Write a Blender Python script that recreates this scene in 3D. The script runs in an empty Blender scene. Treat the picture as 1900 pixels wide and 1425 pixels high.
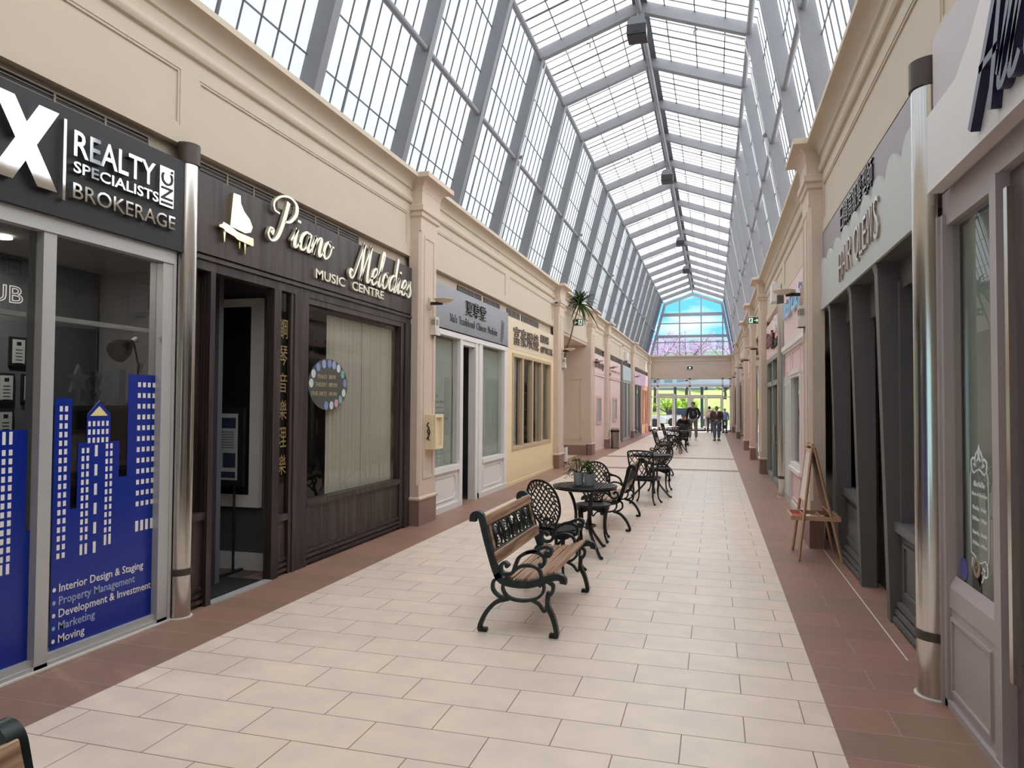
import bpy, bmesh, math, random
from mathutils import Vector, Matrix, noise
PI = math.pi
rnd = random.Random(7)
sc = bpy.context.scene
COL = sc.collection

# ------------------------------------------------------------------ camera
F_PX, YAW, PITCH, ROLL = 1321.5, 0.27635, 0.02800, 0.00578
cam_data = bpy.data.cameras.new('camera')
cam_data.sensor_fit = 'HORIZONTAL'
cam_data.sensor_width = 36.0
cam_data.lens = F_PX / 1900 * 36.0
cam_data.clip_start, cam_data.clip_end = 0.05, 400
cam = bpy.data.objects.new('camera', cam_data)
COL.objects.link(cam)
_f = Vector((-math.sin(YAW) * math.cos(PITCH), math.cos(YAW) * math.cos(PITCH), math.sin(PITCH)))
_r = Vector((math.cos(YAW), math.sin(YAW), 0))
_u = _r.cross(_f)
_r2 = math.cos(ROLL) * _r + math.sin(ROLL) * _u
_u2 = -math.sin(ROLL) * _r + math.cos(ROLL) * _u
cam.matrix_world = Matrix(((_r2.x, _u2.x, -_f.x, 0), (_r2.y, _u2.y, -_f.y, 0), (_r2.z, _u2.z, -_f.z, 1.65), (0, 0, 0, 1)))
sc.camera = cam
sc.view_settings.view_transform = 'Standard'
sc.view_settings.look = 'None'
sc.view_settings.gamma = 1
sc.view_settings.use_curve_mapping = False
sc.view_settings.exposure = 0.84
sc.cycles.use_denoising = True
sc.cycles.max_bounces = 9
sc.cycles.diffuse_bounces = 5
sc.cycles.glossy_bounces = 4
sc.cycles.transmission_bounces = 4
sc.cycles.transparent_max_bounces = 14
sc.cycles.sample_clamp_indirect = 6
sc.cycles.caustics_reflective = False
sc.cycles.caustics_refractive = False

# ------------------------------------------------------------------ world: spring sky with white clouds
SKY = 1.0
CLOUD_X = 1.7
SUN = 6.5
w = bpy.data.worlds.new('sky'); sc.world = w; w.use_nodes = True
nt = w.node_tree; N = nt.nodes; Lk = nt.links
for n in list(N): N.remove(n)
tc = N.new('ShaderNodeTexCoord'); sep = N.new('ShaderNodeSeparateXYZ'); Lk.new(tc.outputs['Generated'], sep.inputs[0])
grad = N.new('ShaderNodeValToRGB'); Lk.new(sep.outputs['Z'], grad.inputs[0])
grad.color_ramp.elements[0].position = 0.0; grad.color_ramp.elements[0].color = (0.34, 0.62, 0.70, 1)
grad.color_ramp.elements[1].position = 0.6; grad.color_ramp.elements[1].color = (0.72, 0.73, 0.75, 1)
for ps, cl_ in ((0.10, (0.13, 0.50, 0.64, 1)), (0.17, (0.12, 0.46, 0.64, 1)), (0.32, (0.66, 0.70, 0.74, 1))):
    e = grad.color_ramp.elements.new(ps); e.color = cl_
mp = N.new('ShaderNodeMapping'); mp.inputs['Scale'].default_value = (1.0, 1.0, 2.6); mp.inputs['Location'].default_value = (CLOUD_X, 0.1, 0.55)
Lk.new(tc.outputs['Generated'], mp.inputs[0])
nz = N.new('ShaderNodeTexNoise'); nz.inputs['Scale'].default_value = 3.2; nz.inputs['Detail'].default_value = 7; nz.inputs['Roughness'].default_value = 0.55
Lk.new(mp.outputs[0], nz.inputs[0])
cr = N.new('ShaderNodeValToRGB'); Lk.new(nz.outputs[0], cr.inputs[0])
cr.color_ramp.elements[0].position = 0.47; cr.color_ramp.elements[1].position = 0.56
mx = N.new('ShaderNodeMixRGB'); Lk.new(cr.outputs[0], mx.inputs[0]); Lk.new(grad.outputs[0], mx.inputs[1]); mx.inputs[2].default_value = (0.82, 0.82, 0.84, 1)
bg = N.new('ShaderNodeBackground'); Lk.new(mx.outputs[0], bg.inputs[0]); bg.inputs[1].default_value = SKY
out = N.new('ShaderNodeOutputWorld'); Lk.new(bg.outputs[0], out.inputs[0])

sun_d = bpy.data.lights.new('sun', 'SUN'); sun_d.energy = SUN; sun_d.angle = 0.02; sun_d.color = (1.0, 0.98, 0.96)
sun = bpy.data.objects.new('sun', sun_d); COL.objects.link(sun)
SUN_DIR = Vector((0.42, 0.50, 0.76)).normalized()          # towards the sun
sun.rotation_euler = SUN_DIR.to_track_quat('Z', 'Y').to_euler()

# ------------------------------------------------------------------ helpers
def s2l(c):
    c = c / 255.0
    return c / 12.92 if c <= 0.04045 else ((c + 0.055) / 1.055) ** 2.4
def rgb(*c): return tuple(s2l(v) for v in c) + (1.0,)

def newmat(name):
    m = bpy.data.materials.new(name); m.use_nodes = True
    nt = m.node_tree
    for n in list(nt.nodes): nt.nodes.remove(n)
    o = nt.nodes.new('ShaderNodeOutputMaterial')
    return m, nt, o

def pm(name, col, rough=0.5, metal=0.0, var=0.06, scale=6.0, bump=0.0, stretch=(1, 1, 1), col2=None, coat=0.0, spec=0.5, emit=None):
    """painted / metal / stone material: base colour mottled by stretched noise, optional bump"""
    m, nt, o = newmat(name)
    b = nt.nodes.new('ShaderNodeBsdfPrincipled'); nt.links.new(b.outputs[0], o.inputs[0])
    t = nt.nodes.new('ShaderNodeTexCoord'); mp = nt.nodes.new('ShaderNodeMapping'); mp.inputs['Scale'].default_value = stretch
    nt.links.new(t.outputs['Object'], mp.inputs[0])
    n = nt.nodes.new('ShaderNodeTexNoise'); n.inputs['Scale'].default_value = scale; n.inputs['Detail'].default_value = 5
    nt.links.new(mp.outputs[0], n.inputs[0])
    mix = nt.nodes.new('ShaderNodeMixRGB')
    c = rgb(*col)
    if col2 is not None:
        a, d = c, rgb(*col2)
        r = nt.nodes.new('ShaderNodeValToRGB'); r.color_ramp.elements[0].position = 0.35; r.color_ramp.elements[1].position = 0.65
        nt.links.new(n.outputs[0], r.inputs[0]); nt.links.new(r.outputs[0], mix.inputs[0])
    else:
        a = tuple(min(1, v * (1 + var)) for v in c[:3]) + (1,); d = tuple(v * (1 - var) for v in c[:3]) + (1,)
        nt.links.new(n.outputs[0], mix.inputs[0])
    mix.inputs[1].default_value = a; mix.inputs[2].default_value = d
    nt.links.new(mix.outputs[0], b.inputs['Base Color'])
    b.inputs['Roughness'].default_value = rough; b.inputs['Metallic'].default_value = metal
    b.inputs['Specular IOR Level'].default_value = spec
    if coat: b.inputs['Coat Weight'].default_value = coat; b.inputs['Coat Roughness'].default_value = 0.1
    if bump:
        bp = nt.nodes.new('ShaderNodeBump'); bp.inputs['Strength'].default_value = bump; bp.inputs['Distance'].default_value = 0.01
        nt.links.new(n.outputs[0], bp.inputs['Height']); nt.links.new(bp.outputs[0], b.inputs['Normal'])
    if emit:
        b.inputs['Emission Color'].default_value = rgb(*emit[0]); b.inputs['Emission Strength'].default_value = emit[1]
    return m

def glassmat(name, tint=(255, 255, 255), ior=1.45, rough=0.0, extra=0.0):
    """clear pane: fresnel mix of a tinted transparent and a sharp reflection"""
    m, nt, o = newmat(name)
    tr = nt.nodes.new('ShaderNodeBsdfTransparent'); tr.inputs[0].default_value = rgb(*tint)
    gl = nt.nodes.new('ShaderNodeBsdfGlossy'); gl.inputs['Roughness'].default_value = rough
    fr = nt.nodes.new('ShaderNodeFresnel'); fr.inputs[0].default_value = ior
    ma = nt.nodes.new('ShaderNodeMath'); ma.operation = 'MULTIPLY_ADD'; ma.inputs[1].default_value = 0.8; ma.inputs[2].default_value = extra
    nt.links.new(fr.outputs[0], ma.inputs[0])
    ge = nt.nodes.new('ShaderNodeNewGeometry'); iv = nt.nodes.new('ShaderNodeMath'); iv.operation = 'SUBTRACT'; iv.inputs[0].default_value = 1.0; nt.links.new(ge.outputs['Backfacing'], iv.inputs[1])
    mu = nt.nodes.new('ShaderNodeMath'); mu.operation = 'MULTIPLY'; nt.links.new(ma.outputs[0], mu.inputs[0]); nt.links.new(iv.outputs[0], mu.inputs[1])   # each pane face mirrors once, on its outside
    mx = nt.nodes.new('ShaderNodeMixShader'); nt.links.new(mu.outputs[0], mx.inputs[0])
    nt.links.new(tr.outputs[0], mx.inputs[1]); nt.links.new(gl.outputs[0], mx.inputs[2]); nt.links.new(mx.outputs[0], o.inputs[0])
    return m

def transmat(name, col, trans=0.8, scale=2.0, var=0.05, stretch=(1, 1, 1)):
    """translucent sheet (fibreglass glazing, sheer curtain, leaf)"""
    m, nt, o = newmat(name)
    t = nt.nodes.new('ShaderNodeTexCoord'); mp = nt.nodes.new('ShaderNodeMapping'); mp.inputs['Scale'].default_value = stretch
    nt.links.new(t.outputs['Object'], mp.inputs[0])
    n = nt.nodes.new('ShaderNodeTexNoise'); n.inputs['Scale'].default_value = scale; n.inputs['Detail'].default_value = 4; nt.links.new(mp.outputs[0], n.inputs[0])
    mix = nt.nodes.new('ShaderNodeMixRGB'); nt.links.new(n.outputs[0], mix.inputs[0])
    c = rgb(*col); mix.inputs[1].default_value = tuple(min(1, v * (1 + var)) for v in c[:3]) + (1,); mix.inputs[2].default_value = tuple(v * (1 - var) for v in c[:3]) + (1,)
    df = nt.nodes.new('ShaderNodeBsdfDiffuse'); tl = nt.nodes.new('ShaderNodeBsdfTranslucent')
    nt.links.new(mix.outputs[0], df.inputs[0]); nt.links.new(mix.outputs[0], tl.inputs[0])
    mx = nt.nodes.new('ShaderNodeMixShader'); mx.inputs[0].default_value = trans
    nt.links.new(df.outputs[0], mx.inputs[1]); nt.links.new(tl.outputs[0], mx.inputs[2]); nt.links.new(mx.outputs[0], o.inputs[0])
    return m

class MB:
    """collects shapes, then links them as ONE mesh object"""
    def __init__(s, side=None, k=1.0):
        s.v = []; s.f = []; s.mi = []; s.m = 0; s.side = side; s.k = k
    def P(s, u, z, w):
        # wall coordinates: u along the corridor, z up, w out of the wall (k scales the spacing a little for glass set back from the wall face)
        if s.k != 1.0: u, z = u * s.k, 1.65 + (z - 1.65) * s.k
        if s.side == 'L': return (L + w, u, z)
        if s.side == 'R': return (R - w, u, z)
        if s.side == 'E': return (u, YE - w, z)
        if s.side == 'N': return (u, w, z)
        return (u, w, z)
    def add(s, vs, fs):
        o = len(s.v); s.v += [tuple(p) for p in vs]; s.f += [tuple(i + o for i in f) for f in fs]; s.mi += [s.m] * len(fs)
        return s
    def box(s, x0, x1, y0, y1, z0, z1):
        s.add([(x0, y0, z0), (x1, y0, z0), (x1, y1, z0), (x0, y1, z0), (x0, y0, z1), (x1, y0, z1), (x1, y1, z1), (x0, y1, z1)],
              [(0, 3, 2, 1), (4, 5, 6, 7), (0, 1, 5, 4), (1, 2, 6, 5), (2, 3, 7, 6), (3, 0, 4, 7)]); return s
    def wb(s, u0, u1, z0, z1, w0, w1):
        a = s.P(u0, z0, w0); b = s.P(u1, z1, w1)
        return s.box(min(a[0], b[0]), max(a[0], b[0]), min(a[1], b[1]), max(a[1], b[1]), min(a[2], b[2]), max(a[2], b[2]))
    def frame(s, u0, u1, z0, z1, w0, w1, t):
        s.wb(u0, u1, z0, z0 + t, w0, w1); s.wb(u0, u1, z1 - t, z1, w0, w1); s.wb(u0, u0 + t, z0 + t, z1 - t, w0, w1); s.wb(u1 - t, u1, z0 + t, z1 - t, w0, w1); return s
    def poly(s, pts, w0, w1):
        """outline in (u, z) extruded from w0 to w1"""
        n = len(pts); vs = [s.P(u, z, w0) for u, z in pts] + [s.P(u, z, w1) for u, z in pts]
        return s.add(vs, [tuple(range(n)), tuple(range(2 * n - 1, n - 1, -1))] + [(i, i + n, (i + 1) % n + n, (i + 1) % n) for i in range(n)])
    def prism(s, pts, vec):
        n = len(pts); vec = Vector(vec); vs = [Vector(p) for p in pts]; vs += [p + vec for p in vs]
        return s.add(vs, [tuple(range(n)), tuple(range(2 * n - 1, n - 1, -1))] + [(i, i + n, (i + 1) % n + n, (i + 1) % n) for i in range(n)])
    def tube(s, pts, r, seg=8, closed=False, flat=None):
        pts = [Vector(p) for p in pts]; n = len(pts)
        rs = r if isinstance(r, (list, tuple)) else [r] * n
        rings = []
        up = None
        for i in range(n):
            a = pts[i - 1] if (i > 0 or closed) else pts[i]; b = pts[(i + 1) % n] if (i < n - 1 or closed) else pts[i]
            t = (b - a)
            t = t.normalized() if t.length > 1e-9 else Vector((0, 0, 1))
            if up is None:
                ref = Vector((0, 0, 1)) if abs(t.z) < 0.9 else Vector((1, 0, 0)); x = t.cross(ref).normalized()
            else:
                x = up - t * up.dot(t); x = x.normalized() if x.length > 1e-6 else t.orthogonal().normalized()
            up = x; y = t.cross(x)
            rings.append([pts[i] + rs[i] * (math.cos(2 * PI * k / seg) * x + math.sin(2 * PI * k / seg) * y) for k in range(seg)])
        vs = [p for ring in rings for p in ring]; fs = []
        for i in range(n if closed else n - 1):
            j = (i + 1) % n
            for k in range(seg):
                fs.append((i * seg + k, i * seg + (k + 1) % seg, j * seg + (k + 1) % seg, j * seg + k))
        if not closed: fs += [tuple(range(seg - 1, -1, -1)), tuple((n - 1) * seg + k for k in range(seg))]
        return s.add(vs, fs)
    def band(s, pts, width, thick, plane='xz', at=0.0, closed=False):
        """flat casting: 2-D path with thickness in its plane, extruded by width across it"""
        n = len(pts); th = thick if isinstance(thick, (list, tuple)) else [thick] * n
        q = [Vector((p[0], p[1])) for p in pts]; Ls = []; Rs = []
        for i in range(n):
            a = q[i - 1] if (i > 0 or closed) else q[i]; b = q[(i + 1) % n] if (i < n - 1 or closed) else q[i]
            t = b - a; t = t.normalized() if t.length > 1e-9 else Vector((1, 0)); nrm = Vector((-t.y, t.x))
            Ls.append(q[i] + nrm * th[i] / 2); Rs.append(q[i] - nrm * th[i] / 2)
        def mp(p, d):
            return (p.x, at + d, p.y) if plane == 'xz' else ((at + d, p.x, p.y) if plane == 'yz' else (p.x, p.y, at + d))
        h = width / 2; vs = []
        for i in range(n): vs += [mp(Ls[i], -h), mp(Rs[i], -h), mp(Rs[i], h), mp(Ls[i], h)]
        fs = []
        for i in range(n if closed else n - 1):
            a = i * 4; b = ((i + 1) % n) * 4
            for k in range(4): fs.append((a + k, a + (k + 1) % 4, b + (k + 1) % 4, b + k))
        if not closed: fs += [(3, 2, 1, 0), tuple((n - 1) * 4 + k for k in range(4))]
        return s.add(vs, fs)
    def lathe(s, prof, c=(0, 0, 0), seg=20, axis='z'):
        vs = []; n = len(prof)
        for r, z in prof:
            for k in range(seg):
                a = 2 * PI * k / seg; x, y = r * math.cos(a), r * math.sin(a)
                p = (x, y, z) if axis == 'z' else ((z, x, y) if axis == 'x' else (x, z, y))
                vs.append((c[0] + p[0], c[1] + p[1], c[2] + p[2]))
        fs = []
        for i in range(n - 1):
            for k in range(seg): fs.append((i * seg + k, i * seg + (k + 1) % seg, (i + 1) * seg + (k + 1) % seg, (i + 1) * seg + k))
        fs += [tuple(range(seg - 1, -1, -1)), tuple((n - 1) * seg + k for k in range(seg))]
        return s.add(vs, fs)
    def sweep(s, prof, u0, u1):
        """profile in (w, z) swept along the wall from u0 to u1"""
        n = len(prof); vs = [s.P(u0, z, w) for w, z in prof] + [s.P(u1, z, w) for w, z in prof]
        return s.add(vs, [tuple(range(n)), tuple(range(2 * n - 1, n - 1, -1))] + [(i, i + n, (i + 1) % n + n, (i + 1) % n) for i in range(n)])
    def build(s, name, mats, parent=None, smooth=None, loc=None):
        me = bpy.data.meshes.new(name); me.from_pydata(s.v, [], s.f)
        for m in (mats if isinstance(mats, (list, tuple)) else [mats]): me.materials.append(m)
        if any(s.mi): me.polygons.foreach_set('material_index', s.mi)
        bm = bmesh.new(); bm.from_mesh(me); bmesh.ops.recalc_face_normals(bm, faces=bm.faces); bm.to_mesh(me); bm.free()
        if smooth is not None:
            me.polygons.foreach_set('use_smooth', [True] * len(me.polygons)); me.set_sharp_from_angle(angle=math.radians(smooth))
        o = bpy.data.objects.new(name, me); COL.objects.link(o)
        if parent is not None: o.parent = parent
        if loc is not None: o.location = loc
        return o

def tag(o, label, cat, group=None, kind=None):
    o['label'] = label; o['category'] = cat
    if group: o['group'] = group
    if kind: o['kind'] = kind
    return o
def thing(name, label, cat, loc=(0, 0, 0), rz=0.0, group=None):
    o = bpy.data.objects.new(name, None); COL.objects.link(o); o.location = loc; o.rotation_euler = (0, 0, rz)
    return tag(o, label, cat, group)
def struct(o, label, cat='setting', group=None): return tag(o, label, cat, group, 'structure')
def dup(root, loc, rz, label, group=None):
    """copy a thing, its parts and their sub-parts (meshes shared)"""
    r = root.copy(); COL.objects.link(r); r.location = loc; r.rotation_euler = (0, 0, rz); r['label'] = label
    if group: r['group'] = group
    for ch in list(root.children):
        c = ch.copy(); COL.objects.link(c); c.parent = r
        for g in list(ch.children):
            d = g.copy(); COL.objects.link(d); d.parent = c
    return r
def spline(pts, n=6, closed=False):
    """Catmull-Rom through 2-D or 3-D points"""
    P = [Vector(p) for p in pts]; m = len(P); out = []
    for i in range(m if closed else m - 1):
        p0 = P[i - 1] if (i > 0 or closed) else P[i]; p1 = P[i]; p2 = P[(i + 1) % m]; p3 = P[(i + 2) % m] if (i + 2 < m or closed) else P[(i + 1) % m]
        for k in range(n):
            t = k / n
            out.append(0.5 * ((2 * p1) + (p2 - p0) * t + (2 * p0 - 5 * p1 + 4 * p2 - p3) * t * t + (3 * p1 - p0 - 3 * p2 + p3) * t ** 3))
    if not closed: out.append(P[-1].copy())
    return out
def text_mesh(body, extrude=0.0, res=3, shear=0.0, outline=0.0, bold=0.0, spacing=1.0):
    """font outline -> (verts, faces) normalised to a unit-high box"""
    c = bpy.data.curves.new('lettering', 'FONT'); c.body = body; c.resolution_u = res; c.shear = shear; c.space_character = spacing
    c.extrude = 0.02 if not outline else 0.0; c.offset = bold
    if outline: c.fill_mode = 'NONE'; c.bevel_depth = outline; c.bevel_resolution = 0
    o = bpy.data.objects.new('lettering', c); COL.objects.link(o)
    dg = bpy.context.evaluated_depsgraph_get(); me = bpy.data.meshes.new_from_object(o.evaluated_get(dg))
    vs = [v.co.copy() for v in me.vertices]; fs = [tuple(p.vertices) for p in me.polygons]
    bpy.data.objects.remove(o); bpy.data.curves.remove(c); bpy.data.meshes.remove(me)
    return vs, fs
def put_text(mb, body, u0, u1, z0, z1, w0, w1, **kw):
    """lay lettering into the box u0..u1 x z0..z1 on the MB's wall (u0 is where reading starts)"""
    vs, fs = text_mesh(body, **kw)
    xs = [v.x for v in vs]; ys = [v.y for v in vs]; zs = [v.z for v in vs]
    X0, X1, Y0, Y1, Z0, Z1 = min(xs), max(xs), min(ys), max(ys), min(zs), max(zs)
    mb.add([mb.P(u0 + (v.x - X0) / (X1 - X0) * (u1 - u0), z0 + (v.y - Y0) / (Y1 - Y0) * (z1 - z0), w0 + (v.z - Z0) / max(1e-6, Z1 - Z0) * (w1 - w0)) for v in vs], fs)
    return mb
def put_stroke(mb, pts, w0, w1, tmin, tmax, n=6, down=True):
    """broad-nib pen stroke in (u, z): thick on downstrokes, hairline on upstrokes"""
    q = spline(pts, n); m = len(q); Ls = []; Rs = []
    for i in range(m):
        t = (q[min(m - 1, i + 1)] - q[max(0, i - 1)]); t = t.normalized() if t.length > 1e-9 else Vector((1, 0))
        k = abs(t.y) ** 1.6 * (1.0 if t.y < 0 or not down else 0.25)
        nx = Vector((-t.y, t.x)) * (tmin + (tmax - tmin) * k) / 2
        Ls.append(q[i] + nx); Rs.append(q[i] - nx)
    vs = []
    for i in range(m): vs += [mb.P(Ls[i].x, Ls[i].y, w0), mb.P(Rs[i].x, Rs[i].y, w0), mb.P(Rs[i].x, Rs[i].y, w1), mb.P(Ls[i].x, Ls[i].y, w1)]
    fs = []
    for i in range(m - 1):
        for k in range(4): fs.append((i * 4 + k, i * 4 + (k + 1) % 4, i * 4 + 4 + (k + 1) % 4, i * 4 + 4 + k))
    fs += [(3, 2, 1, 0), tuple((m - 1) * 4 + k for k in range(4))]
    mb.add(vs, fs)

# ------------------------------------------------------------------ sizes of the place (metres)
L, R, YE, YB = -3.97, 1.22, 45.8, -6.0       # wall faces left / right, entrance end, back end
LP, RP = 0.15, 0.15                          # pilaster projection
ZF0, ZF1, ZC = 3.65, 4.40, 4.73              # fascia bottom / top, cornice top

# ------------------------------------------------------------------ materials
M = {}
M['stucco'] = pm('beige_stucco', (201, 187, 168), 0.85, var=0.05, scale=3, bump=0.05)
M['stone'] = pm('speckled_beige_plaster', (206, 187, 170), 0.8, var=0.10, scale=26, bump=0.12)
M['brown_tile'] = pm('brown_porcelain', (138, 110, 98), 0.45, var=0.10, scale=9, stretch=(1, 1, 6))
M['steel'] = pm('grey_painted_steel', (122, 122, 126), 0.5, var=0.05, scale=3)
M['darkbar'] = pm('dark_grid_bar', (84, 88, 92), 0.5, var=0.04)
M['panel'] = transmat('translucent_fibreglass', (240, 243, 247), 0.86, 1.4, 0.07, (1, 0.6, 1))
M['clear'] = glassmat('clear_glass', (250, 253, 253))
M['blue_glass'] = glassmat('blue_tinted_glass', (112, 124, 190), extra=0.05)
M['shop_glass'] = glassmat('shop_glass', (246, 247, 245), extra=0.02)
M['dim_glass'] = glassmat('dim_shop_glass', (216, 217, 216), extra=0.02)
M['chrome'] = pm('polished_chrome', (204, 201, 197), 0.18, 1.0, var=0.12, scale=3, stretch=(6, 6, 0.5), bump=0.03)
M['bronze_band'] = pm('dark_brown_band', (74, 64, 58), 0.4, 0.3, var=0.1)
M['alu'] = pm('brushed_aluminium', (186, 186, 184), 0.38, 0.25, var=0.05, scale=5)
M['white'] = pm('white_paint', (226, 222, 218), 0.5, var=0.03)
M['entrance_paint'] = pm('light_grey_entrance_paint', (206, 205, 202), 0.45, var=0.03)
M['black'] = pm('black_board', (27, 27, 31), 0.5, var=0.05)
M['mirror'] = pm('mirror_chrome_letters', (235, 236, 236), 0.06, 1.0, var=0.02)
M['blue_vinyl'] = pm('blue_vinyl', (8, 40, 138), 0.25, var=0.08, scale=2)
M['white_vinyl'] = pm('white_vinyl', (232, 228, 220), 0.5, var=0.03)
M['grey_vinyl'] = pm('grey_vinyl', (160, 172, 200), 0.5, var=0.03)
M['gold'] = pm('polished_gold', (236, 226, 184), 0.12, 1.0, var=0.06, scale=4)
M['cream_metal'] = pm('cream_gold_letters', (232, 226, 205), 0.25, 0.6, var=0.05)
M['grout_white'] = pm('white_caulk', (225, 222, 216), 0.6)
def oak(name, a, b, rough=0.45, stretch=(9, 9, 0.7), sc_=2.2):
    m, nt, o = newmat(name)
    bs = nt.nodes.new('ShaderNodeBsdfPrincipled'); nt.links.new(bs.outputs[0], o.inputs[0])
    t = nt.nodes.new('ShaderNodeTexCoord'); mp = nt.nodes.new('ShaderNodeMapping'); mp.inputs['Scale'].default_value = stretch
    nt.links.new(t.outputs['Object'], mp.inputs[0])
    n = nt.nodes.new('ShaderNodeTexNoise'); n.inputs['Scale'].default_value = sc_; n.inputs['Detail'].default_value = 6; n.inputs['Distortion'].default_value = 0.8; nt.links.new(mp.outputs[0], n.inputs[0])
    wv = nt.nodes.new('ShaderNodeTexWave'); wv.inputs['Scale'].default_value = 1.2; wv.inputs['Distortion'].default_value = 7; wv.inputs['Detail'].default_value = 3; nt.links.new(mp.outputs[0], wv.inputs[0])
    mm = nt.nodes.new('ShaderNodeMixRGB'); mm.inputs[0].default_value = 0.4; nt.links.new(n.outputs[0], mm.inputs[1]); nt.links.new(wv.outputs[0], mm.inputs[2])
    r = nt.nodes.new('ShaderNodeValToRGB'); r.color_ramp.elements[0].position = 0.25; r.color_ramp.elements[1].position = 0.75
    r.color_ramp.elements[0].color = rgb(*a); r.color_ramp.elements[1].color = rgb(*b)
    nt.links.new(mm.outputs[0], r.inputs[0]); nt.links.new(r.outputs[0], bs.inputs['Base Color']); bs.inputs['Roughness'].default_value = rough
    return m
M['dark_oak'] = oak('dark_stained_oak', (34, 26, 25), (72, 58, 56))
M['bench_wood'] = oak('weathered_bench_wood', (112, 78, 58), (196, 160, 128), 0.55, (12, 0.8, 12), 2.0)
M['iron'] = pm('green_black_iron', (26, 33, 32), 0.35, 0.35, var=0.25, scale=14, col2=(30, 46, 44))
M['black_iron'] = pm('black_cast_aluminium', (30, 27, 28), 0.32, 0.4, var=0.2, scale=12)
# ------------------------------------------------------------------ floor
def tile_mat(name, c1, c2, mortar, bw, rh, off, msize, loc, rough, extra=None, mottle=0.5):
    m, nt, o = newmat(name)
    b = nt.nodes.new('ShaderNodeBsdfPrincipled'); nt.links.new(b.outputs[0], o.inputs[0])
    t = nt.nodes.new('ShaderNodeTexCoord'); mp = nt.nodes.new('ShaderNodeMapping'); mp.inputs['Location'].default_value = loc
    nt.links.new(t.outputs['Object'], mp.inputs[0])
    br = nt.nodes.new('ShaderNodeTexBrick'); nt.links.new(mp.outputs[0], br.inputs[0])
    br.offset = off; br.offset_frequency = 2; br.squash = 1
    br.inputs['Color1'].default_value = rgb(*c1); br.inputs['Color2'].default_value = rgb(*c2); br.inputs['Mortar'].default_value = rgb(*mortar)
    br.inputs['Scale'].default_value = 1; br.inputs['Brick Width'].default_value = bw; br.inputs['Row Height'].default_value = rh
    br.inputs['Mortar Size'].default_value = msize; br.inputs['Mortar Smooth'].default_value = 0.2; br.inputs['Bias'].default_value = 0
    n = nt.nodes.new('ShaderNodeTexNoise'); n.inputs['Scale'].default_value = 5; n.inputs['Detail'].default_value = 6
    m2 = nt.nodes.new('ShaderNodeMapping'); m2.inputs['Scale'].default_value = extra or (1, 1, 1); nt.links.new(t.outputs['Object'], m2.inputs[0]); nt.links.new(m2.outputs[0], n.inputs[0])
    r = nt.nodes.new('ShaderNodeValToRGB'); r.color_ramp.elements[0].position = 0.3; r.color_ramp.elements[1].position = 0.7
    r.color_ramp.elements[0].color = (0.82, 0.82, 0.84, 1); r.color_ramp.elements[1].color = (1.06, 1.04, 1.02, 1); nt.links.new(n.outputs[0], r.inputs[0])
    mu = nt.nodes.new('ShaderNodeMixRGB'); mu.blend_type = 'MULTIPLY'; mu.inputs[0].default_value = mottle
    nt.links.new(br.outputs['Color'], mu.inputs[1]); nt.links.new(r.outputs[0], mu.inputs[2]); nt.links.new(mu.outputs[0], b.inputs['Base Color'])
    b.inputs['Roughness'].default_value = rough; b.inputs['Specular IOR Level'].default_value = 0.35
    bp = nt.nodes.new('ShaderNodeBump'); bp.inputs['Strength'].default_value = 0.25; bp.inputs['Distance'].default_value = 0.002; bp.invert = True
    nt.links.new(br.outputs['Fac'], bp.inputs['Height']); nt.links.new(bp.outputs[0], b.inputs['Normal'])
    return m
M['cream_tile'] = tile_mat('cream_porcelain_tiles', (236, 217, 199), (229, 210, 193), (134, 106, 84), 0.61, 0.305, 0.5, 0.0032, (3.21 + 0.305, -2.797 + 30.5, 0), 0.34)
M['brown_floor'] = tile_mat('brown_woodlook_tiles', (162, 122, 108), (146, 118, 100), (200, 172, 156), 2.4, 0.305, 0.5, 0.0016, (0.3, -2.787 + 30.5, 0), 0.42, (1.2, 12, 1), 0.9)
TL, TR = -3.36, 0.59
b = MB(); b.m = 1
b.box(L - 0.3, TL, YB, 50, -0.08, 0); b.box(TR, R + 0.3, YB, 50, -0.08, 0)
ys = [YB, 18.5, 18.95, 22.6, 23.1, 50]
for i in range(5):
    b.m = 1 if i in (1, 3) else 0
    b.box(TL, TR, ys[i], ys[i + 1], -0.08, 0)
b.m = 0; b.box(-5.6, L - 0.3, 18.75, 23.0, -0.08, 0)
struct(b.build('floor', [M['cream_tile'], M['brown_floor']]), 'cream running-bond tile floor with brown tile borders and two brown cross strips', 'floor')
b = MB(); b.box(R - 0.018, R - 0.010, 5.2, 9.0, -0.0, 0.0016)
struct(b.build('trim_1', M['grout_white']), 'thin pale joint line in the brown floor before the dark storefront', 'trim')

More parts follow.
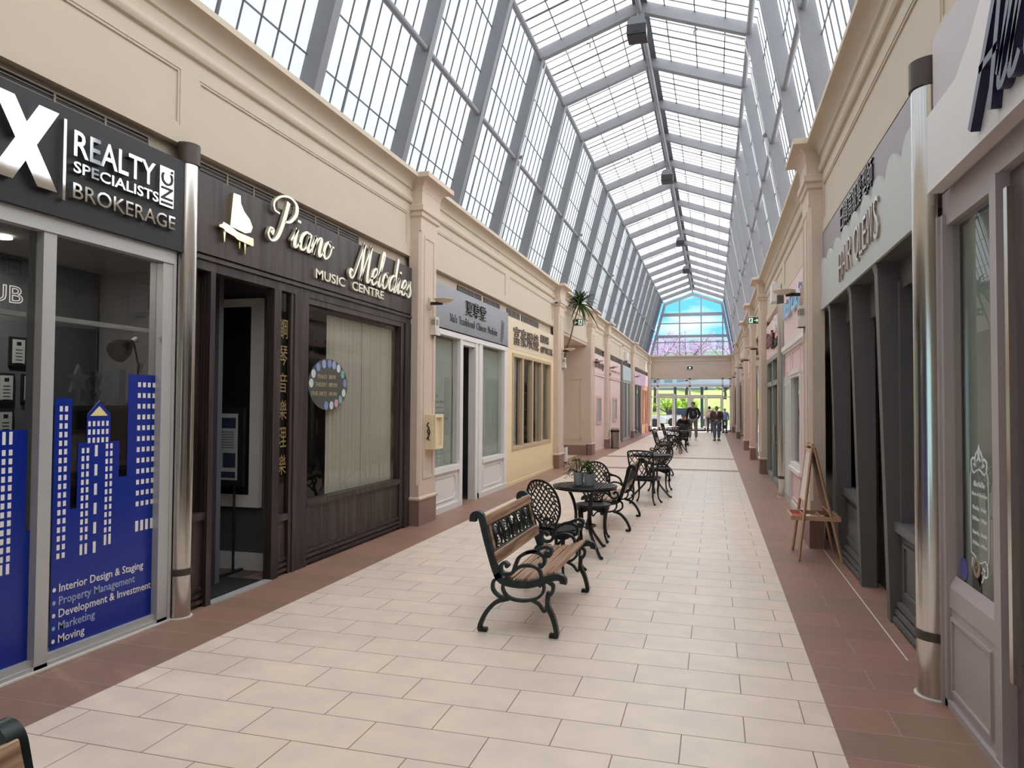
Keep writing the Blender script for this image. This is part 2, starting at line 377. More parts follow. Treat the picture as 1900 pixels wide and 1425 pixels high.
# ------------------------------------------------------------------ fascias (upper walls), one mesh per side
def fascia(side, bays, y0, y1, name, label):
    b = MB(side)
    b.wb(y0, y1, ZF0, ZC - 0.03, -0.35, -0.018)
    edge = []
    for a, c, z0, z1 in bays:
        edge.append((a, c, z0, z1))
    prev = y0
    for a, c, z0, z1 in edge + [(y1, y1, 0, 0)]:
        b.wb(prev, a, ZF0, ZF1, -0.018, 0)                   # stile up to the recessed panel
        if a < c:
            b.wb(a, c, ZF0, z0, -0.018, 0); b.wb(a, c, z1, ZF1, -0.018, 0)
            b.frame(a, c, z0, z1, -0.018, -0.006, 0.02)      # inner bead
        prev = c
    return struct(b.build(name, M['stucco']), label, 'wall')
LB = [(-5.7, 0.0, 3.79, 4.23), (0.25, 4.54, 3.79, 4.23), (4.75, 8.80, 3.79, 4.23), (9.62, 13.50, 3.79, 4.23), (13.78, 17.80, 3.79, 4.23), (18.75, 22.95, 3.79, 4.23), (23.75, 26.6, 3.79, 4.23),
      (27.4, 31.4, 3.79, 4.23), (31.6, 35.4, 3.79, 4.23), (36.25, 40.4, 3.79, 4.23), (40.6, 44.9, 3.79, 4.23)]
RB = [(-5.7, 0.0, 3.79, 4.23), (0.25, 4.42, 3.79, 4.23), (4.75, 8.85, 3.79, 4.23), (9.65, 13.6, 3.79, 4.23), (13.95, 18.1, 3.79, 4.23), (19.0, 22.7, 3.79, 4.23), (23.6, 27.4, 3.79, 4.23),
      (28.3, 32.0, 3.79, 4.23), (32.3, 36.6, 3.79, 4.23), (37.5, 41.0, 3.79, 4.23), (41.2, 44.9, 3.79, 4.23)]
fascia('L', LB, YB, YE, 'wall_left', 'beige left fascia with recessed panels above the shop signs')
fascia('R', RB, YB, YE, 'wall_right', 'beige right fascia with recessed panels above the shop signs')
# lintel undersides and shallow back walls above the recessed vents
for side, nm in (('L', 'left'), ('R', 'right')):
    b = MB(side); segs = [(YB, 18.6), (23.2, YE)] if side == 'L' else [(YB, YE)]
    for a, c in segs: b.wb(a, c, 2.92, ZF0 + 0.02, -0.36, -0.085)
    struct(b.build('wall_header_' + nm, M['stucco']), 'set back wall strip carrying the vents above the %s shop signs' % nm, 'wall')

# cornice: bead, flat, cove and lip
def corn_prof(o=0.0):
    p = [(0, 4.36), (0.028, 4.37), (0.045, 4.395), (0.045, 4.425), (0.028, 4.45), (0.022, 4.46), (0.022, 4.545), (0.045, 4.555)]
    for k in range(7):
        a = k / 6 * PI / 2
        p.append((0.045 + 0.115 * (1 - math.cos(a)) + 0.0, 4.56 + 0.11 * math.sin(a)))
    p += [(0.18, 4.675), (0.18, ZC), (-0.34, ZC), (-0.34, 4.36)]
    return [(w + (o if w > -0.3 else 0), z) for w, z in p]
def hollow(a, c): return a, c
b = MB('L'); b.sweep(corn_prof(), YB, YE); struct(b.build('trim_2', M['stucco'], smooth=35), 'beige coved cornice running along the left wall top', 'trim')
b = MB('R'); b.sweep(corn_prof(), YB, YE); struct(b.build('trim_3', M['stucco'], smooth=35), 'beige coved cornice running along the right wall top', 'trim')

# ------------------------------------------------------------------ pilasters
def cap_block(b, prof, u0, u1, w0=0.0):
    """profile (offset, z) wrapped round the front and both sides of a pilaster"""
    for i in range(len(prof) - 1):
        (o0, z0), (o1, z1) = prof[i], prof[i + 1]
        if z1 - z0 < 1e-4: continue
        vs = []
        for o, z in ((o0, z0), (o1, z1)):
            vs += [b.P(u0 - o, z, w0), b.P(u0 - o, z, LP + o), b.P(u1 + o, z, LP + o), b.P(u1 + o, z, w0)]
        b.add(vs, [(3, 2, 1, 0), (4, 5, 6, 7), (0, 1, 5, 4), (1, 2, 6, 5), (2, 3, 7, 6), (3, 0, 4, 7)])
def pilaster(side, u0, u1, label):
    root = thing('pilaster', label, 'pilaster', (L if side == 'L' else R, (u0 + u1) / 2, 0), 0, 'beige pilasters along both walls')
    inv = Matrix.Translation(-Vector(root.location))
    def put(b, name, mat, sm=None):
        o = b.build(name, mat, root, sm); o.matrix_parent_inverse = inv; return o
    b = MB(side); e = 0.05
    b.poly([(u0 + e, 0.0), (u0 + e, 0.0)], 0, 0) if False else None
    # shaft with chamfered front corners and a sunk front panel
    def shaft(z0, z1, ch):
        pts = [(u0, -0.02), (u0, LP - ch), (u0 + ch, LP), (u1 - ch, LP), (u1, LP - ch), (u1, -0.02)]
        n = len(pts); vs = [b.P(u, z0, w) for u, w in pts] + [b.P(u, z1, w) for u, w in pts]
        b.add(vs, [tuple(range(n)), tuple(range(2 * n - 1, n - 1, -1))] + [(i, i + n, (i + 1) % n + n, (i + 1) % n) for i in range(n)])
    shaft(0.36, 0.55, 0.002); shaft(0.55, 4.0, 0.035); shaft(4.0, 4.2, 0.002)
    b.frame(u0 + 0.12, u1 - 0.12, 0.62, 3.95, LP - 0.001, LP + 0.010, 0.03)
    put(b, 'shaft', M['stone'])
    b = MB(side)
    cap_block(b, [(0.0, 4.18), (0.025, 4.20), (0.025, 4.25), (0.05, 4.27), (0.05, 4.34), (0.025, 4.36), (0.025, 4.53)] + [(0.03 + 0.13 * (1 - math.cos(k / 6 * PI / 2)), 4.54 + 0.13 * math.sin(k / 6 * PI / 2)) for k in range(7)] + [(0.18, 4.675), (0.18, ZC + 0.01)], u0, u1)
    put(b, 'capital', M['stone'], 30)
    b = MB(side)
    cap_block(b, [(0.008, 0.0), (0.008, 0.335)], u0, u1)
    put(b, 'plinth', M['brown_tile'])
    b = MB(side)
    cap_block(b, [(0.008, 0.335), (0.028, 0.35), (0.03, 0.37), (0.0, 0.39)], u0, u1)
    put(b, 'base_moulding', M['stone'])
    return root
for u, lab in ((8.9, 'beige left pilaster between the piano music shop and the grey medicine sign'), (17.92, 'beige left pilaster between the yellow optical shop and the open recess'),
               (23.0, 'beige left pilaster at the far corner of the recess beside the exit sign'), (26.7, 'beige left pilaster behind the steel bin between two pink shopfronts'),
               (35.55, 'beige left pilaster between the pale blue sign and the orange lit shop'), (45.0, 'beige left pilaster in the corner beside the entrance glazing')):
    pilaster('L', u, u + 0.6, lab)
for u, lab in ((8.92, 'beige right pilaster behind the small easel'), (18.2, 'beige right pilaster just past the green glass door'), (22.8, 'beige right pilaster carrying the exit sign, second past the glass door'),
               (27.5, 'beige right pilaster, third past the green glass door'), (36.8, 'beige right pilaster, fourth past the green glass door'), (45.1, 'beige right pilaster in the corner beside the entrance glazing')):
    pilaster('R', u, u + 0.6, lab)

# chrome half-round columns
def chrome_column(side, u, r, label, ztop=3.66):
    root = thing('chrome_column', label, 'column', (L if side == 'L' else R, u, 0))
    s = 1 if side == 'L' else -1
    ang = [(-0.52 + 1.04 * k / 18) * PI for k in range(19)]
    def half(b, z0, z1, rr):
        pts = [(rr * math.cos(a) * s, rr * math.sin(a)) for a in ang]
        b.prism([(x, y, z0) for x, y in pts], (0, 0, z1 - z0))
    b = MB(); half(b, 0.0, ztop - 0.16, r); b.build('shaft', M['chrome'], root, 40)
    b = MB(); half(b, ztop - 0.16, ztop, r + 0.012); b.build('cap', M['bronze_band'], root, 40)
    b = MB(); half(b, 0.325, 0.375, r + 0.008); b.build('band', M['bronze_band'], root, 40)
    b = MB(); half(b, 0.0, 0.006, r + 0.014); b.build('caulk_ring', M['grout_white'], root, 40)
    return root
chrome_column('L', 4.625, 0.085, 'polished chrome half column between the realty office and the piano shop')
chrome_column('R', 4.625, 0.10, 'polished chrome half column between the dark hair shop and the nail bar')
chrome_column('R', 13.80, 0.10, 'slim chrome half column between the pink shop and the green glass door')
chrome_column('R', 32.15, 0.10, 'small distant chrome half column on the right wall')

# ------------------------------------------------------------------ glazed roof: ribs, tubes, translucent panels
INN = [(-3.93, ZC - 0.02), (-3.04, 8.06), (-1.26, 8.68), (0.55, 8.03), (1.17, ZC - 0.02)]
def offset_poly(P, d):
    out = []
    n = len(P)
    for i in range(n):
        def nrm(a, c):
            t = Vector((c[0] - a[0], c[1] - a[1])).normalized(); return Vector((-t.y, t.x))
        if i == 0: q = Vector(P[0]) + nrm(P[0], P[1]) * d
        elif i == n - 1: q = Vector(P[-1]) + nrm(P[-2], P[-1]) * d
        else:
            n1, n2 = nrm(P[i - 1], P[i]), nrm(P[i], P[i + 1]); m_ = (n1 + n2).normalized(); q = Vector(P[i]) + m_ * d / max(0.3, m_.dot(n1))
        out.append((q.x, q.y))
    return out
DEP = 0.20
OUT = offset_poly(INN, DEP)
R0, DR = 6.37, 2.12
KS = list(range(-4, 19))
def rib_mesh():
    b = MB()
    for i in range(4):
        q = [INN[i], INN[i + 1], OUT[i + 1], OUT[i]]
        b.prism([(x, -0.05, z) for x, z in q], (0, 0.10, 0))
        o2 = offset_poly(INN, -0.006); q2 = [o2[i], o2[i + 1], INN[i + 1], INN[i]]
        b.prism([(x, -0.062, z) for x, z in q2], (0, 0.124, 0))
    return b
rib0 = rib_mesh().build('beam_1', M['steel'])
struct(rib0, 'grey steel portal ribs carrying the glazed roof', 'beam', 'steel roof ribs')
for i, k in enumerate(KS):
    o = rib0 if i == 0 else rib0.copy()
    if i: COL.objects.link(o); o.name = 'beam_%d' % (i + 1)
    o.location = (0, R0 + DR * k, 0)
# glazing of one bay: four planes, each a window with its grid bars as child
def bay_panel(i, glass):
    a, c = Vector(OUT[i]), Vector(OUT[i + 1])
    t = (c - a); ln = t.length; t.normalize(); nr = Vector((-t.y, t.x))
    def pt(s_, y, d): q = a + t * s_ + nr * d; return (q.x, y, q.y)
    b = MB()
    def slab(bb, s0, s1, y0, y1, d0, d1):
        vs = [pt(s0, y0, d0), pt(s1, y0, d0), pt(s1, y1, d0), pt(s0, y1, d0), pt(s0, y0, d1), pt(s1, y0, d1), pt(s1, y1, d1), pt(s0, y1, d1)]
        bb.add(vs, [(0, 3, 2, 1), (4, 5, 6, 7), (0, 1, 5, 4), (1, 2, 6, 5), (2, 3, 7, 6), (3, 0, 4, 7)])
    vs = [pt(0, -DR / 2, -0.001), pt(ln, -DR / 2, -0.001), pt(ln, DR / 2, -0.001), pt(0, DR / 2, -0.001)]
    b.add(vs, [(0, 1, 2, 3)])
    g = MB()
    for k in range(1, 8):
        y = -DR / 2 + DR * k / 8; h = (0.016 if k == 3 else 0.005) if i in (0, 3) else (0.022 if k == 4 else 0.010)
        slab(g, 0, ln, y - h, y + h, -0.02, -0.004)
    fr = (0.13, 0.30, 0.62, 0.82) if i in (0, 3) else ((0.26, 0.52, 0.78) if i == 1 else (0.22, 0.48, 0.74))
    if i == 3: fr = tuple(1 - f for f in fr)
    for f in fr: slab(g, f * ln - (0.006 if i in (0, 3) else 0.010), f * ln + (0.006 if i in (0, 3) else 0.010), -DR / 2, DR / 2, -0.022, -0.004)
    return b, g
wn = 0
proto = {}
for k in KS[:-1] + [18]:
    for i in range(4):
        glass = 'panel'
        if k >= 17 and i in (0, 3): glass = 'blue_glass'
        key = (i, glass)
        wn += 1
        yc = R0 + DR * (k + 0.5)
        if key not in proto:
            b, g = bay_panel(i, glass); o = b.build('window_%d' % wn, M[glass]); g.build('glazing_grid', M['darkbar'], o); proto[key] = o
        else:
            o = proto[key].copy(); COL.objects.link(o); o.name = 'window_%d' % wn
            for ch in list(proto[key].children): d = ch.copy(); COL.objects.link(d); d.parent = o
        o.location = (0, yc, 0)
        struct(o, ('translucent roof glazing between two grey ribs', 'tinted clear glazing beside the entrance gable')[glass != 'panel'], 'window', ('translucent roof panels', 'tinted end panels')[glass != 'panel'])
# long tubes: eaves, ridge and mid-height rails
y0t, y1t = R0 + DR * KS[0], R0 + DR * KS[-1] + 1.0
tn = 3
for nm, x, z, r in (('left eave', INN[1][0] - 0.045, INN[1][1] + 0.02, 0.05), ('right eave', INN[3][0] + 0.045, INN[3][1] + 0.02, 0.05), ('ridge', INN[2][0], INN[2][1] - 0.03, 0.045),
                    ('left mid-height', -3.93 + 0.89 * 0.455 - 0.06, ZC + 3.33 * 0.455, 0.042), ('right mid-height', 1.17 - 0.62 * 0.42 + 0.06, ZC + 3.3 * 0.42, 0.042)):
    tn += 1
    b = MB(); b.tube([(x, y0t, z), (x, y1t, z)], r, 12)
    struct(b.build('trim_%d' % tn, M['steel'], smooth=40), 'grey steel tube running along the %s of the glazed roof' % nm, 'trim')
# dark ridge strip either side of the tube
b = MB(); rx, rz = OUT[2]
b.prism([(rx - 0.13, y0t, rz - 0.075), (rx, y0t, rz - 0.03), (rx + 0.13, y0t, rz - 0.075), (rx + 0.13, y0t, rz - 0.055), (rx, y0t, rz - 0.005), (rx - 0.13, y0t, rz - 0.055)], (0, y1t - y0t, 0))
struct(b.build('trim_20', M['darkbar']), 'dark grey flashing strip under the glass along the ridge', 'trim')

# conduits with sprinkler drops on every third rib
def conduit(k, side):
    y = R0 + DR * k + 0.075
    i0, i1, i2 = (0, 1, 2) if side == 'L' else (4, 3, 2)
    ins = 0.03
    a, c, d = Vector(INN[i0]), Vector(INN[i1]), Vector(INN[i2])
    sx = 1 if side == 'L' else -1
    e = c + (d - c) * 0.45
    root = thing('conduit_pipe', '%s white conduit up the grey rib, %s' % (('left', 'right')[side == 'R'], {3: 'nearest of its side', 6: 'second of its side', 9: 'third of its side', 12: 'fourth of its side', 15: 'farthest of its side'}[k]), 'pipe', (a.x, y, a.y), 0, 'sprinkler conduits')
    def rel(p, dx=0, dz=0): return (p.x - a.x + dx * sx, 0, p.y - a.y + dz)
    b = MB(); b.tube([rel(a, 0.03, 0), rel(c, 0.03, -0.04), rel(c, 0.07, -0.035), rel(e, 0, -0.05)], 0.012, 6); b.build('pipe', M['white'], root, 40)
    b = MB(); b.tube([rel(e, 0, -0.05), rel(e, 0.05, -0.05), rel(e, 0.06, -0.07), rel(e, 0.06, -0.14)], 0.014, 6); b.build('drop_head', M['steel'], root, 40)
    mid = a + (c - a) * 0.47
    b = MB(); b.box(-0.03, 0.03, -0.02, 0.02, -0.03, 0.03); b.build('junction_box', M['steel'], root, loc=rel(mid, 0.03, 0))
for k in (3, 6, 9, 12, 15):
    conduit(k, 'L'); conduit(k, 'R')
# black heater / speaker boxes hung under the ridge
def ridge_box(y, label):
    root = thing('ceiling_speaker', label, 'speaker', (-1.30, y, 8.30), 0, 'boxes under the ridge')
    b = MB(); b.prism([(-0.16, -0.14, -0.12), (0.16, -0.14, -0.12), (0.16, -0.14, 0.10), (0.10, -0.14, 0.19), (-0.10, -0.14, 0.19), (-0.16, -0.14, 0.10)], (0, 0.34, 0)); b.build('housing', pm('grey_plastic_box', (104, 106, 110), 0.5), root)
    b = MB(); b.box(-0.17, 0.17, -0.16, -0.12, -0.13, 0.04); b.box(-0.06, 0.06, -0.165, -0.15, -0.10, -0.04); b.build('front_grille', M['black'], root)
    b = MB(); b.box(-0.17, 0.17, -0.14, 0.22, -0.14, -0.115); b.build('base', M['black'], root)
    b = MB(); b.tube([(0.0, 0.0, 0.15), (0.02, 0.0, 0.36)], 0.02, 6); b.box(0.1, 0.125, -0.02, 0.02, 0.1, 0.36); b.build('bracket', M['steel'], root)
for y, lab in ((12.6, 'dark speaker box under the ridge, nearest and largest'), (21.1, 'dark speaker box under the ridge, second in line'), (29.7, 'dark speaker box under the ridge, third in line'), (36.0, 'dark speaker box under the ridge, farthest in line')):
    ridge_box(y, lab)

# ------------------------------------------------------------------ entrance end wall
b = MB('E'); b.wb(L - 0.3, R + 0.3, 3.32, ZC - 0.03, -0.3, 0); b.wb(L - 0.3, L + 0.10, 0, 3.32, -0.3, 0); b.wb(R - 0.22, R + 0.3, 0, 3.32, -0.3, 0)
b.frame(L + 0.14, R - 0.14, 3.52, 4.2, 0, 0.012, 0.03)
struct(b.build('wall_entrance', M['stucco']), 'beige band wall over the glazed entrance doors', 'wall')
b = MB('E'); b.sweep(corn_prof(), L + 0.0, R); struct(b.build('trim_21', M['stucco'], smooth=35), 'beige cornice across the entrance end wall', 'trim')
# gable glazing
gf = MB('E')
gx0, gx1 = L + 0.05, R - 0.05
def gxl(z): return -3.93 + (z - ZC) / 3.33 * 0.89
def gxr(z): return 1.17 - (z - ZC) / 3.3 * 0.62
def groof(x): return 8.06 + (x + 3.04) / 1.78 * 0.62 if x < -1.26 else 8.03 + (0.55 - x) / 1.81 * 0.65
for x in (-3.43, -2.07, -0.76, 0.53):
    zb = ZC
    zt = groof(x) if -3.04 < x < 0.55 else (ZC + (x + 3.93) / 0.89 * 3.33 if x < -3 else ZC + (1.17 - x) / 0.62 * 3.3)
    gf.wb(x - 0.035, x + 0.035, zb, min(zt, 8.7), -0.08, -0.01)
for z, h in ((5.58, 0.03), (5.95, 0.085), (6.77, 0.03), (7.32, 0.10)):
    gf.wb(gxl(z), gxr(z), z - h, z + h, -0.10, 0.02)
P_ = [(x, z) for x, z in INN]
ino = offset_poly(INN, -0.16)
for i in range(4):
    q = [INN[i], INN[i + 1], ino[i + 1], ino[i]]
    gf.prism([(x, YE + 0.0, z) for x, z in q], (0, 0.14, 0))
gfo = struct(gf.build('window_200', pm('grey_gable_paint', (150, 153, 158), 0.45, var=0.03)), 'tall gable window with grey mullions above the entrance', 'window')
g = MB(); g.prism([(x, YE + 0.045, z) for x, z in INN], (0, 0.012, 0)); g.build('pane', M['clear'], gfo)
# entrance frame, transoms and doors
b = MB('E'); xs = [-3.83, -3.42, -1.45, 0.52, 0.97]
for i, x in enumerate(xs): b.wb(x - (0.07 if i == 2 else 0.045), x + (0.07 if i == 2 else 0.045), 0, 3.32, -0.16, -0.04)
b.wb(-3.87, 1.0, 3.24, 3.34, -0.16, -0.04); b.wb(-3.87, 1.0, 2.80, 2.88, -0.16, -0.04); b.wb(-3.4, 0.52, 2.16, 2.28, -0.18, -0.02); b.wb(-3.4, -2.35, 2.28, 2.36, -0.22, 0.02)
b.wb(-3.87, -3.42, 2.12, 2.18, -0.16, -0.04); b.wb(0.52, 1.0, 2.12, 2.18, -0.16, -0.04); b.wb(-3.87, -3.42, 0, 0.12, -0.16, -0.04); b.wb(0.52, 1.0, 0, 0.12, -0.16, -0.04)
eo = struct(b.build('window_201', M['entrance_paint']), 'aluminium entrance frame with transom lights and side lights', 'window')
g = MB('E'); g.wb(-3.83, 0.97, 2.24, 3.3, -0.105, -0.095); g.wb(-3.83, -3.42, 0.1, 2.2, -0.105, -0.095); g.wb(0.52, 0.97, 0.1, 2.2, -0.105, -0.095); g.build('pane', M['clear'], eo)
for i, (x0, x1) in enumerate(((-3.37, -2.45), (-2.43, -1.52), (-1.38, -0.48), (-0.46, 0.47))):
    b = MB('E'); b.frame(x0, x1, 0.02, 2.15, -0.14, -0.08, 0.085); b.wb(x0, x1, 0.02, 0.24, -0.14, -0.08)
    d = struct(b.build('door_%d' % (i + 1), M['entrance_paint']), 'glazed aluminium entrance door, %s' % ('far left leaf', 'left of the centre post', 'right of the centre post', 'far right leaf')[i], 'door')
    g = MB('E'); g.wb(x0 + 0.08, x1 - 0.08, 0.22, 2.08, -0.115, -0.105); g.build('pane', M['clear'], d)
    h = MB('E'); h.wb(x0 + 0.06, x1 - 0.06, 1.0, 1.04, -0.07, -0.035); h.build('push_bar', M['chrome'], d)
# back end behind the camera, roof decks outside and shop ceilings
b = MB(); b.box(L - 0.3, R + 0.3, YB, -2.1, 4.74, 4.9); b.box(L - 0.3, R + 0.3, -2.25, -2.15, 4.9, 9.2)  # unseen opaque ceiling, added to keep skylight off the near floor
struct(b.build('ceiling', M['stucco']), 'unseen flat ceiling added behind the viewer to cut skylight, with an upstand at the glazed roof', 'ceiling')
b = MB(); b.box(L - 0.3, R + 0.3, YB - 0.2, YB, 0, 4.9)
struct(b.build('wall_back', M['stucco']), 'plain beige wall closing the near end behind the viewer', 'wall')
M['roof_gravel'] = pm('pale_roof_gravel', (164, 163, 162), 0.9, var=0.15, scale=4)
for nm, x0, x1 in (('left', -22, L - 0.28), ('right', R + 0.28, 20)):
    b = MB(); b.box(x0, x1, YB - 6, YE, 4.3, 4.5)
    struct(b.build('roof_deck_' + nm, M['roof_gravel']), 'flat pale gravel roof outside the %s glazing' % nm, 'roof')
# ------------------------------------------------------------------ shop rooms behind the glass
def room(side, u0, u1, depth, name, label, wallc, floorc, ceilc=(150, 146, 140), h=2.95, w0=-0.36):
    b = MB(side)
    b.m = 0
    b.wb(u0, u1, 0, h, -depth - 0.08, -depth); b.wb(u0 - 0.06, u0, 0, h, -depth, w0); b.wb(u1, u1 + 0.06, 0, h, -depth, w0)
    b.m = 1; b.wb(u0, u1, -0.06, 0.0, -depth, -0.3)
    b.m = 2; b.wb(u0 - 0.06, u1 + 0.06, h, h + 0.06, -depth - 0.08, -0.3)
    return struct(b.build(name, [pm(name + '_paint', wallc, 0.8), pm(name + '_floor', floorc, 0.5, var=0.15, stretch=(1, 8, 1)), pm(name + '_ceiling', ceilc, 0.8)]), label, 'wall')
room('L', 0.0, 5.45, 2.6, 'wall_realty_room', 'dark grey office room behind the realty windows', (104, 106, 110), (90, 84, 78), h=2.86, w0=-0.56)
b = MB('L'); b.prism([b.P(u, 0, w_) for u, w_ in ((4.56, -.13), (4.62, -.13), (5.0, -.50), (5.45, -.50), (5.45, -.56), (4.96, -.56))], (0, 0, 2.86))
struct(b.build('wall_realty_return', pm('office_return_paint', (96, 98, 102), 0.8)), 'grey return wall between the realty office and the piano shop', 'wall')
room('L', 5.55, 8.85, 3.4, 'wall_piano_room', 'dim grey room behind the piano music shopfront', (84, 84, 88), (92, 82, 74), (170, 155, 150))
b = MB('L'); b.m = 0; b.wb(4.64, 5.55, -0.06, 0.0, -0.5, -0.3); b.m = 1; b.wb(4.64, 5.55, 2.95, 3.0, -0.5, -0.1)
struct(b.build('floor_piano_lobby', [pm('lobby_floor', (92, 82, 74), 0.5), pm('lobby_ceiling', (170, 155, 150), 0.8)]), 'lobby floor and ceiling just inside the piano shop doorway', 'floor')
room('L', 9.62, 13.58, 3.0, 'wall_medicine_room', 'pale room behind the medicine shop curtains', (120, 128, 122), (110, 105, 98))
room('L', 13.7, 17.9, 2.6, 'wall_optical_room', 'brown room behind the optical shop display window', (120, 104, 88), (100, 88, 76))
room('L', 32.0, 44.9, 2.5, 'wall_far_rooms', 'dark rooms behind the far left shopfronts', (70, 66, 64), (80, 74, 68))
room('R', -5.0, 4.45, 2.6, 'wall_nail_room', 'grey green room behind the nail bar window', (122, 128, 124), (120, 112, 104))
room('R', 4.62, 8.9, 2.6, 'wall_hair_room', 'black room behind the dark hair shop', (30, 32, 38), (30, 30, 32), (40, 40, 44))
room('R', 9.6, 22.6, 2.6, 'wall_pink_rooms', 'pale room behind the right pink shopfronts', (150, 152, 148), (120, 112, 104))

def on_wall(root):
    inv = Matrix.Translation(-Vector(root.location))
    def put(b, name, mat, sm=None, parent=None, label=None):
        o = b.build(name, mat, parent or root, sm)
        if parent is None: o.matrix_parent_inverse = inv
        if label: o['label'] = label
        return o
    return put
def wall_thing(name, label, cat, side, u, group=None, z=0):
    return thing(name, label, cat, (L if side == 'L' else R, u, z), 0, group)

# ---- recessed vents above the signs
M['vent_dark'] = pm('dark_vent_mesh', (46, 44, 43), 0.6, var=0.1, scale=60)
M['vent_frame'] = pm('vent_frame', (150, 138, 126), 0.6)
vg = {'L': 'vents above the left signs', 'R': 'vents above the right signs'}
def vent(side, u0, u1, z0, z1, label, n=3):
    root = wall_thing('air_vent', label, 'vent', side, (u0 + u1) / 2, vg[side], (z0 + z1) / 2); put = on_wall(root)
    b = MB(side); b.wb(u0, u1, z0, z1, -0.084, -0.072); put(b, 'mesh_screen', M['vent_dark'])
    b = MB(side); b.frame(u0, u1, z0, z1, -0.084, -0.058, 0.012)
    for k in range(1, n): u = u0 + (u1 - u0) * k / n; b.wb(u - 0.008, u + 0.008, z0, z1, -0.084, -0.060)
    for k in range(1, 5): z = z0 + (z1 - z0) * k / 5; b.wb(u0, u1, z - 0.003, z + 0.003, -0.084, -0.066)
    put(b, 'frame', M['vent_frame'])
vent('L', 3.12, 4.30, 3.47, 3.62, 'dark vent over the black realty sign', 3); vent('L', 1.6, 2.9, 3.47, 3.62, 'dark vent over the near end of the black realty sign')
vent('L', 4.82, 5.92, 3.46, 3.62, 'dark vent over the grand piano emblem'); vent('L', 6.12, 7.55, 3.46, 3.62, 'dark vent over the middle of the brown piano sign')
vent('L', 10.95, 12.15, 3.44, 3.60, 'dark vent over the grey medicine sign, nearer one'); vent('L', 12.35, 13.3, 3.44, 3.60, 'dark vent over the grey medicine sign, farther one')
vent('L', 13.85, 14.8, 3.44, 3.60, 'dark vent over the cream optical sign, nearer one'); vent('L', 15.0, 16.5, 3.44, 3.60, 'dark vent over the cream optical sign, farther one')
vent('L', 23.75, 26.5, 3.44, 3.60, 'dark vent over the first pink sign past the recess'); vent('L', 27.45, 31.3, 3.44, 3.60, 'dark vent over the second pink shop past the recess'); vent('L', 31.8, 35.3, 3.44, 3.60, 'dark vent over the pale blue sign')
vent('L', 36.3, 40.3, 3.44, 3.60, 'dark vent over the lilac sign near the entrance'); vent('L', 40.5, 44.8, 3.44, 3.60, 'dark vent over the far end of the lilac sign')

# ---- sign boards
def sign(side, u0, u1, z0, z1, w1, mat, label, w0=-0.10, name='shop_sign'):
    root = wall_thing(name, label, 'sign', side, (u0 + u1) / 2, None, z0); put = on_wall(root)
    b = MB(side); b.wb(u0, u1, z0, z1, w0, w1); put(b, 'board', mat)
    return root, put
# realty sign
root, put = sign('L', 0.9, 4.54, 2.80, 3.50, 0.05, M['black'], 'black realty sign with chrome letters, left edge of the view')
def xglyph(b, u0, u1, z0, z1, t, w0, w1):
    h = (z1 - z0)
    b.poly([(u0, z1), (u0 + t, z1), (u1, z0), (u1 - t, z0)], w0, w1)
    b.poly([(u1 - t, z1), (u1, z1), (u0 + t, z0), (u0, z0)], w0, w1 + 0.0005)
b = MB('L'); xglyph(b, 2.985, 3.41, 2.93, 3.42, 0.135, 0.05, 0.095)
put(b, 'emblem_letter', M['mirror']); b = MB('L'); put_text(b, 'REALTY', 3.53, 4.21, 3.205, 3.37, 0.05, 0.085, bold=0.012)
put(b, 'chrome_word', M['mirror']); b = MB('L'); put_text(b, 'SPECIALISTS', 3.53, 4.245, 3.10, 3.172, 0.05, 0.085, bold=0.014)
put(b, 'chrome_word', M['mirror']); b = MB('L'); b.wb(3.455, 3.475, 2.90, 3.41, 0.05, 0.085); put(b, 'divider_bar', M['mirror']); b = MB('L')
put_text(b, 'RE', 1.05, 1.6, 2.93, 3.42, 0.05, 0.095, bold=0.03)
put_text(b, 'MA', 2.05, 2.93, 2.93, 3.42, 0.05, 0.095, bold=0.03)
b.poly([(1.68, 2.93), (1.74, 2.93), (1.98, 3.42), (1.92, 3.42)], 0.05, 0.095)
put(b, 'chrome_letters', M['mirror'])
b = MB('L'); put_text(b, 'BROKERAGE', 3.53, 4.415, 2.935, 3.035, 0.05, 0.085, bold=0.004)
put(b, 'chrome_word', M['mirror'])
b = MB('L'); b.wb(4.265, 4.405, 3.095, 3.385, 0.05, 0.075); o = put(b, 'badge', M['mirror'])
vs, fs = text_mesh('INC.', bold=0.01); xs = [v.x for v in vs]; ys = [v.y for v in vs]
b = MB('L'); b.add([b.P(4.395 - (v.y - min(ys)) / (max(ys) - min(ys)) * 0.115, 3.11 + (v.x - min(xs)) / (max(xs) - min(xs)) * 0.26, 0.0755 + (0.004 if v.z > 0 else 0)) for v in vs], fs)
put(b, 'badge_lettering', M['black'])

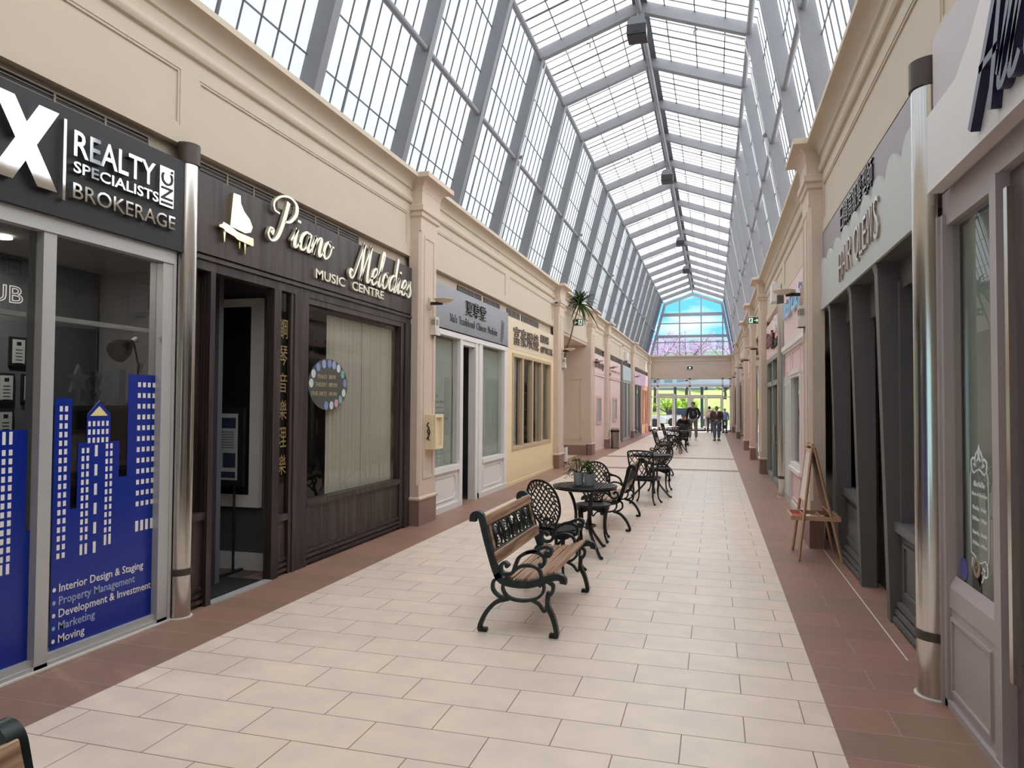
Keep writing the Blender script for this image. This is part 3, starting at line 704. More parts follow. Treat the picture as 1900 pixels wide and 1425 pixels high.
# realty storefront
root = wall_thing('storefront', 'silver framed realty office storefront with blue skyline decals', 'storefront', 'L', 3.4); put = on_wall(root)
b = MB('L')
for u0, u1 in ((0.9, 1.0), (2.15, 2.25), (3.41, 3.50), (4.40, 4.50)): b.wb(u0, u1, 0.0, 2.76, -0.12, 0.0)
for u in (2.25, 3.50): b.wb(u, u + 0.012, 0.07, 2.70, -0.12, -0.02)
b.wb(0.9, 4.50, 2.70, 2.80, -0.12, 0.012); b.wb(0.9, 4.50, 0.0, 0.035, -0.12, 0.0); b.wb(0.9, 4.50, 0.035, 0.075, -0.12, -0.02); b.wb(4.50, 4.53, 0, 2.8, -0.12, 0.005)
put(b, 'frame', M['alu'])
b = MB('L'); b.wb(0.9, 4.53, 0.0, 0.012, 0.0, 0.012); put(b, 'caulk_line', M['grout_white'])
for u0, u1 in ((1.0, 2.15), (2.25, 3.41), (3.51, 4.40)):
    b = MB('L'); b.wb(u0, u1, 0.07, 2.71, -0.066, -0.058); put(b, 'pane', M['dim_glass'])
b = MB('L'); b.wb(3.52, 4.36, 2.165, 2.195, -0.115, -0.08); b.wb(2.27, 3.37, 2.165, 2.195, -0.115, -0.08); put(b, 'inner_rail', M['white'])
W1 = (1.62, 0.0545, 18); W2 = (1.79, 0.0775, 12, 0.80)
# blue skyline decals with lit windows
b = MB('L', 1.0146); b.m = 0
b.poly([(3.51, .075), (3.51, 1.67), (3.635, 1.67), (3.635, .96), (3.685, .96), (3.685, 1.38), (3.75, 1.38), (3.75, 1.565), (3.845, 1.655), (3.94, 1.565), (3.94, 1.38), (4.02, 1.38), (4.02, 1.13), (4.09, 1.13), (4.09, 1.845), (4.40, 1.845), (4.40, .075)], -0.0575, -0.0555)
b.m = 1
def wins(u0, du, nu, z0, dz, nz, a=0.016, h=0.034):
    for i in range(nu):
        for j in range(nz): b.wb(u0 + i * du, u0 + i * du + a, z0 - j * dz - h, z0 - j * dz, -0.0555, -0.0545)
wins(3.545, 0.038, 2, W1[0], W1[1], W1[2], 0.021); wins(4.175, 0.046, 4, W2[0], W2[1], W2[2], 0.026); wins(4.175, 0.046, 4, W2[3], 0.1, 1, 0.026, 0.075)
wins(3.76, 0.036, 5, 1.52, 0.055, 3, 0.019); wins(3.715, 0.037, 2, 1.345, 0.0515, 12, 0.019); wins(3.905, 0.037, 2, 1.365, 0.0515, 12, 0.019)
wins(3.817, 0.05, 1, 1.36, 0.128, 6, 0.022, 0.075); wins(3.715, 0.037, 2, 0.72, 0.1, 1, 0.019, 0.07); wins(3.905, 0.037, 2, 0.75, 0.1, 1, 0.019, 0.07)
b.m = 2; b.poly([(3.775, 1.555), (3.915, 1.555), (3.845, 1.62)], -0.0555, -0.0545)
put(b, 'skyline_decal', [M['blue_vinyl'], M['white_vinyl'], pm('pale_yellow_vinyl', (232, 214, 150), 0.5)])
b = MB('L', 1.0146); b.m = 0
b.poly([(2.26, .075), (2.26, 1.48), (3.33, 1.48), (3.33, .87), (3.41, .87), (3.41, .075)], -0.0575, -0.0555); b.m = 1
wins(3.172, 0.042, 2, 1.47, 0.1, 1, 0.02, 0.075); wins(3.172, 0.042, 2, 1.365, 0.0515, 13, 0.022); wins(3.172, 0.042, 2, 0.70, 0.1, 1, 0.02, 0.06); wins(3.365, 0.04, 1, 0.78, 0.06, 4, 0.02)
wins(2.5, 0.1, 6, 1.40, 0.1, 13, 0.03)
put(b, 'skyline_decal', [M['blue_vinyl'], M['white_vinyl']])
tx = [('Interior Design & Staging', 3.57, 4.255, 0.45, 'white_vinyl'), ('Property Management', 3.57, 4.18, 0.369, 'grey_vinyl'), ('Development & Investment', 3.57, 4.33, 0.29, 'white_vinyl'), ('Marketing', 3.57, 3.845, 0.211, 'grey_vinyl'), ('Moving', 3.57, 3.765, 0.131, 'white_vinyl')]
for s_, u0, u1, z, m_ in tx:
    b = MB('L', 1.0146)
    dn = 0.016 if any(c in s_ for c in 'gpy') else 0.0
    put_text(b, s_, u0, u1, z - dn, z + 0.052, -0.0553, -0.0540, res=2, bold=0.006)
    b.poly([(3.535 + 0.012 * math.cos(a * PI / 5), z + 0.02 + 0.014 * math.sin(a * PI / 5)) for a in range(10)], -0.0553, -0.0540)
    put(b, 'service_line', M[m_])
b = MB('L', 1.0146); put_text(b, 'CLUB', 2.86, 3.28, 2.225, 2.33, -0.0575, -0.0545, outline=0.022); put(b, 'club_lettering', M['white_vinyl'])

# things inside the realty office
M['paper'] = pm('printed_paper', (168, 168, 166), 0.7, var=0.08, scale=20)
def framed_doc(x, y, z, label, wd=0.22, h=0.28):
    root = thing('framed_certificate', label, 'certificate', (x, y, z), 0, 'certificates in the realty office')
    b = MB(); b.box(0, 0.02, -wd / 2, wd / 2, -h / 2, h / 2); b.build('frame', M['black'], root)
    b = MB(); b.box(0.02, 0.024, -wd / 2 + 0.02, wd / 2 - 0.02, -h / 2 + 0.02, h / 2 - 0.02); b.build('sheet', M['paper'], root)
    b = MB(); b.box(0.024, 0.0255, -0.02, 0.02, h / 2 - 0.07, h / 2 - 0.04)
    for k in range(5): b.box(0.024, 0.0255, -wd / 2 + 0.045, wd / 2 - 0.045, h / 2 - 0.11 - k * 0.028, h / 2 - 0.104 - k * 0.028)
    b.build('print', M['black'], root)
for y, z, lab in ((4.60, 2.065, 'framed certificate on the office wall, whole one in the top row'), (4.36, 2.065, 'framed certificate on the office wall, top row, cut by the picture edge'), (4.50, 1.76, 'framed certificate on the office wall, middle row, left one'), (4.74, 1.76, 'framed certificate on the office wall, middle row beside the mullion'), (4.50, 1.46, 'framed certificate on the office wall, lowest row')):
    framed_doc(-5.62, y, z, lab, 0.15 if y < 4.7 else 0.2, 0.24)
b = MB('L'); b.wb(1.0, 5.42, 0, 2.86, -1.72, -1.66); struct(b.build('wall_office_partition', pm('office_grey', (84, 86, 90), 0.8)), 'dark grey partition inside the realty office', 'wall')
b = MB('L'); b.wb(4.2, 5.40, 1.58, 1.62, -1.10, -0.60); b.wb(4.22, 5.38, 0.0, 1.58, -1.08, -1.04); b.wb(4.22, 4.26, 0, 1.58, -1.04, -0.64); b.wb(5.34, 5.38, 0, 1.58, -1.04, -0.64); b.wb(4.26, 5.34, 1.1, 1.13, -1.04, -0.64); b.wb(4.26, 5.34, 0.5, 0.53, -1.04, -0.64)
tag(b.build('side_cabinet', pm('dark_cabinet', (44, 42, 42), 0.4)), 'dark cabinet under the crystal trophies in the realty office', 'cabinet')
M['crystal'] = glassmat('crystal', (225, 232, 235), 1.5, 0.02, 0.28)
def trophy(u, w, h, kind, label):
    root = wall_thing('crystal_trophy', label, 'trophy', 'L', u, 'crystal trophies on the office cabinet', 1.62); x = w
    root.location.x = L + w
    b = MB(); b.box(-0.045, 0.045, -0.05, 0.05, 0, 0.03); b.build('base', M['crystal'], root)
    b = MB()
    if kind == 0: b.prism([(-0.03, -0.035, 0.03), (0.03, -0.035, 0.03), (0.03, 0.035, 0.03), (-0.03, 0.035, 0.03)], (0, 0.0, h))
    elif kind == 1: b.lathe([(0.02, 0.03), (0.04, 0.1), (0.02, h * 0.5), (0.05, h * 0.85), (0.03, h)], seg=8)
    else:
        pts = []
        for k in range(10):
            r_ = 0.12 if k % 2 == 0 else 0.05; a = PI / 2 + k * PI / 5; pts.append((0.0, r_ * math.cos(a), h - 0.1 + r_ * math.sin(a)))
        b.prism(pts, (0.03, 0, 0)); b.box(0.0, 0.03, -0.015, 0.015, 0.03, h - 0.12)
    b.build('body', M['crystal'], root)
trophy(4.56, -0.78, 0.27, 1, 'twisted crystal trophy, second from left on the office cabinet'); trophy(4.67, -0.78, 0.25, 0, 'square crystal trophy, third from left on the office cabinet'); trophy(4.80, -0.78, 0.27, 0, 'square crystal trophy, rightmost on the office cabinet'); trophy(4.40, -0.80, 0.30, 2, 'star shaped crystal trophy, leftmost on the office cabinet')
root = wall_thing('desk_lamp', 'black adjustable desk lamp seen through the realty window', 'lamp', 'L', 5.10, None, 1.62); root.location.x = L - 0.88
b = MB(); b.lathe([(0.09, 0), (0.09, 0.02), (0.02, 0.03)], seg=16); b.build('base', M['black'], root)
b = MB(); b.tube([(0, 0, 0.02), (0, 0.0, 0.33), (0.0, 0.01, 0.36)], 0.009, 6); b.tube([(0, 0.0, 0.36), (0, -0.06, 0.56)], 0.008, 6); b.build('arm', M['black'], root)
b = MB(); b.lathe([(0.022, 0.0), (0.035, 0.03), (0.085, 0.12), (0.095, 0.20)], seg=18); sh = b.build('lamp_shade', pm('black_enamel', (40, 40, 42), 0.25), root, 40); sh.location = (0, -0.07, 0.55); sh.rotation_euler = (math.radians(122), 0, 0)
b = MB(); b.lathe([(0.001, 0), (0.024, 0.0), (0.024, -0.05), (0.001, -0.05)], seg=12); c_ = b.build('cap', M['white'], root); c_.location = (0, -0.07, 0.55); c_.rotation_euler = (math.radians(122), 0, 0)
b = MB(); b.lathe([(0.014, 0), (0.014, 0.07)], seg=10); c_ = b.build('balance_weight', M['white'], root); c_.location = (0, 0.02, 0.30); c_.rotation_euler = (math.radians(-20), 0, 0)
M['lamp_on'] = pm('lit_lamp', (255, 250, 240), 0.5, emit=((255, 248, 235), 4.0))
b = MB(); b.lathe([(0.07, -0.012), (0.07, 0.0)], seg=20); tag(b.build('recessed_downlight', M['lamp_on'], loc=(-5.0, 3.95, 2.85)), 'small lit recessed downlight in the realty office ceiling', 'light')

lp = bpy.data.lights.new('office_lamp', 'AREA'); lp.energy = 22; lp.size = 0.14; lp.shape = 'DISK'; lp.color = (1, 0.95, 0.88); lo = bpy.data.objects.new('office_lamp', lp); COL.objects.link(lo); lo.location = (-5.0, 3.95, 2.83)
# ---- piano music centre
root, put = sign('L', 4.72, 8.88, 2.85, 3.48, 0.03, M['dark_oak'], 'dark oak sign reading Piano Melodies Music Centre')
b = MB('L')
def glyphs(U0, Z0, S, items):
    x = 0
    for strokes, adv in items:
        for st in strokes:
            put_stroke(b, [(U0 + S * (x + p[0] + 0.30 * p[1]) , Z0 + S * p[1]) for p in st], 0.045, 0.075, 0.013 * S / 0.3, 0.040 * S / 0.3, 7)
        x += adv
    return x
gi = ([[(-.08, .12), (.08, .44)], [(.08, .44), (.07, .12), (.14, 0), (.28, .14)], [(.09, .66), (.105, .60)]], .27)
ga = ([[(.36, .38), (.22, .46), (.05, .32), (.04, .1), (.15, 0), (.28, .1), (.36, .36)], [(.38, .46), (.36, .12), (.43, 0), (.55, .14)]], .54)
gn = ([[(-.05, .15), (.05, .42), (.08, .44)], [(.08, .44), (.07, .0)], [(.07, .0), (.12, .25), (.24, .44), (.33, .40), (.32, .12), (.39, 0), (.5, .14)]], .49)
go = ([[(.24, .46), (.08, .36), (.04, .14), (.16, 0), (.31, .1), (.35, .3), (.25, .46), (.30, .34), (.46, .36)]], .44)
ge = ([[(-.02, .14), (.16, .2), (.29, .34), (.22, .46), (.08, .36), (.04, .14), (.15, 0), (.28, .05), (.4, .18)]], .38)
gl = ([[(-.02, .14), (.16, .55), (.22, .9), (.15, 1.0), (.09, .8), (.07, .14), (.15, 0), (.28, .14)]], .27)
gd = ([[(.36, .38), (.22, .46), (.05, .32), (.04, .1), (.15, 0), (.28, .1), (.36, .36)], [(.38, 1.0), (.36, .12), (.43, 0), (.55, .14)]], .54)
gs = ([[(-.04, .1), (.10, .36), (.17, .48), (.19, .36), (.30, .16), (.22, .0), (.06, .03), (.04, .10)]], .30)
gP = ([[(.34, .96), (.30, .5), (.20, .1), (.02, -.04), (-.14, .06), (-.12, .22), (-.02, .2), (-.03, .1)], [(.10, .62), (-.10, .66), (-.16, .84), (.04, 1.02), (.36, 1.08), (.64, .98), (.70, .76), (.54, .54), (.34, .48)]], .78)
gM = ([[(-.02, .16), (-.12, .2), (-.16, .08), (-.04, -.02), (.08, .1), (.24, .62), (.36, 1.0)], [(.36, 1.0), (.38, .5), (.42, .0)], [(.42, .0), (.58, .55), (.74, 1.0)], [(.74, 1.0), (.74, .5), (.76, .1), (.84, 0), (.96, .14)]], .98)
glyphs(5.64, 3.155, 0.42, [gP, gi, ga, gn, go])
put(b, 'script_word', M['cream_metal']); b = MB('L')
glyphs(7.16, 3.06, 0.44, [gM, ge, gl, go, gd, gi, ge, gs])
put(b, 'script_word', M['cream_metal'])
b = MB('L'); put_text(b, 'MUSIC', 6.42, 7.02, 2.925, 3.025, 0.03, 0.06, bold=0.012); put(b, 'plain_word', M['cream_metal']); b = MB('L'); put_text(b, 'CENTRE', 7.18, 7.98, 2.925, 3.025, 0.03, 0.06, bold=0.012); put(b, 'plain_word', M['cream_metal'])
b = MB('L')      # grand piano emblem
b.poly([(5.07, 3.13), (5.105, 3.42), (5.20, 3.425), (5.205, 3.36), (5.25, 3.30), (5.33, 3.25), (5.37, 3.19), (5.345, 3.14), (5.27, 3.115)], 0.03, 0.065)
b.poly([(4.92, 3.105), (4.96, 3.12), (4.97, 3.14), (5.05, 3.13), (5.15, 3.10), (5.37, 3.09), (5.375, 3.03), (5.36, 3.02), (5.15, 3.035), (5.12, 3.05), (4.99, 3.07), (4.98, 3.085), (4.92, 3.09)], 0.03, 0.075)
b.poly([(4.985, 3.08), (5.015, 3.08), (5.005, 2.98), (4.995, 2.98)], 0.03, 0.065); b.poly([(5.255, 3.035), (5.285, 3.035), (5.275, 2.93), (5.265, 2.93)], 0.03, 0.065); b.poly([(5.20, 3.035), (5.22, 3.035), (5.215, 2.97), (5.207, 2.97)], 0.03, 0.055)
put(b, 'piano_emblem', M['gold'])

root = wall_thing('storefront', 'dark oak piano music shopfront with open doorway and sheer curtain window', 'storefront', 'L', 6.8); put = on_wall(root)
b = MB('L')
b.wb(4.70, 8.90, 2.72, 2.85, -0.10, 0.01); b.wb(4.70, 8.90, 2.80, 2.83, -0.1, 0.03)          # head
b.wb(4.90, 4.96, 0, 2.72, -0.09, 0.02); b.wb(4.70, 4.76, 0, 2.72, -0.12, 0.0)
b.wb(4.76, 4.90, 0.0, 0.72, -0.1, -0.03); b.wb(4.76, 4.90, 0.70, 0.76, -0.1, 0.0)
for k in range(3): b.wb(4.76, 4.90, 0.03 + k * 0.05, 0.06 + k * 0.05, -0.05, -0.005 - k * 0.006)
b.wb(4.76, 4.90, 0.76, 2.72, -0.12, -0.08)
b.wb(5.79, 5.90, 0, 2.72, -0.07, 0.012)                                                       # door post
b.wb(6.08, 6.13, 0, 2.72, -0.06, 0.0); b.wb(6.13, 6.38, 0, 2.72, -0.06, 0.012); b.wb(8.62, 8.72, 0, 2.72, -0.10, 0.0); b.wb(8.72, 8.90, 0, 2.72, -0.12, 0.02)
b.wb(5.90, 6.07, 0.52, 0.58, -0.1, 0.005); b.wb(6.38, 8.62, 0.60, 0.66, -0.1, 0.015); b.wb(6.38, 8.62, 2.66, 2.72, -0.1, 0.0)
b.wb(6.38, 6.42, 0.66, 2.66, -0.1, -0.02); b.wb(8.58, 8.62, 0.66, 2.66, -0.1, -0.02)
put(b, 'frame', M['dark_oak'])
b = MB('L'); b.wb(5.90, 6.07, 0, 0.52, -0.1, -0.03); b.wb(6.38, 8.72, 0, 0.60, -0.1, -0.02)
for k in range(3):
    b.wb(6.38, 8.72, 0.03 + k * 0.05, 0.06 + k * 0.05, -0.05, 0.012 - k * 0.01); b.wb(5.90, 6.07, 0.03 + k * 0.05, 0.06 + k * 0.05, -0.05, 0.0 - k * 0.008)
put(b, 'lower_panel', M['dark_oak'])
b = MB('L'); b.wb(6.42, 8.58, 0.66, 2.66, -0.055, -0.047); put(b, 'pane', M['shop_glass'])
b = MB('L'); b.wb(5.90, 6.09, 0.58, 2.72, -0.035, -0.027); put(b, 'sidelight_pane', M['dim_glass'])
b = MB('L')
for i, ch in enumerate('鋼琴音樂理樂'): put_text(b, ch, 5.925, 6.065, 2.27 - i * 0.262, 2.46 - i * 0.262, -0.026, -0.0245, res=2)
put(b, 'glyph_lettering', pm('dull_gold_vinyl', (150, 128, 84), 0.4, 0.3))
b = MB('L'); b.wb(4.96, 5.78, 0.0, 0.012, -0.05, 0.03); put(b, 'threshold', M['alu'])
# round class notice on the glass
b = MB('L', 1.0116); cu, cz = 6.80, 1.845
b.poly([(cu + 0.40 * math.cos(a * PI / 24), cz + 0.275 * math.sin(a * PI / 24)) for a in range(48)], -0.0465, -0.0445); o_disc = put(b, 'round_notice', pm('grey_green_film', (74, 76, 70), 0.4))
ov = [(152, 0), (128, 1), (107, 2), (88, 1), (72, 2), (54, 0), (33, 3), (6, 1), (-22, 0), (-44, 3), (-62, 4), (-80, 0), (-98, 1), (178, 0), (165, 3)]
ovm = [pm('oval_print_%d' % i, c, 0.4, var=0.5, scale=40) for i, c in enumerate(((196, 206, 204), (120, 140, 190), (150, 160, 200), (120, 168, 166), (198, 150, 160)))]
b = MB('L', 1.0116)
for i, (dg, mi) in enumerate(ov[:14]):
    b.m = mi; a0 = math.radians(dg); u, z = cu + 0.345 * math.cos(a0), cz + 0.225 * math.sin(a0)
    b.poly([(u + 0.040 * math.cos(a * PI / 8), z + 0.045 * math.sin(a * PI / 8)) for a in range(16)], -0.0445, -0.0430)
put(b, 'picture_ovals', ovm)
b = MB('L', 1.0116)
TAN = pm('tan_print', (178, 160, 124), 0.5)
put_text(b, 'PIANO', 6.58, 6.76, 1.905, 1.95, -0.0445, -0.043, res=2); put_text(b, '鋼琴', 6.80, 6.95, 1.905, 1.95, -0.0445, -0.043, res=2)
put(b, 'notice_line', TAN)
b = MB('L', 1.0116)
put_text(b, 'THEORY', 6.53, 6.76, 1.82, 1.865, -0.0445, -0.043, res=2); put_text(b, '樂理', 6.80, 6.98, 1.82, 1.865, -0.0445, -0.043, res=2)
put(b, 'notice_line', TAN)
b = MB('L', 1.0116)
put_text(b, 'FINE ARTS', 6.46, 6.76, 1.725, 1.77, -0.0445, -0.043, res=2); put_text(b, '美術', 6.80, 6.98, 1.725, 1.77, -0.0445, -0.043, res=2)
put(b, 'notice_line', TAN)
# sheer curtain
M['sheer'] = transmat('sheer_curtain', (226, 218, 204), 0.35, 3, 0.06, (1, 9, 0.4))
def curtain(side, u0, u1, z0, z1, w, label, amp=0.012, per=0.09):
    b = MB(side); n = int((u1 - u0) / 0.015); vs = []
    for i in range(n + 1):
        u = u0 + (u1 - u0) * i / n; d = w + amp * math.sin(u * 2 * PI / per) + 0.4 * amp * math.sin(u * 2 * PI / per * 0.37)
        vs += [b.P(u, z0, d), b.P(u, z1, d)]
    b.add(vs, [(2 * i, 2 * i + 2, 2 * i + 3, 2 * i + 1) for i in range(n)])
    return tag(b.build('sheer_curtain', M['sheer'], None, 60), label, 'curtain')
curtain('L', 6.95, 7.76, 0.02, 2.62, -0.13, 'sheer beige curtain in the piano window, near half'); curtain('L', 7.77, 8.83, 0.02, 2.62, -0.13, 'sheer beige curtain in the piano window, far half')
# inside the piano doorway
b = MB(); b.m = 0; b.box(-7.2, L - 0.14, 6.10, 6.16, 0, 2.95); b.m = 1; b.box(-7.2, L - 0.14, 6.085, 6.10, 0.0, 0.17)
struct(b.build('wall_piano_partition', [pm('grey_partition', (84, 84, 88), 0.8), M['white']]), 'grey partition with white baseboard inside the piano shop doorway', 'wall')
root = thing('framed_blackboard', 'large white framed black panel on the wall inside the piano shop', 'panel', (-4.9, 6.10, 0.62))
b = MB('N')
for x0, x1, z0, z1 in ((-0.6, 0.62, 0, 0.12), (-0.6, 0.62, 1.98, 2.06), (0.50, 0.62, 0.12, 1.98), (-0.6, -0.48, 0.12, 1.98)): b.box(x0, x1, -0.05, -0.005, z0, z1)
b.build('frame', M['white'], root)
b = MB(); b.box(-0.48, 0.50, -0.03, -0.01, 0.12, 1.98); b.build('panel', pm('matte_black_panel', (14, 14, 15), 0.6), root)
root = thing('notice_board', 'black framed notice board with printed sheets inside the piano doorway', 'notice board', (-4.78, 5.92, 0.0))
b = MB(); b.box(-0.42, 0.42, -0.02, 0.02, 0.84, 1.60); b.build('frame', M['black'], root)
b = MB(); b.box(-0.36, 0.36, -0.024, -0.02, 0.90, 1.54); b.build('backing', M['paper'], root)
b = MB()
for x0, x1, z0, z1 in ((0.03, 0.34, 1.40, 1.50), (-0.34, -0.02, 1.10, 1.16), (0.04, 0.18, 1.02, 1.16), (0.20, 0.34, 1.02, 1.16), (0.04, 0.34, 0.92, 0.98)): b.box(x0, x1, -0.026, -0.024, z0, z1)
for k in range(7): b.box(0.05, 0.32, -0.026, -0.024, 1.36 - k * 0.025, 1.366 - k * 0.025); b.box(-0.3, -0.06, -0.026, -0.024, 1.05 - k * 0.022, 1.055 - k * 0.022)
b.box(-0.22, -0.14, -0.026, -0.024, 1.42, 1.5); b.box(-0.3, -0.06, -0.026, -0.024, 1.30, 1.315)
b.build('print', pm('navy_print', (44, 50, 74), 0.5), root)
for x in (-0.3, 0.3):
    b = MB(); b.tube([(x, 0.02, 0.0), (x, 0.02, 0.9)], 0.012, 6); b.box(x - 0.02, x + 0.02, -0.2, 0.15, 0, 0.02); b.build('leg', M['black'], root)
b = MB('L'); b.wb(4.98, 5.76, 0.001, 0.012, -1.6, -0.08); tag(b.build('door_mat', pm('black_carpet_mat', (24, 25, 26), 0.9, var=0.3, scale=40)), 'black mat on the floor inside the piano doorway', 'mat')

# ---- traditional medicine shop
M['grey_sign'] = pm('brushed_grey_sign', (140, 141, 146), 0.34, 0.55, var=0.06, scale=1.5)
root, put = sign('L', 9.60, 13.62, 2.78, 3.46, 0.02, M['grey_sign'], 'brushed grey medicine shop sign with Chinese characters')
b = MB('L'); put_text(b, '夏草堂', 11.10, 12.15, 3.12, 3.37, 0.02, 0.042, bold=0.0); put(b, 'glyph_lettering', pm('dark_bronze_letters', (66, 62, 58), 0.3, 0.7))
DG = pm('dark_grey_letters', (78, 76, 76), 0.4)
for s_, f0, f1, dz in (("Xia's", 0, .125, 0), ('Traditional', .165, .47, 0), ('Chinese', .515, .73, 0), ('Medicine', .77, 1.0, 0)):
    b = MB('L'); put_text(b, s_, 10.36 + 2.52 * f0, 10.36 + 2.52 * f1, 2.93, 3.06, 0.02, 0.028, res=2, bold=-0.004); put(b, 'sign_word', DG)
b = MB('L')
st = [(13.18, 2.80), (13.22, 2.98), (13.24, 3.14), (13.25, 3.26)]
put_stroke(b, st, 0.02, 0.026, 0.012, 0.02, 5)
for k in range(9):
    z = 2.84 + k * 0.042; s_ = 1 if k % 2 else -1; u = 13.19 + k * 0.008
    put_stroke(b, [(u, z), (u + s_ * 0.05, z + 0.03), (u + s_ * 0.085, z + 0.09)], 0.02, 0.026, 0.014, 0.03, 4, False)
put(b, 'herb_emblem', pm('herb_grey', (96, 96, 98), 0.4))
root = wall_thing('storefront', 'white panelled medicine shopfront with open dark doorway', 'storefront', 'L', 11.6); put = on_wall(root)
b = MB('L')
b.wb(9.55, 13.62, 2.70, 2.80, -0.1, 0.02)
for u0, u1 in ((9.55, 9.66), (10.88, 11.02), (11.66, 11.78), (11.86, 12.05), (13.42, 13.62)): b.wb(u0, u1, 0, 2.70, -0.12, 0.012)
b.wb(9.66, 10.88, 0.60, 0.68, -0.1, 0.03); b.wb(12.05, 13.42, 0.60, 0.68, -0.1, 0.03); b.wb(9.6, 11.0, 0, 0.09, -0.1, 0.022); b.wb(11.86, 13.6, 0, 0.09, -0.1, 0.022)
b.wb(11.78, 11.86, 0, 2.70, -0.12, -0.02); b.wb(11.02, 11.66, 2.62, 2.70, -0.12, 0.0)
put(b, 'frame', M['white'])
for u0, u1 in ((9.66, 10.88), (12.05, 13.42)):
    b = MB('L'); b.wb(u0, u1, 0.09, 0.60, -0.06, -0.02)
    pl = [(u0 + 0.12, 0.16), (u1 - 0.2, 0.16), (u1 - 0.12, 0.24), (u1 - 0.12, 0.46), (u1 - 0.2, 0.53), (u0 + 0.2, 0.53), (u0 + 0.12, 0.46)]
    put_stroke(b, pl + [pl[0]], -0.02, -0.004, 0.022, 0.022, 1, False); put(b, 'lower_panel', M['white'])
    b = MB('L'); b.wb(u0, u1, 0.68, 2.70, -0.055, -0.047); put(b, 'pane', M['shop_glass'])
b = MB('L'); b.wb(11.04, 11.10, 0.0, 2.62, -0.85, -0.80); b.wb(11.04, 11.08, 0.0, 2.62, -0.8, -0.1)
o = put(b, 'door', [M['black']]); b = MB('L'); b.wb(11.09, 11.13, 0.95, 1.2, -0.75, -0.70); b.build('handle', M['alu'], o)
WV = pm('dark_window_vinyl', (84, 92, 90), 0.5)
for k, s_ in enumerate(('夏草堂', '中醫針灸推拿', 'Acupuncture', 'Massage Herbal', 'Tel 905 555 2255')):
    b = MB('L'); put_text(b, s_, 9.72, 9.72 + (0.35, 0.62, 0.55, 0.60, 0.75)[k], 1.74 - k * 0.085, 1.78 - k * 0.085, -0.046, -0.044, res=1); put(b, 'window_line', WV)
M['sheer2'] = transmat('pale_green_sheer', (214, 224, 216), 0.4, 3, 0.05, (1, 9, 0.4))
for a, c, lab in ((9.68, 11.02, 'pale sheer curtain in the medicine window left of its door'), (12.08, 13.56, 'pale sheer curtain in the medicine window right of its door')):
    o = curtain('L', a, c, 0.1, 2.66, -0.137, lab); o.data.materials[0] = M['sheer2']

# ---- optical shop
M['butter'] = pm('butter_yellow_paint', (236, 216, 174), 0.6, var=0.03)
root, put = sign('L', 13.66, 17.9, 2.78, 3.42, 0.005, pm('cream_sign_paint', (224, 208, 182), 0.6, var=0.03), 'cream optical shop sign with raised dark characters')
b = MB('L'); put_text(b, '富豪眼鏡', 14.05, 16.20, 2.88, 3.26, 0.005, 0.030, bold=-0.006); RL = pm('taupe_metal_letters', (120, 106, 92), 0.4, 0.4, var=0.2); put(b, 'raised_glyphs', RL); b = MB('L'); put_text(b, 'KUOH', 16.42, 17.20, 3.12, 3.30, 0.005, 0.035, bold=0.01); put(b, 'raised_word', RL); b = MB('L'); put_text(b, 'OPTICAL', 16.42, 17.70, 2.88, 3.03, 0.005, 0.035, bold=0.01)
put(b, 'raised_word', RL)
root = wall_thing('storefront', 'butter yellow optical shopfront with a four light display window', 'storefront', 'L', 15.8); put = on_wall(root)
b = MB('L'); b.wb(13.64, 17.92, 0.0, 0.70, -0.1, 0.0); b.wb(13.64, 14.0, 0.70, 2.78, -0.1, 0.0); b.wb(17.55, 17.92, 0.70, 2.78, -0.1, 0.0); b.wb(14.0, 17.55, 2.70, 2.78, -0.1, 0.0); b.wb(13.64, 17.92, 0, 0.06, 0, 0.012)
put(b, 'surround', M['butter'])
b = MB('L'); b.frame(14.0, 17.55, 0.70, 2.70, -0.1, 0.02, 0.07)
for u in (14.8, 15.65, 16.55): b.wb(u, u + 0.11, 0.77, 2.63, -0.1, 0.01)
put(b, 'frame', pm('tan_window_frame', (196, 172, 142), 0.5))
for u0, u1 in ((14.07, 14.8), (14.91, 15.65), (15.76, 16.55), (16.66, 17.48)):
    b = MB('L'); b.wb(u0, u1, 0.77, 2.63, -0.06, -0.052); put(b, 'pane', M['shop_glass'])
b = MB('L')
for z in (1.1, 1.5, 1.9): b.wb(14.9, 16.5, z, z + 0.02, -0.5, -0.2)
b.wb(15.62, 15.68, 0.8, 2.6, -0.5, -0.2); put(b, 'display_shelves', M['black'])
o = curtain('L', 14.05, 14.75, 0.75, 2.65, -0.12, 'white blind in the nearest light of the optical window', 0.004, 0.2); o.data.materials[0] = M['sheer2']
o = curtain('L', 16.6, 17.5, 0.75, 2.65, -0.16, 'beige blind in the farthest light of the optical window', 0.004, 0.2)

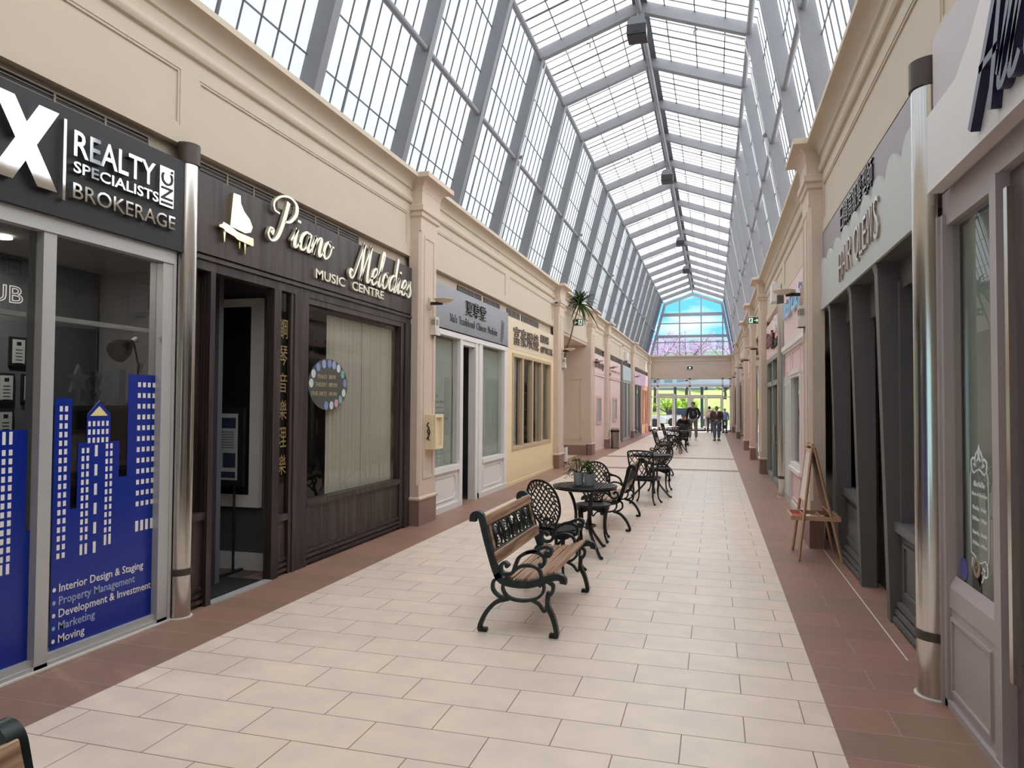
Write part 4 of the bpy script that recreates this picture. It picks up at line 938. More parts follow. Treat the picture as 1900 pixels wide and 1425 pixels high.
# ---- recess with return wall
b = MB('L'); b.wb(18.52, 18.75, 0, ZF0, -1.5, -0.02); b.wb(18.52, 23.1, 0, ZF0, -1.6, -1.5); b.wb(18.52, 23.1, ZF0 - 0.08, ZF0, -1.5, -0.02)
struct(b.build('wall_recess', M['stone']), 'beige walls and soffit of the open recess on the left', 'wall')
b = MB(); b.m = 0; b.box(L - 1.12, L - 0.02, 23.0, 23.5, 0.34, ZF0); 
b.frame(0, 0, 0, 0, 0, 0, 0) if False else None
for x0, x1, z0, z1 in ((L - 1.0, L - 0.2, 0.5, 0.53), (L - 1.0, L - 0.2, 2.45, 2.48), (L - 1.0, L - 0.97, 0.5, 2.48), (L - 0.23, L - 0.2, 0.5, 2.48)): b.box(x0, x1, 22.985, 23.0, z0, z1)
b.m = 1; b.box(L - 1.14, L - 0.02, 22.98, 23.5, 0.0, 0.32); b.m = 0; b.box(L - 1.15, L - 0.02, 22.97, 23.5, 0.32, 0.36)
struct(b.build('wall_recess_return', [M['stone'], M['brown_tile']]), 'beige return wall with brown tile base at the far side of the recess', 'wall')

# ---- far left pink shops
M['pink'] = pm('pale_pink_paint', (226, 200, 197), 0.6, var=0.03)
M['pink_trim'] = pm('pink_trim', (212, 178, 177), 0.55)
def pink_shop(u0, u1, wins_, label, name='storefront'):
    root = wall_thing(name, label, 'storefront', 'L', (u0 + u1) / 2); put = on_wall(root)
    b = MB('L'); b.wb(u0, u1, 0, 2.70, -0.1, 0.0); b.wb(u0, u1, 0, 0.08, 0.0, 0.02); b.wb(u0, u1, 2.66, 2.72, 0, 0.03); put(b, 'facade', M['pink'])
    for a, c in wins_:
        b = MB('L'); b.frame(a, c, 0.95, 1.95, 0.0, 0.035, 0.09); put(b, 'window_frame', M['pink_trim'])
        b = MB('L'); b.wb(a + 0.09, c - 0.09, 1.04, 1.86, 0.001, 0.008); put(b, 'pane', pm('grey_reflective_pane', (150, 144, 148), 0.3, 0.0))
    return root
pink_shop(23.62, 26.68, ((23.8, 24.3), (24.8, 25.9)), 'pink shopfront with two narrow windows, first past the recess')
root, put = sign('L', 23.62, 26.68, 2.74, 3.42, 0.01, M['pink'], 'pale pink sign with brown lettering, first past the recess')
b = MB('L'); BL = pm('brown_letters', (104, 78, 74), 0.4); put_text(b, 'Facial', 23.75, 24.9, 2.95, 3.25, 0.01, 0.05, shear=0.25, bold=0.02); put(b, 'script_word', BL); b = MB('L'); put_text(b, 'Beauty', 25.1, 26.4, 2.88, 3.2, 0.01, 0.05, shear=0.25, bold=0.02); put(b, 'script_word', BL)
pink_shop(27.32, 31.5, ((27.6, 28.3), (28.9, 30.2)), 'pink shopfront with two narrow windows, behind the steel bin')
root, put = sign('L', 27.32, 31.5, 2.74, 3.42, 0.01, M['pink'], 'pale pink sign with a thin row of small letters')
b = MB('L'); put_text(b, 'NAILS AND BEAUTY CARE', 27.7, 31.2, 2.95, 3.05, 0.01, 0.02, res=1); put(b, 'lettering', pm('mauve_letters', (160, 126, 130), 0.4))
b = MB('L'); b.wb(31.5, 32.0, 0, 3.6, -0.1, 0.06); struct(b.build('trim_30', pm('taupe_post', (120, 104, 98), 0.6)), 'taupe post between the pink shop and the pale blue sign', 'trim')
root, put = sign('L', 32.0, 35.52, 2.78, 3.44, 0.03, pm('pale_blue_sign', (190, 206, 208), 0.4), 'blank pale blue sign over a dark doorway far left')
def frames(side, u0, u1, posts, mat, label, glass='dim_glass', z1=2.75):
    root = wall_thing('storefront', label, 'storefront', side, (u0 + u1) / 2); put = on_wall(root)
    b = MB(side); b.wb(u0, u1, z1 - 0.08, z1 + 0.03, -0.1, 0.0); b.wb(u0, u1, 0, 0.1, -0.1, 0.0)
    for u, hw in posts: b.wb(u - hw, u + hw, 0.1, z1 - 0.08, -0.12, 0.01)
    put(b, 'frame', mat)
    b = MB(side); b.wb(u0, u1, 0.1, z1 - 0.08, -0.06, -0.05); put(b, 'pane', M[glass]); return root
frames('L', 32.0, 35.52, ((32.06, 0.06), (33.0, 0.06), (34.2, 0.2), (35.4, 0.1)), M['alu'], 'grey framed doorway shopfront under the pale blue sign')
root, put = sign('L', 36.16, 44.95, 2.72, 3.40, 0.03, pm('lilac_sign', (222, 188, 214), 0.4), 'lilac sign near the entrance on the left')
frames('L', 36.16, 40.6, ((36.2, 0.06), (38.4, 0.05), (40.5, 0.12)), M['steel'], 'grey glazed shopfront beside the orange panels')
root = wall_thing('storefront', 'orange wood shopfront lit by sun near the entrance', 'storefront', 'L', 42.8); put = on_wall(root)
M['orange'] = pm('orange_wood', (222, 158, 124), 0.45, var=0.12, stretch=(1, 8, 1))
b = MB('L')
for u0, u1 in ((40.7, 41.3), (42.1, 42.6), (43.4, 43.8), (44.6, 44.98)): b.wb(u0, u1, 0, 2.74, -0.1, 0.03)
b.wb(40.7, 44.98, 2.5, 2.74, -0.1, 0.02); b.wb(40.7, 44.98, 0, 0.5, -0.1, 0.02); put(b, 'frame', M['orange'])
b = MB('L'); b.wb(41.0, 44.8, 0.5, 2.5, -0.06, -0.05); put(b, 'pane', M['shop_glass'])
# ------------------------------------------------------------------ right side: nail bar
M['mauve'] = pm('mauve_grey_paint', (176, 164, 162), 0.45, var=0.03)
M['mauve_board'] = pm('lilac_grey_board', (186, 176, 176), 0.5, var=0.03)
root = wall_thing('shop_sign', 'pale nail bar sign with navy script letters at the upper right corner', 'sign', 'R', 2.7, None, 2.85); put = on_wall(root)
b = MB('R'); b.wb(0.6, 4.40, 2.85, 3.69, -0.05, 0.045); put(b, 'back_board', M['mauve_board'])
b = MB('R'); b.poly([(4.41, 2.83), (4.41, 3.26), (3.93, 3.26), (3.72, 3.36), (3.5, 3.52), (3.2, 3.62), (0.6, 3.66), (0.6, 2.83)], 0.0, 0.075); put(b, 'front_board', pm('white_sign_board', (214, 206, 202), 0.45, var=0.02))
b = MB('R')
def RS(u0, z0, s, pts): return [(u0 - s * (p[0] + 0.42 * p[1]), z0 + s * p[1]) for p in pts]
def bars(strokes, u0, z0, s, t):
    for st in strokes: put_stroke(b, RS(u0, z0, s, st), 0.075, 0.115, t * 0.75, t, 6, False)
bars([[(0, -.02), (.28, 1.0)], [(.28, 1.0), (.34, .5), (.40, -.02)], [(.06, .34), (.40, .36)]], 3.60, 2.90, 0.60, 0.045)
bars([[(.0, .1), (.12, .6), (.13, .98), (.05, .9), (.04, .12), (.12, 0), (.2, .1)], [(.2, .1), (.32, .6), (.33, .98), (.25, .9), (.24, .12), (.32, 0), (.4, .1)]], 3.30, 2.94, 0.55, 0.04)
bars([[(.0, .42), (.0, .1), (.1, 0), (.24, .12), (.26, .42)], [(.26, .42), (.26, .08), (.34, 0)], [(.42, 0), (.44, .42)], [(.44, .3), (.55, .44), (.62, .38)], [(.95, .38), (.8, .44), (.7, .2), (.8, 0), (.92, .1), (.98, .42)], [(.98, .42), (.97, .1), (1.05, 0)]], 3.02, 2.94, 0.55, 0.04)
put(b, 'script_lettering', pm('navy_letters', (30, 28, 62), 0.35))
root = wall_thing('storefront', 'mauve grey nail bar shopfront with a narrow tall window', 'storefront', 'R', 3.6); put = on_wall(root)
b = MB('R')
b.wb(0.5, 4.53, 2.72, 2.85, -0.095, -0.03); b.wb(4.46, 4.53, 0, 2.72, -0.095, -0.01); b.wb(4.50, 4.53, 0, 2.72, -0.02, 0.005)
b.wb(3.71, 3.79, 0, 2.72, -0.095, -0.02); b.wb(3.79, 4.46, 0.55, 0.66, -0.095, -0.025); b.wb(3.79, 4.46, 2.66, 2.72, -0.095, -0.03); b.wb(0.5, 4.50, 0, 0.04, -0.12, -0.01)
b.prism([b.P(3.79, 0.66, -0.025), b.P(3.79, 0.72, -0.058), b.P(3.79, 0.66, -0.058)], Vector(b.P(4.46, 0, 0)) - Vector(b.P(3.79, 0, 0)))
b.wb(2.55, 2.65, 0, 2.72, -0.095, -0.04); b.wb(0.5, 0.6, 0, 2.72, -0.095, -0.04)
put(b, 'frame', M['mauve'])
b = MB('R'); b.wb(3.79, 4.46, 0.04, 0.55, -0.10, -0.035); b.frame(3.86, 4.44, 0.09, 0.50, -0.035, -0.022, 0.018); put(b, 'lower_panel', M['mauve'])
b = MB('R'); b.wb(3.79, 4.46, 0.66, 2.66, -0.068, -0.060); put(b, 'pane', M['shop_glass'])
b = MB('R'); b.wb(2.65, 3.71, 0.04, 2.72, -0.14, -0.08); o = put(b, 'door', pm('brown_grey_door', (108, 94, 92), 0.4))
b = MB('R'); b.wb(3.58, 3.62, 0.45, 2.62, -0.05, -0.02); b.wb(3.59, 3.61, 0.5, 0.53, -0.08, -0.04); b.build('pull_handle', M['chrome'], o)
b = MB('R'); b.wb(0.6, 2.55, 0.04, 2.72, -0.115, -0.107); put(b, 'pane', M['shop_glass'])
# opening hours plaque etched on the glass
b = MB('R'); cu, cz, A = 4.09, 1.115, 1.45
fr = [(cu + A * .085, .90), (cu + A * .085, 1.30), (cu + A * .05, 1.31), (cu, 1.335), (cu - A * .05, 1.31), (cu - A * .085, 1.30), (cu - A * .085, .90), (cu - A * .05, .89), (cu, .865), (cu + A * .05, .89)]
put_stroke(b, fr + [fr[0]], -0.060, -0.0575, 0.006, 0.006, 2, False)
for sgn, zb in ((1, 1.325), (-1, 0.875)):
    for m_ in (-1, 1):
        put_stroke(b, [(cu + A * m_ * .070, zb), (cu + A * m_ * .075, zb + sgn * .045), (cu + A * m_ * .048, zb + sgn * .065), (cu + A * m_ * .038, zb + sgn * .04), (cu + A * m_ * .052, zb + sgn * .03)], -0.060, -0.0575, 0.010, 0.012, 5, False)
        put_stroke(b, [(cu + A * m_ * .036, zb + sgn * .02), (cu + A * m_ * .034, zb + sgn * .07), (cu + A * m_ * .012, zb + sgn * .10), (cu + A * m_ * .004, zb + sgn * .07), (cu + A * m_ * .016, zb + sgn * .05)], -0.060, -0.0575, 0.010, 0.012, 5, False)
    b.poly([(cu - A * .012, zb + sgn * .095), (cu, zb + sgn * .135), (cu + A * .012, zb + sgn * .095)], -0.060, -0.0575)
FV = pm('frosted_vinyl', (226, 228, 226), 0.6); put(b, 'ornate_border', FV)
for k, (s_, hw, z) in enumerate((('Allura Nail Bar', .055, 1.245), ('Hours of Operation', .072, 1.19), ('Monday - Friday', .066, 1.12), ('10:00am - 7:00pm', .068, 1.065), ('Saturday - Sunday', .070, 0.995), ('10:00am - 6:00pm', .068, 0.94))):
    b = MB('R'); put_text(b, s_, cu + A * hw, cu - A * hw, z, z + 0.028, -0.060, -0.058, res=1); put(b, 'hours_line', FV)
b = MB('R'); b.poly([(4.33 + .060 * math.cos(a * PI / 8), 0.785 + .06 * math.sin(a * PI / 8)) for a in range(16)], -0.060, -0.0575); put(b, 'round_sticker', pm('purple_sticker', (74, 70, 150), 0.4, var=0.15, scale=30))
b = MB('R'); b.wb(4.07, 4.20, 0.72, 0.83, -0.060, -0.0575); put(b, 'black_sticker', M['black'])
b = MB('R'); b.poly([(4.135 + .055 * math.cos(a * PI / 10), 0.835 + .05 * math.sin(a * PI / 10)) for a in range(20)], -0.058, -0.056); put(b, 'gold_seal', pm('bronze_seal', (150, 132, 108), 0.35, 0.4, var=0.3, scale=50))
b = MB('R'); put_stroke(b, [(4.155, 0.845), (4.135, 0.81), (4.115, 0.845)], -0.056, -0.055, 0.008, 0.008, 2, False); b.poly([(4.12, 0.845), (4.15, 0.845), (4.135, 0.87)], -0.056, -0.055); put(b, 'seal_mark', M['black'])
o = curtain('R', 0.7, 4.50, 0.1, 2.66, -0.118, 'grey green curtain behind the nail bar window', 0.010, 0.3); o.data.materials[0] = pm('grey_green_curtain', (150, 158, 152), 0.8, var=0.08, stretch=(1, 6, 0.3))

# ---- hair shop
M['charcoal'] = pm('charcoal_paint', (98, 95, 94), 0.5, var=0.05)
root, put = sign('R', 4.62, 8.98, 2.80, 3.66, 0.0, pm('grey_mauve_board', (152, 142, 144), 0.5, var=0.03), 'grey hair salon sign with scalloped lower panel')
b = MB('R'); pts = [(4.62, 2.76), (8.98, 2.76)]
per = 0.47; u = 8.98
while u > 4.62 + 1e-6:
    for f, dz in ((0.0, 0.0), (.12, .075), (.3, .125), (.5, .13), (.68, .105), (.84, .05)):
        uu = u - f * per
        if uu > 4.62: pts.append((uu, 3.20 + dz + (8.98 - uu) * 0.022))
    u -= per
pts.append((4.62, 3.30)); b.poly(pts, 0.0, 0.022); put(b, 'scalloped_panel', pm('pale_green_grey_wood', (188, 190, 184), 0.5, var=0.05, stretch=(1, 12, 0.6)))
b = MB('R')
for k, ch in enumerate('日韓高級髮型師'): put_text(b, ch, 7.62 - k * 0.215, 7.62 - k * 0.215 - 0.19, 3.37 + k * 0.005, 3.60 + k * 0.005, 0.0, 0.016, res=2, bold=-0.004)
put(b, 'glyph_lettering', pm('dark_bronze_letters', (78, 68, 64), 0.25, 0.7))
b = MB('R')
x = 7.58
for s_, wd, z0, z1 in (('H', .17, 2.86, 3.13), ('A', .19, 2.90, 3.17), ('I', .04, 2.91, 3.17), ('R', .19, 2.90, 3.19), (' ', .06, 0, 0), ('Q', .21, 2.88, 3.20), ('L', .13, 2.92, 3.19), ('E', .13, 2.93, 3.20), ('W', .22, 2.93, 3.22), ('S', .16, 2.92, 3.24)):
    if s_ != ' ': put_text(b, s_, x, x - wd, z0, z1, 0.022, 0.040, res=3, bold=-0.010)
    x -= wd + 0.028
put(b, 'name_lettering', pm('bronze_letters', (176, 158, 146), 0.2, 0.8, var=0.1))
root = wall_thing('storefront', 'charcoal hair salon shopfront with slanted fins and dark glass', 'storefront', 'R', 6.9); put = on_wall(root)
b = MB('R')
b.wb(4.62, 8.98, 2.66, 2.80, -0.30, -0.16); b.wb(4.62, 8.98, 2.76, 2.80, -0.30, 0.0)
b.wb(8.60, 8.98, 0, 2.76, -0.32, -0.10); b.wb(4.62, 4.80, 0, 2.76, -0.3, -0.12)
for u0, u1 in ((7.35, 8.6), (4.80, 6.05)):
    b.wb(u0, u1, 0.70, 0.77, -0.26, -0.10); b.wb(u0, u1, 2.55, 2.66, -0.3, -0.16); b.wb(u0, u0 + 0.06, 0.77, 2.6, -0.26, -0.14); b.wb(u1 - 0.06, u1, 0.77, 2.6, -0.26, -0.14); b.wb(u0, u1, 0, 0.70, -0.28, -0.15)
    for k in range(3): b.wb(u0, u1, 0.02 + k * 0.055, 0.055 + k * 0.055, -0.15, -0.085 - k * 0.015)
    b.frame(u0 + 0.1, u1 - 0.1, 0.24, 0.62, -0.15, -0.135, 0.025)
b.wb(6.05, 7.35, 2.45, 2.66, -0.3, -0.16)
put(b, 'frame', M['charcoal'])
for u in (8.45, 7.22, 6.12):
    b = MB('R'); vs = []
    for uu in (u - 0.055, u + 0.055):
        vs += [b.P(uu, 0.0, -0.20), b.P(uu, 0.0, -0.075), b.P(uu, 2.76, 0.0), b.P(uu, 2.76, -0.20)]
    b.add(vs, [(3, 2, 1, 0), (4, 5, 6, 7), (0, 1, 5, 4), (1, 2, 6, 5), (2, 3, 7, 6), (3, 0, 4, 7)])
    b.add([b.P(u - 0.07, 2.70, 0.0), b.P(u + 0.07, 2.70, 0.0), b.P(u + 0.07, 2.76, 0.012), b.P(u - 0.07, 2.76, 0.012), b.P(u - 0.07, 2.70, -0.2), b.P(u + 0.07, 2.70, -0.2), b.P(u + 0.07, 2.76, -0.2), b.P(u - 0.07, 2.76, -0.2)], [(0, 1, 2, 3), (7, 6, 5, 4), (0, 4, 5, 1), (1, 5, 6, 2), (2, 6, 7, 3), (3, 7, 4, 0)])
    put(b, 'fin', M['charcoal'])
M['navy_glass'] = pm('near_black_glass', (12, 14, 24), 0.08, 0.0, var=0.3, scale=3, spec=0.6)
for u0, u1 in ((7.41, 8.54), (4.86, 5.99)):
    b = MB('R'); b.wb(u0, u1, 0.77, 2.55, -0.24, -0.225); put(b, 'pane', M['navy_glass'])
b = MB('R'); b.wb(6.2, 7.3, 0.0, 2.45, -0.30, -0.26); b.wb(6.2, 6.25, 0, 2.45, -0.26, -0.22); b.wb(6.75, 6.79, 0, 2.45, -0.26, -0.235); put(b, 'door', pm('charcoal_door', (52, 52, 54), 0.4))
b = MB('R')
for z in (0.82, 1.35, 1.75, 2.1):
    for du in (0, 0.35): b.wb(5.25 + du, 5.29 + du, z, z + 0.05, -0.225, -0.215)
put(b, 'glass_studs', M['alu'])

# ---- right pink shops
root, put = sign('R', 9.56, 13.68, 2.66, 3.64, 0.0, M['pink'], 'pink sign with mirrored script letters, right wall beyond the hair salon')
b = MB('R'); put_text(b, 'Nail Lady', 13.3, 10.6, 3.05, 3.42, 0.0, 0.05, shear=0.35, bold=0.02); put(b, 'script_lettering', pm('lilac_mirror_letters', (190, 196, 214), 0.15, 0.8))
b = MB('R'); put_text(b, '美甲', 10.45, 9.95, 3.10, 3.5, 0.0, 0.04, bold=0.02); put(b, 'glyph_lettering', pm('maroon_letters', (84, 44, 52), 0.4))
root = wall_thing('storefront', 'pink and white panelled shopfront behind the easel', 'storefront', 'R', 11.6); put = on_wall(root)
b = MB('R'); b.wb(9.56, 13.68, 0, 0.70, -0.1, -0.01); b.wb(9.56, 13.68, 2.16, 2.62, -0.1, -0.01); b.wb(9.56, 11.1, 0.70, 2.16, -0.1, -0.01)
for u0, u1 in ((9.8, 10.9), (11.2, 12.3), (12.6, 13.5)): b.frame(u0, u1, 2.22, 2.54, -0.01, 0.004, 0.025)
b.frame(11.1, 12.4, 0.16, 0.56, -0.01, 0.004, 0.025); put(b, 'facade', M['pink'])
b = MB('R'); b.wb(9.56, 13.68, 2.60, 2.68, -0.1, 0.05); b.wb(9.56, 13.68, 2.56, 2.60, -0.1, 0.025)
b.frame(11.08, 12.52, 0.66, 2.18, -0.08, 0.02, 0.09); b.wb(11.06, 12.54, 0.62, 0.68, -0.05, 0.05); b.wb(11.06, 12.54, 2.14, 2.20, -0.05, 0.04); b.wb(9.56, 12.5, 0, 0.11, -0.05, 0.012)
put(b, 'white_trim', M['white'])
b = MB('R'); b.wb(12.54, 13.68, 0.0, 2.16, -0.1, 0.006); b.frame(12.7, 13.5, 0.12, 2.0, 0.006, 0.014, 0.02); put(b, 'white_panel', pm('cool_white_panel', (196, 198, 194), 0.4))
b = MB('R'); b.wb(11.17, 12.43, 0.75, 2.09, -0.05, -0.042); put(b, 'pane', M['shop_glass'])
root, put = sign('R', 13.92, 18.1, 2.72, 3.50, 0.0, M['pink'], 'pink sign with red brown script, right wall beyond the slim chrome column')
b = MB('R'); put_text(b, 'Beauty', 17.6, 15.6, 2.85, 3.3, 0.0, 0.05, shear=0.3, bold=0.02); put(b, 'script_lettering', pm('red_brown_letters', (110, 44, 44), 0.4))
b = MB('R'); put_text(b, 'SPA', 15.4, 14.4, 3.12, 3.45, 0.0, 0.05, bold=0.02); put(b, 'white_lettering', M['white'])
b = MB('R'); put_text(b, '護膚中心', 15.9, 14.3, 2.84, 3.02, 0.0, 0.03, bold=0.02); put(b, 'glyph_lettering', M['black'])
root = wall_thing('storefront', 'grey green framed glass door shopfront on the right wall', 'storefront', 'R', 16); put = on_wall(root)
b = MB('R'); b.wb(13.92, 18.1, 2.62, 2.72, -0.1, 0.0)
for u0, u1 in ((13.92, 14.1), (15.05, 15.17), (16.35, 16.5), (17.95, 18.1)): b.wb(u0, u1, 0, 2.62, -0.1, 0.0)
b.wb(13.92, 18.1, 2.08, 2.18, -0.08, 0.0); b.wb(13.92, 18.1, 0, 0.12, -0.08, 0.0); put(b, 'frame', pm('grey_green_metal', (146, 150, 144), 0.4, 0.3))
b = MB('R'); b.wb(14.1, 17.95, 0.12, 2.62, -0.06, -0.052); put(b, 'pane', M['shop_glass'])
b = MB('R'); b.tube([b.P(15.25, 0.85, 0.05), b.P(15.25, 1.25, 0.05)], 0.02, 8); b.wb(15.24, 15.26, 0.88, 0.9, -0.02, 0.05); b.wb(15.24, 15.26, 1.2, 1.22, -0.02, 0.05); put(b, 'pull_handle', M['chrome'])
# far right bays: stone filled recess and brown framed fronts
b = MB('R'); b.wb(18.8, 22.8, 0, ZF0, -0.35, -0.12); b.wb(18.8, 22.8, 0, 0.33, -0.12, -0.10)
struct(b.build('wall_right_bay', M['stone']), 'beige stone bay on the right wall under the exit sign', 'wall')
b = MB('R'); b.wb(19.6, 21.8, 0.0, 2.2, -0.12, -0.09); b.wb(20.68, 20.72, 0, 2.2, -0.09, -0.085); struct(b.build('door_10', pm('brown_service_door', (124, 102, 90), 0.5)), 'brown service door in the right wall bay', 'door')
M['brown_frame'] = pm('brown_shop_frame', (104, 82, 74), 0.45)
for u0, u1, mt, lab in ((23.4, 27.5, 'pink', 'muted pink shopfront on the right wall, first past the exit sign'), (28.1, 32.1, 'brown_frame', 'brown shopfront on the right wall, second past the exit sign'), (32.25, 36.8, 'charcoal', 'dark shopfront on the right wall, third past the exit sign'), (37.4, 45.1, 'brown_frame', 'brown shopfront on the right wall nearest the entrance')):
    root = wall_thing('storefront', lab, 'storefront', 'R', (u0 + u1) / 2); put = on_wall(root)
    b = MB('R'); b.wb(u0, u1, 2.6, 2.76, -0.1, 0.0); b.wb(u0, u1, 0, 0.5, -0.1, -0.02)
    n = 4
    for k in range(n + 1): u = u0 + (u1 - u0 - 0.14) * k / n; b.wb(u, u + 0.14, 0.5, 2.6, -0.1, 0.0)
    put(b, 'frame', M[mt]); b = MB('R'); b.wb(u0, u1, 0.5, 2.6, -0.07, -0.05); put(b, 'pane', M['navy_glass'])
    rs, ps = sign('R', u0, u1, 2.78, 3.42, 0.01, M['pink' if mt == 'pink' else 'mauve_board'], {'pink': 'plain pink sign on the right wall, first past the exit sign', 'charcoal': 'plain grey sign on the right wall, third past the exit sign', 'brown_frame': 'plain grey sign on the right wall, %s' % ('second past the exit sign' if u0 < 30 else 'nearest the entrance')}[mt])

# ------------------------------------------------------------------ fixtures on the pilasters
M['dish'] = pm('translucent_dish', (216, 204, 186), 0.35, var=0.08, scale=20)
def sconce(side, u, z, label):
    s = 1 if side == 'L' else -1
    root = thing('wall_lamp', label, 'lamp', ((L + LP) if side == 'L' else (R - RP), u, z), 0, 'dish lamps on the pilasters')
    b = MB(); b.box(min(0, s * 0.03), max(0, s * 0.03), -0.03, 0.03, -0.08, 0.08); b.build('wall_plate', M['stone'], root)
    b = MB(); b.box(min(s * 0.02, s * 0.2), max(s * 0.02, s * 0.2), -0.02, 0.02, -0.02, 0.02); b.build('arm', M['black'], root)
    b = MB()
    prof = [(0.002, 0.0), (0.06, 0.008), (0.115, 0.032), (0.138, 0.055), (0.134, 0.06), (0.11, 0.040), (0.06, 0.016), (0.002, 0.008)]
    b.lathe(prof, (s * 0.22, 0, 0.0), 24); b.build('lamp_shade', M['dish'], root, 50)
for u, lab in ((9.2, 'dish wall lamp on the pilaster beside the grey medicine sign'), (18.22, 'dish wall lamp on the pilaster beside the left recess'), (23.3, 'dish wall lamp beside the brown lettered pink sign'), (27.0, 'dish wall lamp beside the pink sign with tiny letters'), (35.85, 'dish wall lamp beside the lilac sign')):
    sconce('L', u, 3.04, lab)
for u, lab in ((9.6, 'dish wall lamp on the right pilaster above the easel'), (18.5, 'dish wall lamp on the right pilaster past the glass door'), (23.1, 'dish wall lamp on the second right pilaster past the glass door'), (27.8, 'dish wall lamp on the third right pilaster past the glass door'), (37.1, 'dish wall lamp on the farthest lit right pilaster')):
    sconce('R', u - 0.08 if u < 10 else u, 3.04, lab)
M['box_white'] = pm('ivory_plastic', (216, 208, 196), 0.5)
def sensor_box(side, u, z, label):
    s = 1 if side == 'L' else -1
    root = thing('sensor_box', label, 'sensor box', ((L + LP) if side == 'L' else (R - RP), u, z), 0, 'ivory boxes on the pilasters')
    b = MB(); b.box(min(0, s * 0.07), max(0, s * 0.07), -0.075, 0.075, -0.13, 0.13); b.box(min(0, s * 0.085), max(0, s * 0.085), -0.085, 0.085, -0.13, -0.05); b.build('case', M['box_white'], root)
    b = MB(); b.box(-0.03 + s * 0.04, 0.03 + s * 0.04, -0.078, -0.074, 0.01, 0.09); b.box(s * 0.068 - 0.003, s * 0.072 + 0.001, -0.035, 0.035, 0.01, 0.09); b.build('grille', pm('grey_grille', (150, 142, 132), 0.6, var=0.3, scale=90), root)
for side, u, lab in (('L', 9.34, 'ivory sensor box under the lamp beside the medicine shop'), ('L', 18.35, 'ivory sensor box under the lamp beside the recess'), ('L', 27.0, 'ivory sensor box on the pilaster above the steel bin'),
                     ('R', 9.35, 'ivory sensor box above the easel'), ('R', 18.4, 'ivory sensor box on the right pilaster past the glass door'), ('R', 27.7, 'ivory sensor box on the third right pilaster past the glass door')):
    sensor_box(side, u, 2.74, lab)
# cream wall cabinet with emblem on the first left pilaster
root = thing('wall_cabinet', 'cream hose cabinet with dark squiggle emblem on the first left pilaster', 'cabinet', (L + LP, 9.27, 1.02))
M['cream_plastic'] = pm('cream_plastic', (232, 216, 180), 0.4)
b = MB(); b.box(0.0, 0.10, -0.17, 0.17, 0.0, 0.48); b.build('case', M['cream_plastic'], root)
b = MB(); b.frame(-0.15, 0.15, 0.02, 0.46, 0.10, 0.15, 0.035) if False else None
for y0, y1, z0, z1 in ((-0.15, 0.15, 0.0, 0.04), (-0.15, 0.15, 0.44, 0.48), (-0.15, -0.11, 0.04, 0.44), (0.11, 0.15, 0.04, 0.44)): b.box(0.10, 0.145, y0, y1, z0, z1)
b.build('open_frame', M['cream_plastic'], root)
b = MB(); b.tube(spline([(0.055, -0.172, 0.37), (0.035, -0.172, 0.33), (0.06, -0.172, 0.29), (0.04, -0.172, 0.25), (0.06, -0.172, 0.2), (0.03, -0.172, 0.14)], 5), 0.012, 5); b.tube(spline([(0.05, -0.172, 0.3), (0.075, -0.172, 0.24), (0.05, -0.172, 0.17), (0.07, -0.172, 0.12)], 5), 0.008, 5); b.build('emblem', pm('maroon_emblem', (74, 40, 50), 0.5), root)
# exit signs
M['exit_green'] = pm('exit_green', (14, 58, 44), 0.4)
M['exit_white'] = pm('exit_white', (220, 240, 226), 0.5, emit=((200, 240, 215), 0.35))
EXL = (-3.78, 20.3, 4.02)
def exit_sign(x, y, z, arrow, label, wd=0.32, h=0.2):
    root = thing('exit_sign', label, 'exit sign', (x, y, z))
    b = MB(); b.box(-wd / 2, wd / 2, -0.02, 0.02, -h / 2, h / 2); b.box(-0.015, 0.015, -0.015, 0.015, h / 2, h / 2 + 0.05); b.build('case', M['box_white'], root)
    b = MB(); b.box(-wd / 2 + .012, wd / 2 - .012, -0.023, -0.02, -h / 2 + .012, h / 2 - .012); b.build('face', M['exit_green'], root)
    b = MB('N'); sg = -1 if arrow == 'left' else 1; ax = sg * 0.07
    def q(pts): b.prism([(px, -0.0245, pz) for px, pz in pts], (0, 0.0015, 0))
    q([(ax - 0.05, -0.009), (ax + 0.05, -0.009), (ax + 0.05, 0.009), (ax - 0.05, 0.009)])
    q([(ax + sg * 0.055, 0), (ax + sg * 0.01, 0.05), (ax - sg * 0.008, 0.05), (ax + sg * 0.03, 0), (ax - sg * 0.008, -0.05), (ax + sg * 0.01, -0.05)])
    px = -ax
    q([(px - .055, -.07), (px + .055, -.07), (px + .055, .07), (px - .055, .07)])
    b.build('arrow_and_door', M['exit_white'], root)
    b = MB(); 
    def q2(pts): b.prism([(px + s_ * sg, -0.0265, pz) for s_, pz in pts], (0, 0.0015, 0))
    q2([(.0, .02), (.02, .035), (-.0, .06), (-.02, .045)]); q2([(-.02, .03), (.015, .02), (.0, -.02), (-.03, -.01)]); q2([(-.0, -.015), (.03, -.03), (.025, -.06), (.01, -.06), (.012, -.035), (-.015, -.02)]); q2([(-.03, -.01), (-.045, -.05), (-.03, -.055), (-.012, -.02)]); q2([(.015, .02), (.045, .005), (.04, -.006), (.01, .006)])
    b.build('running_figure', M['exit_green'], root)
exit_sign(EXL[0], EXL[1], EXL[2], 'left', 'green exit sign with left arrow above the left recess')
exit_sign(1.08, 21.2, 4.05, 'right', 'green exit sign with right arrow on the right wall')
root = thing('exit_sign', 'small dark exit sign above the entrance doors', 'exit sign', (-1.44, YE - 0.05, 3.98))
b = MB(); b.box(-0.2, 0.2, 0.0, 0.05, -0.14, 0.14); b.build('case', M['box_white'], root)
b = MB(); b.box(-0.17, 0.17, -0.006, 0.0, -0.11, 0.08); b.build('face', M['black'], root)
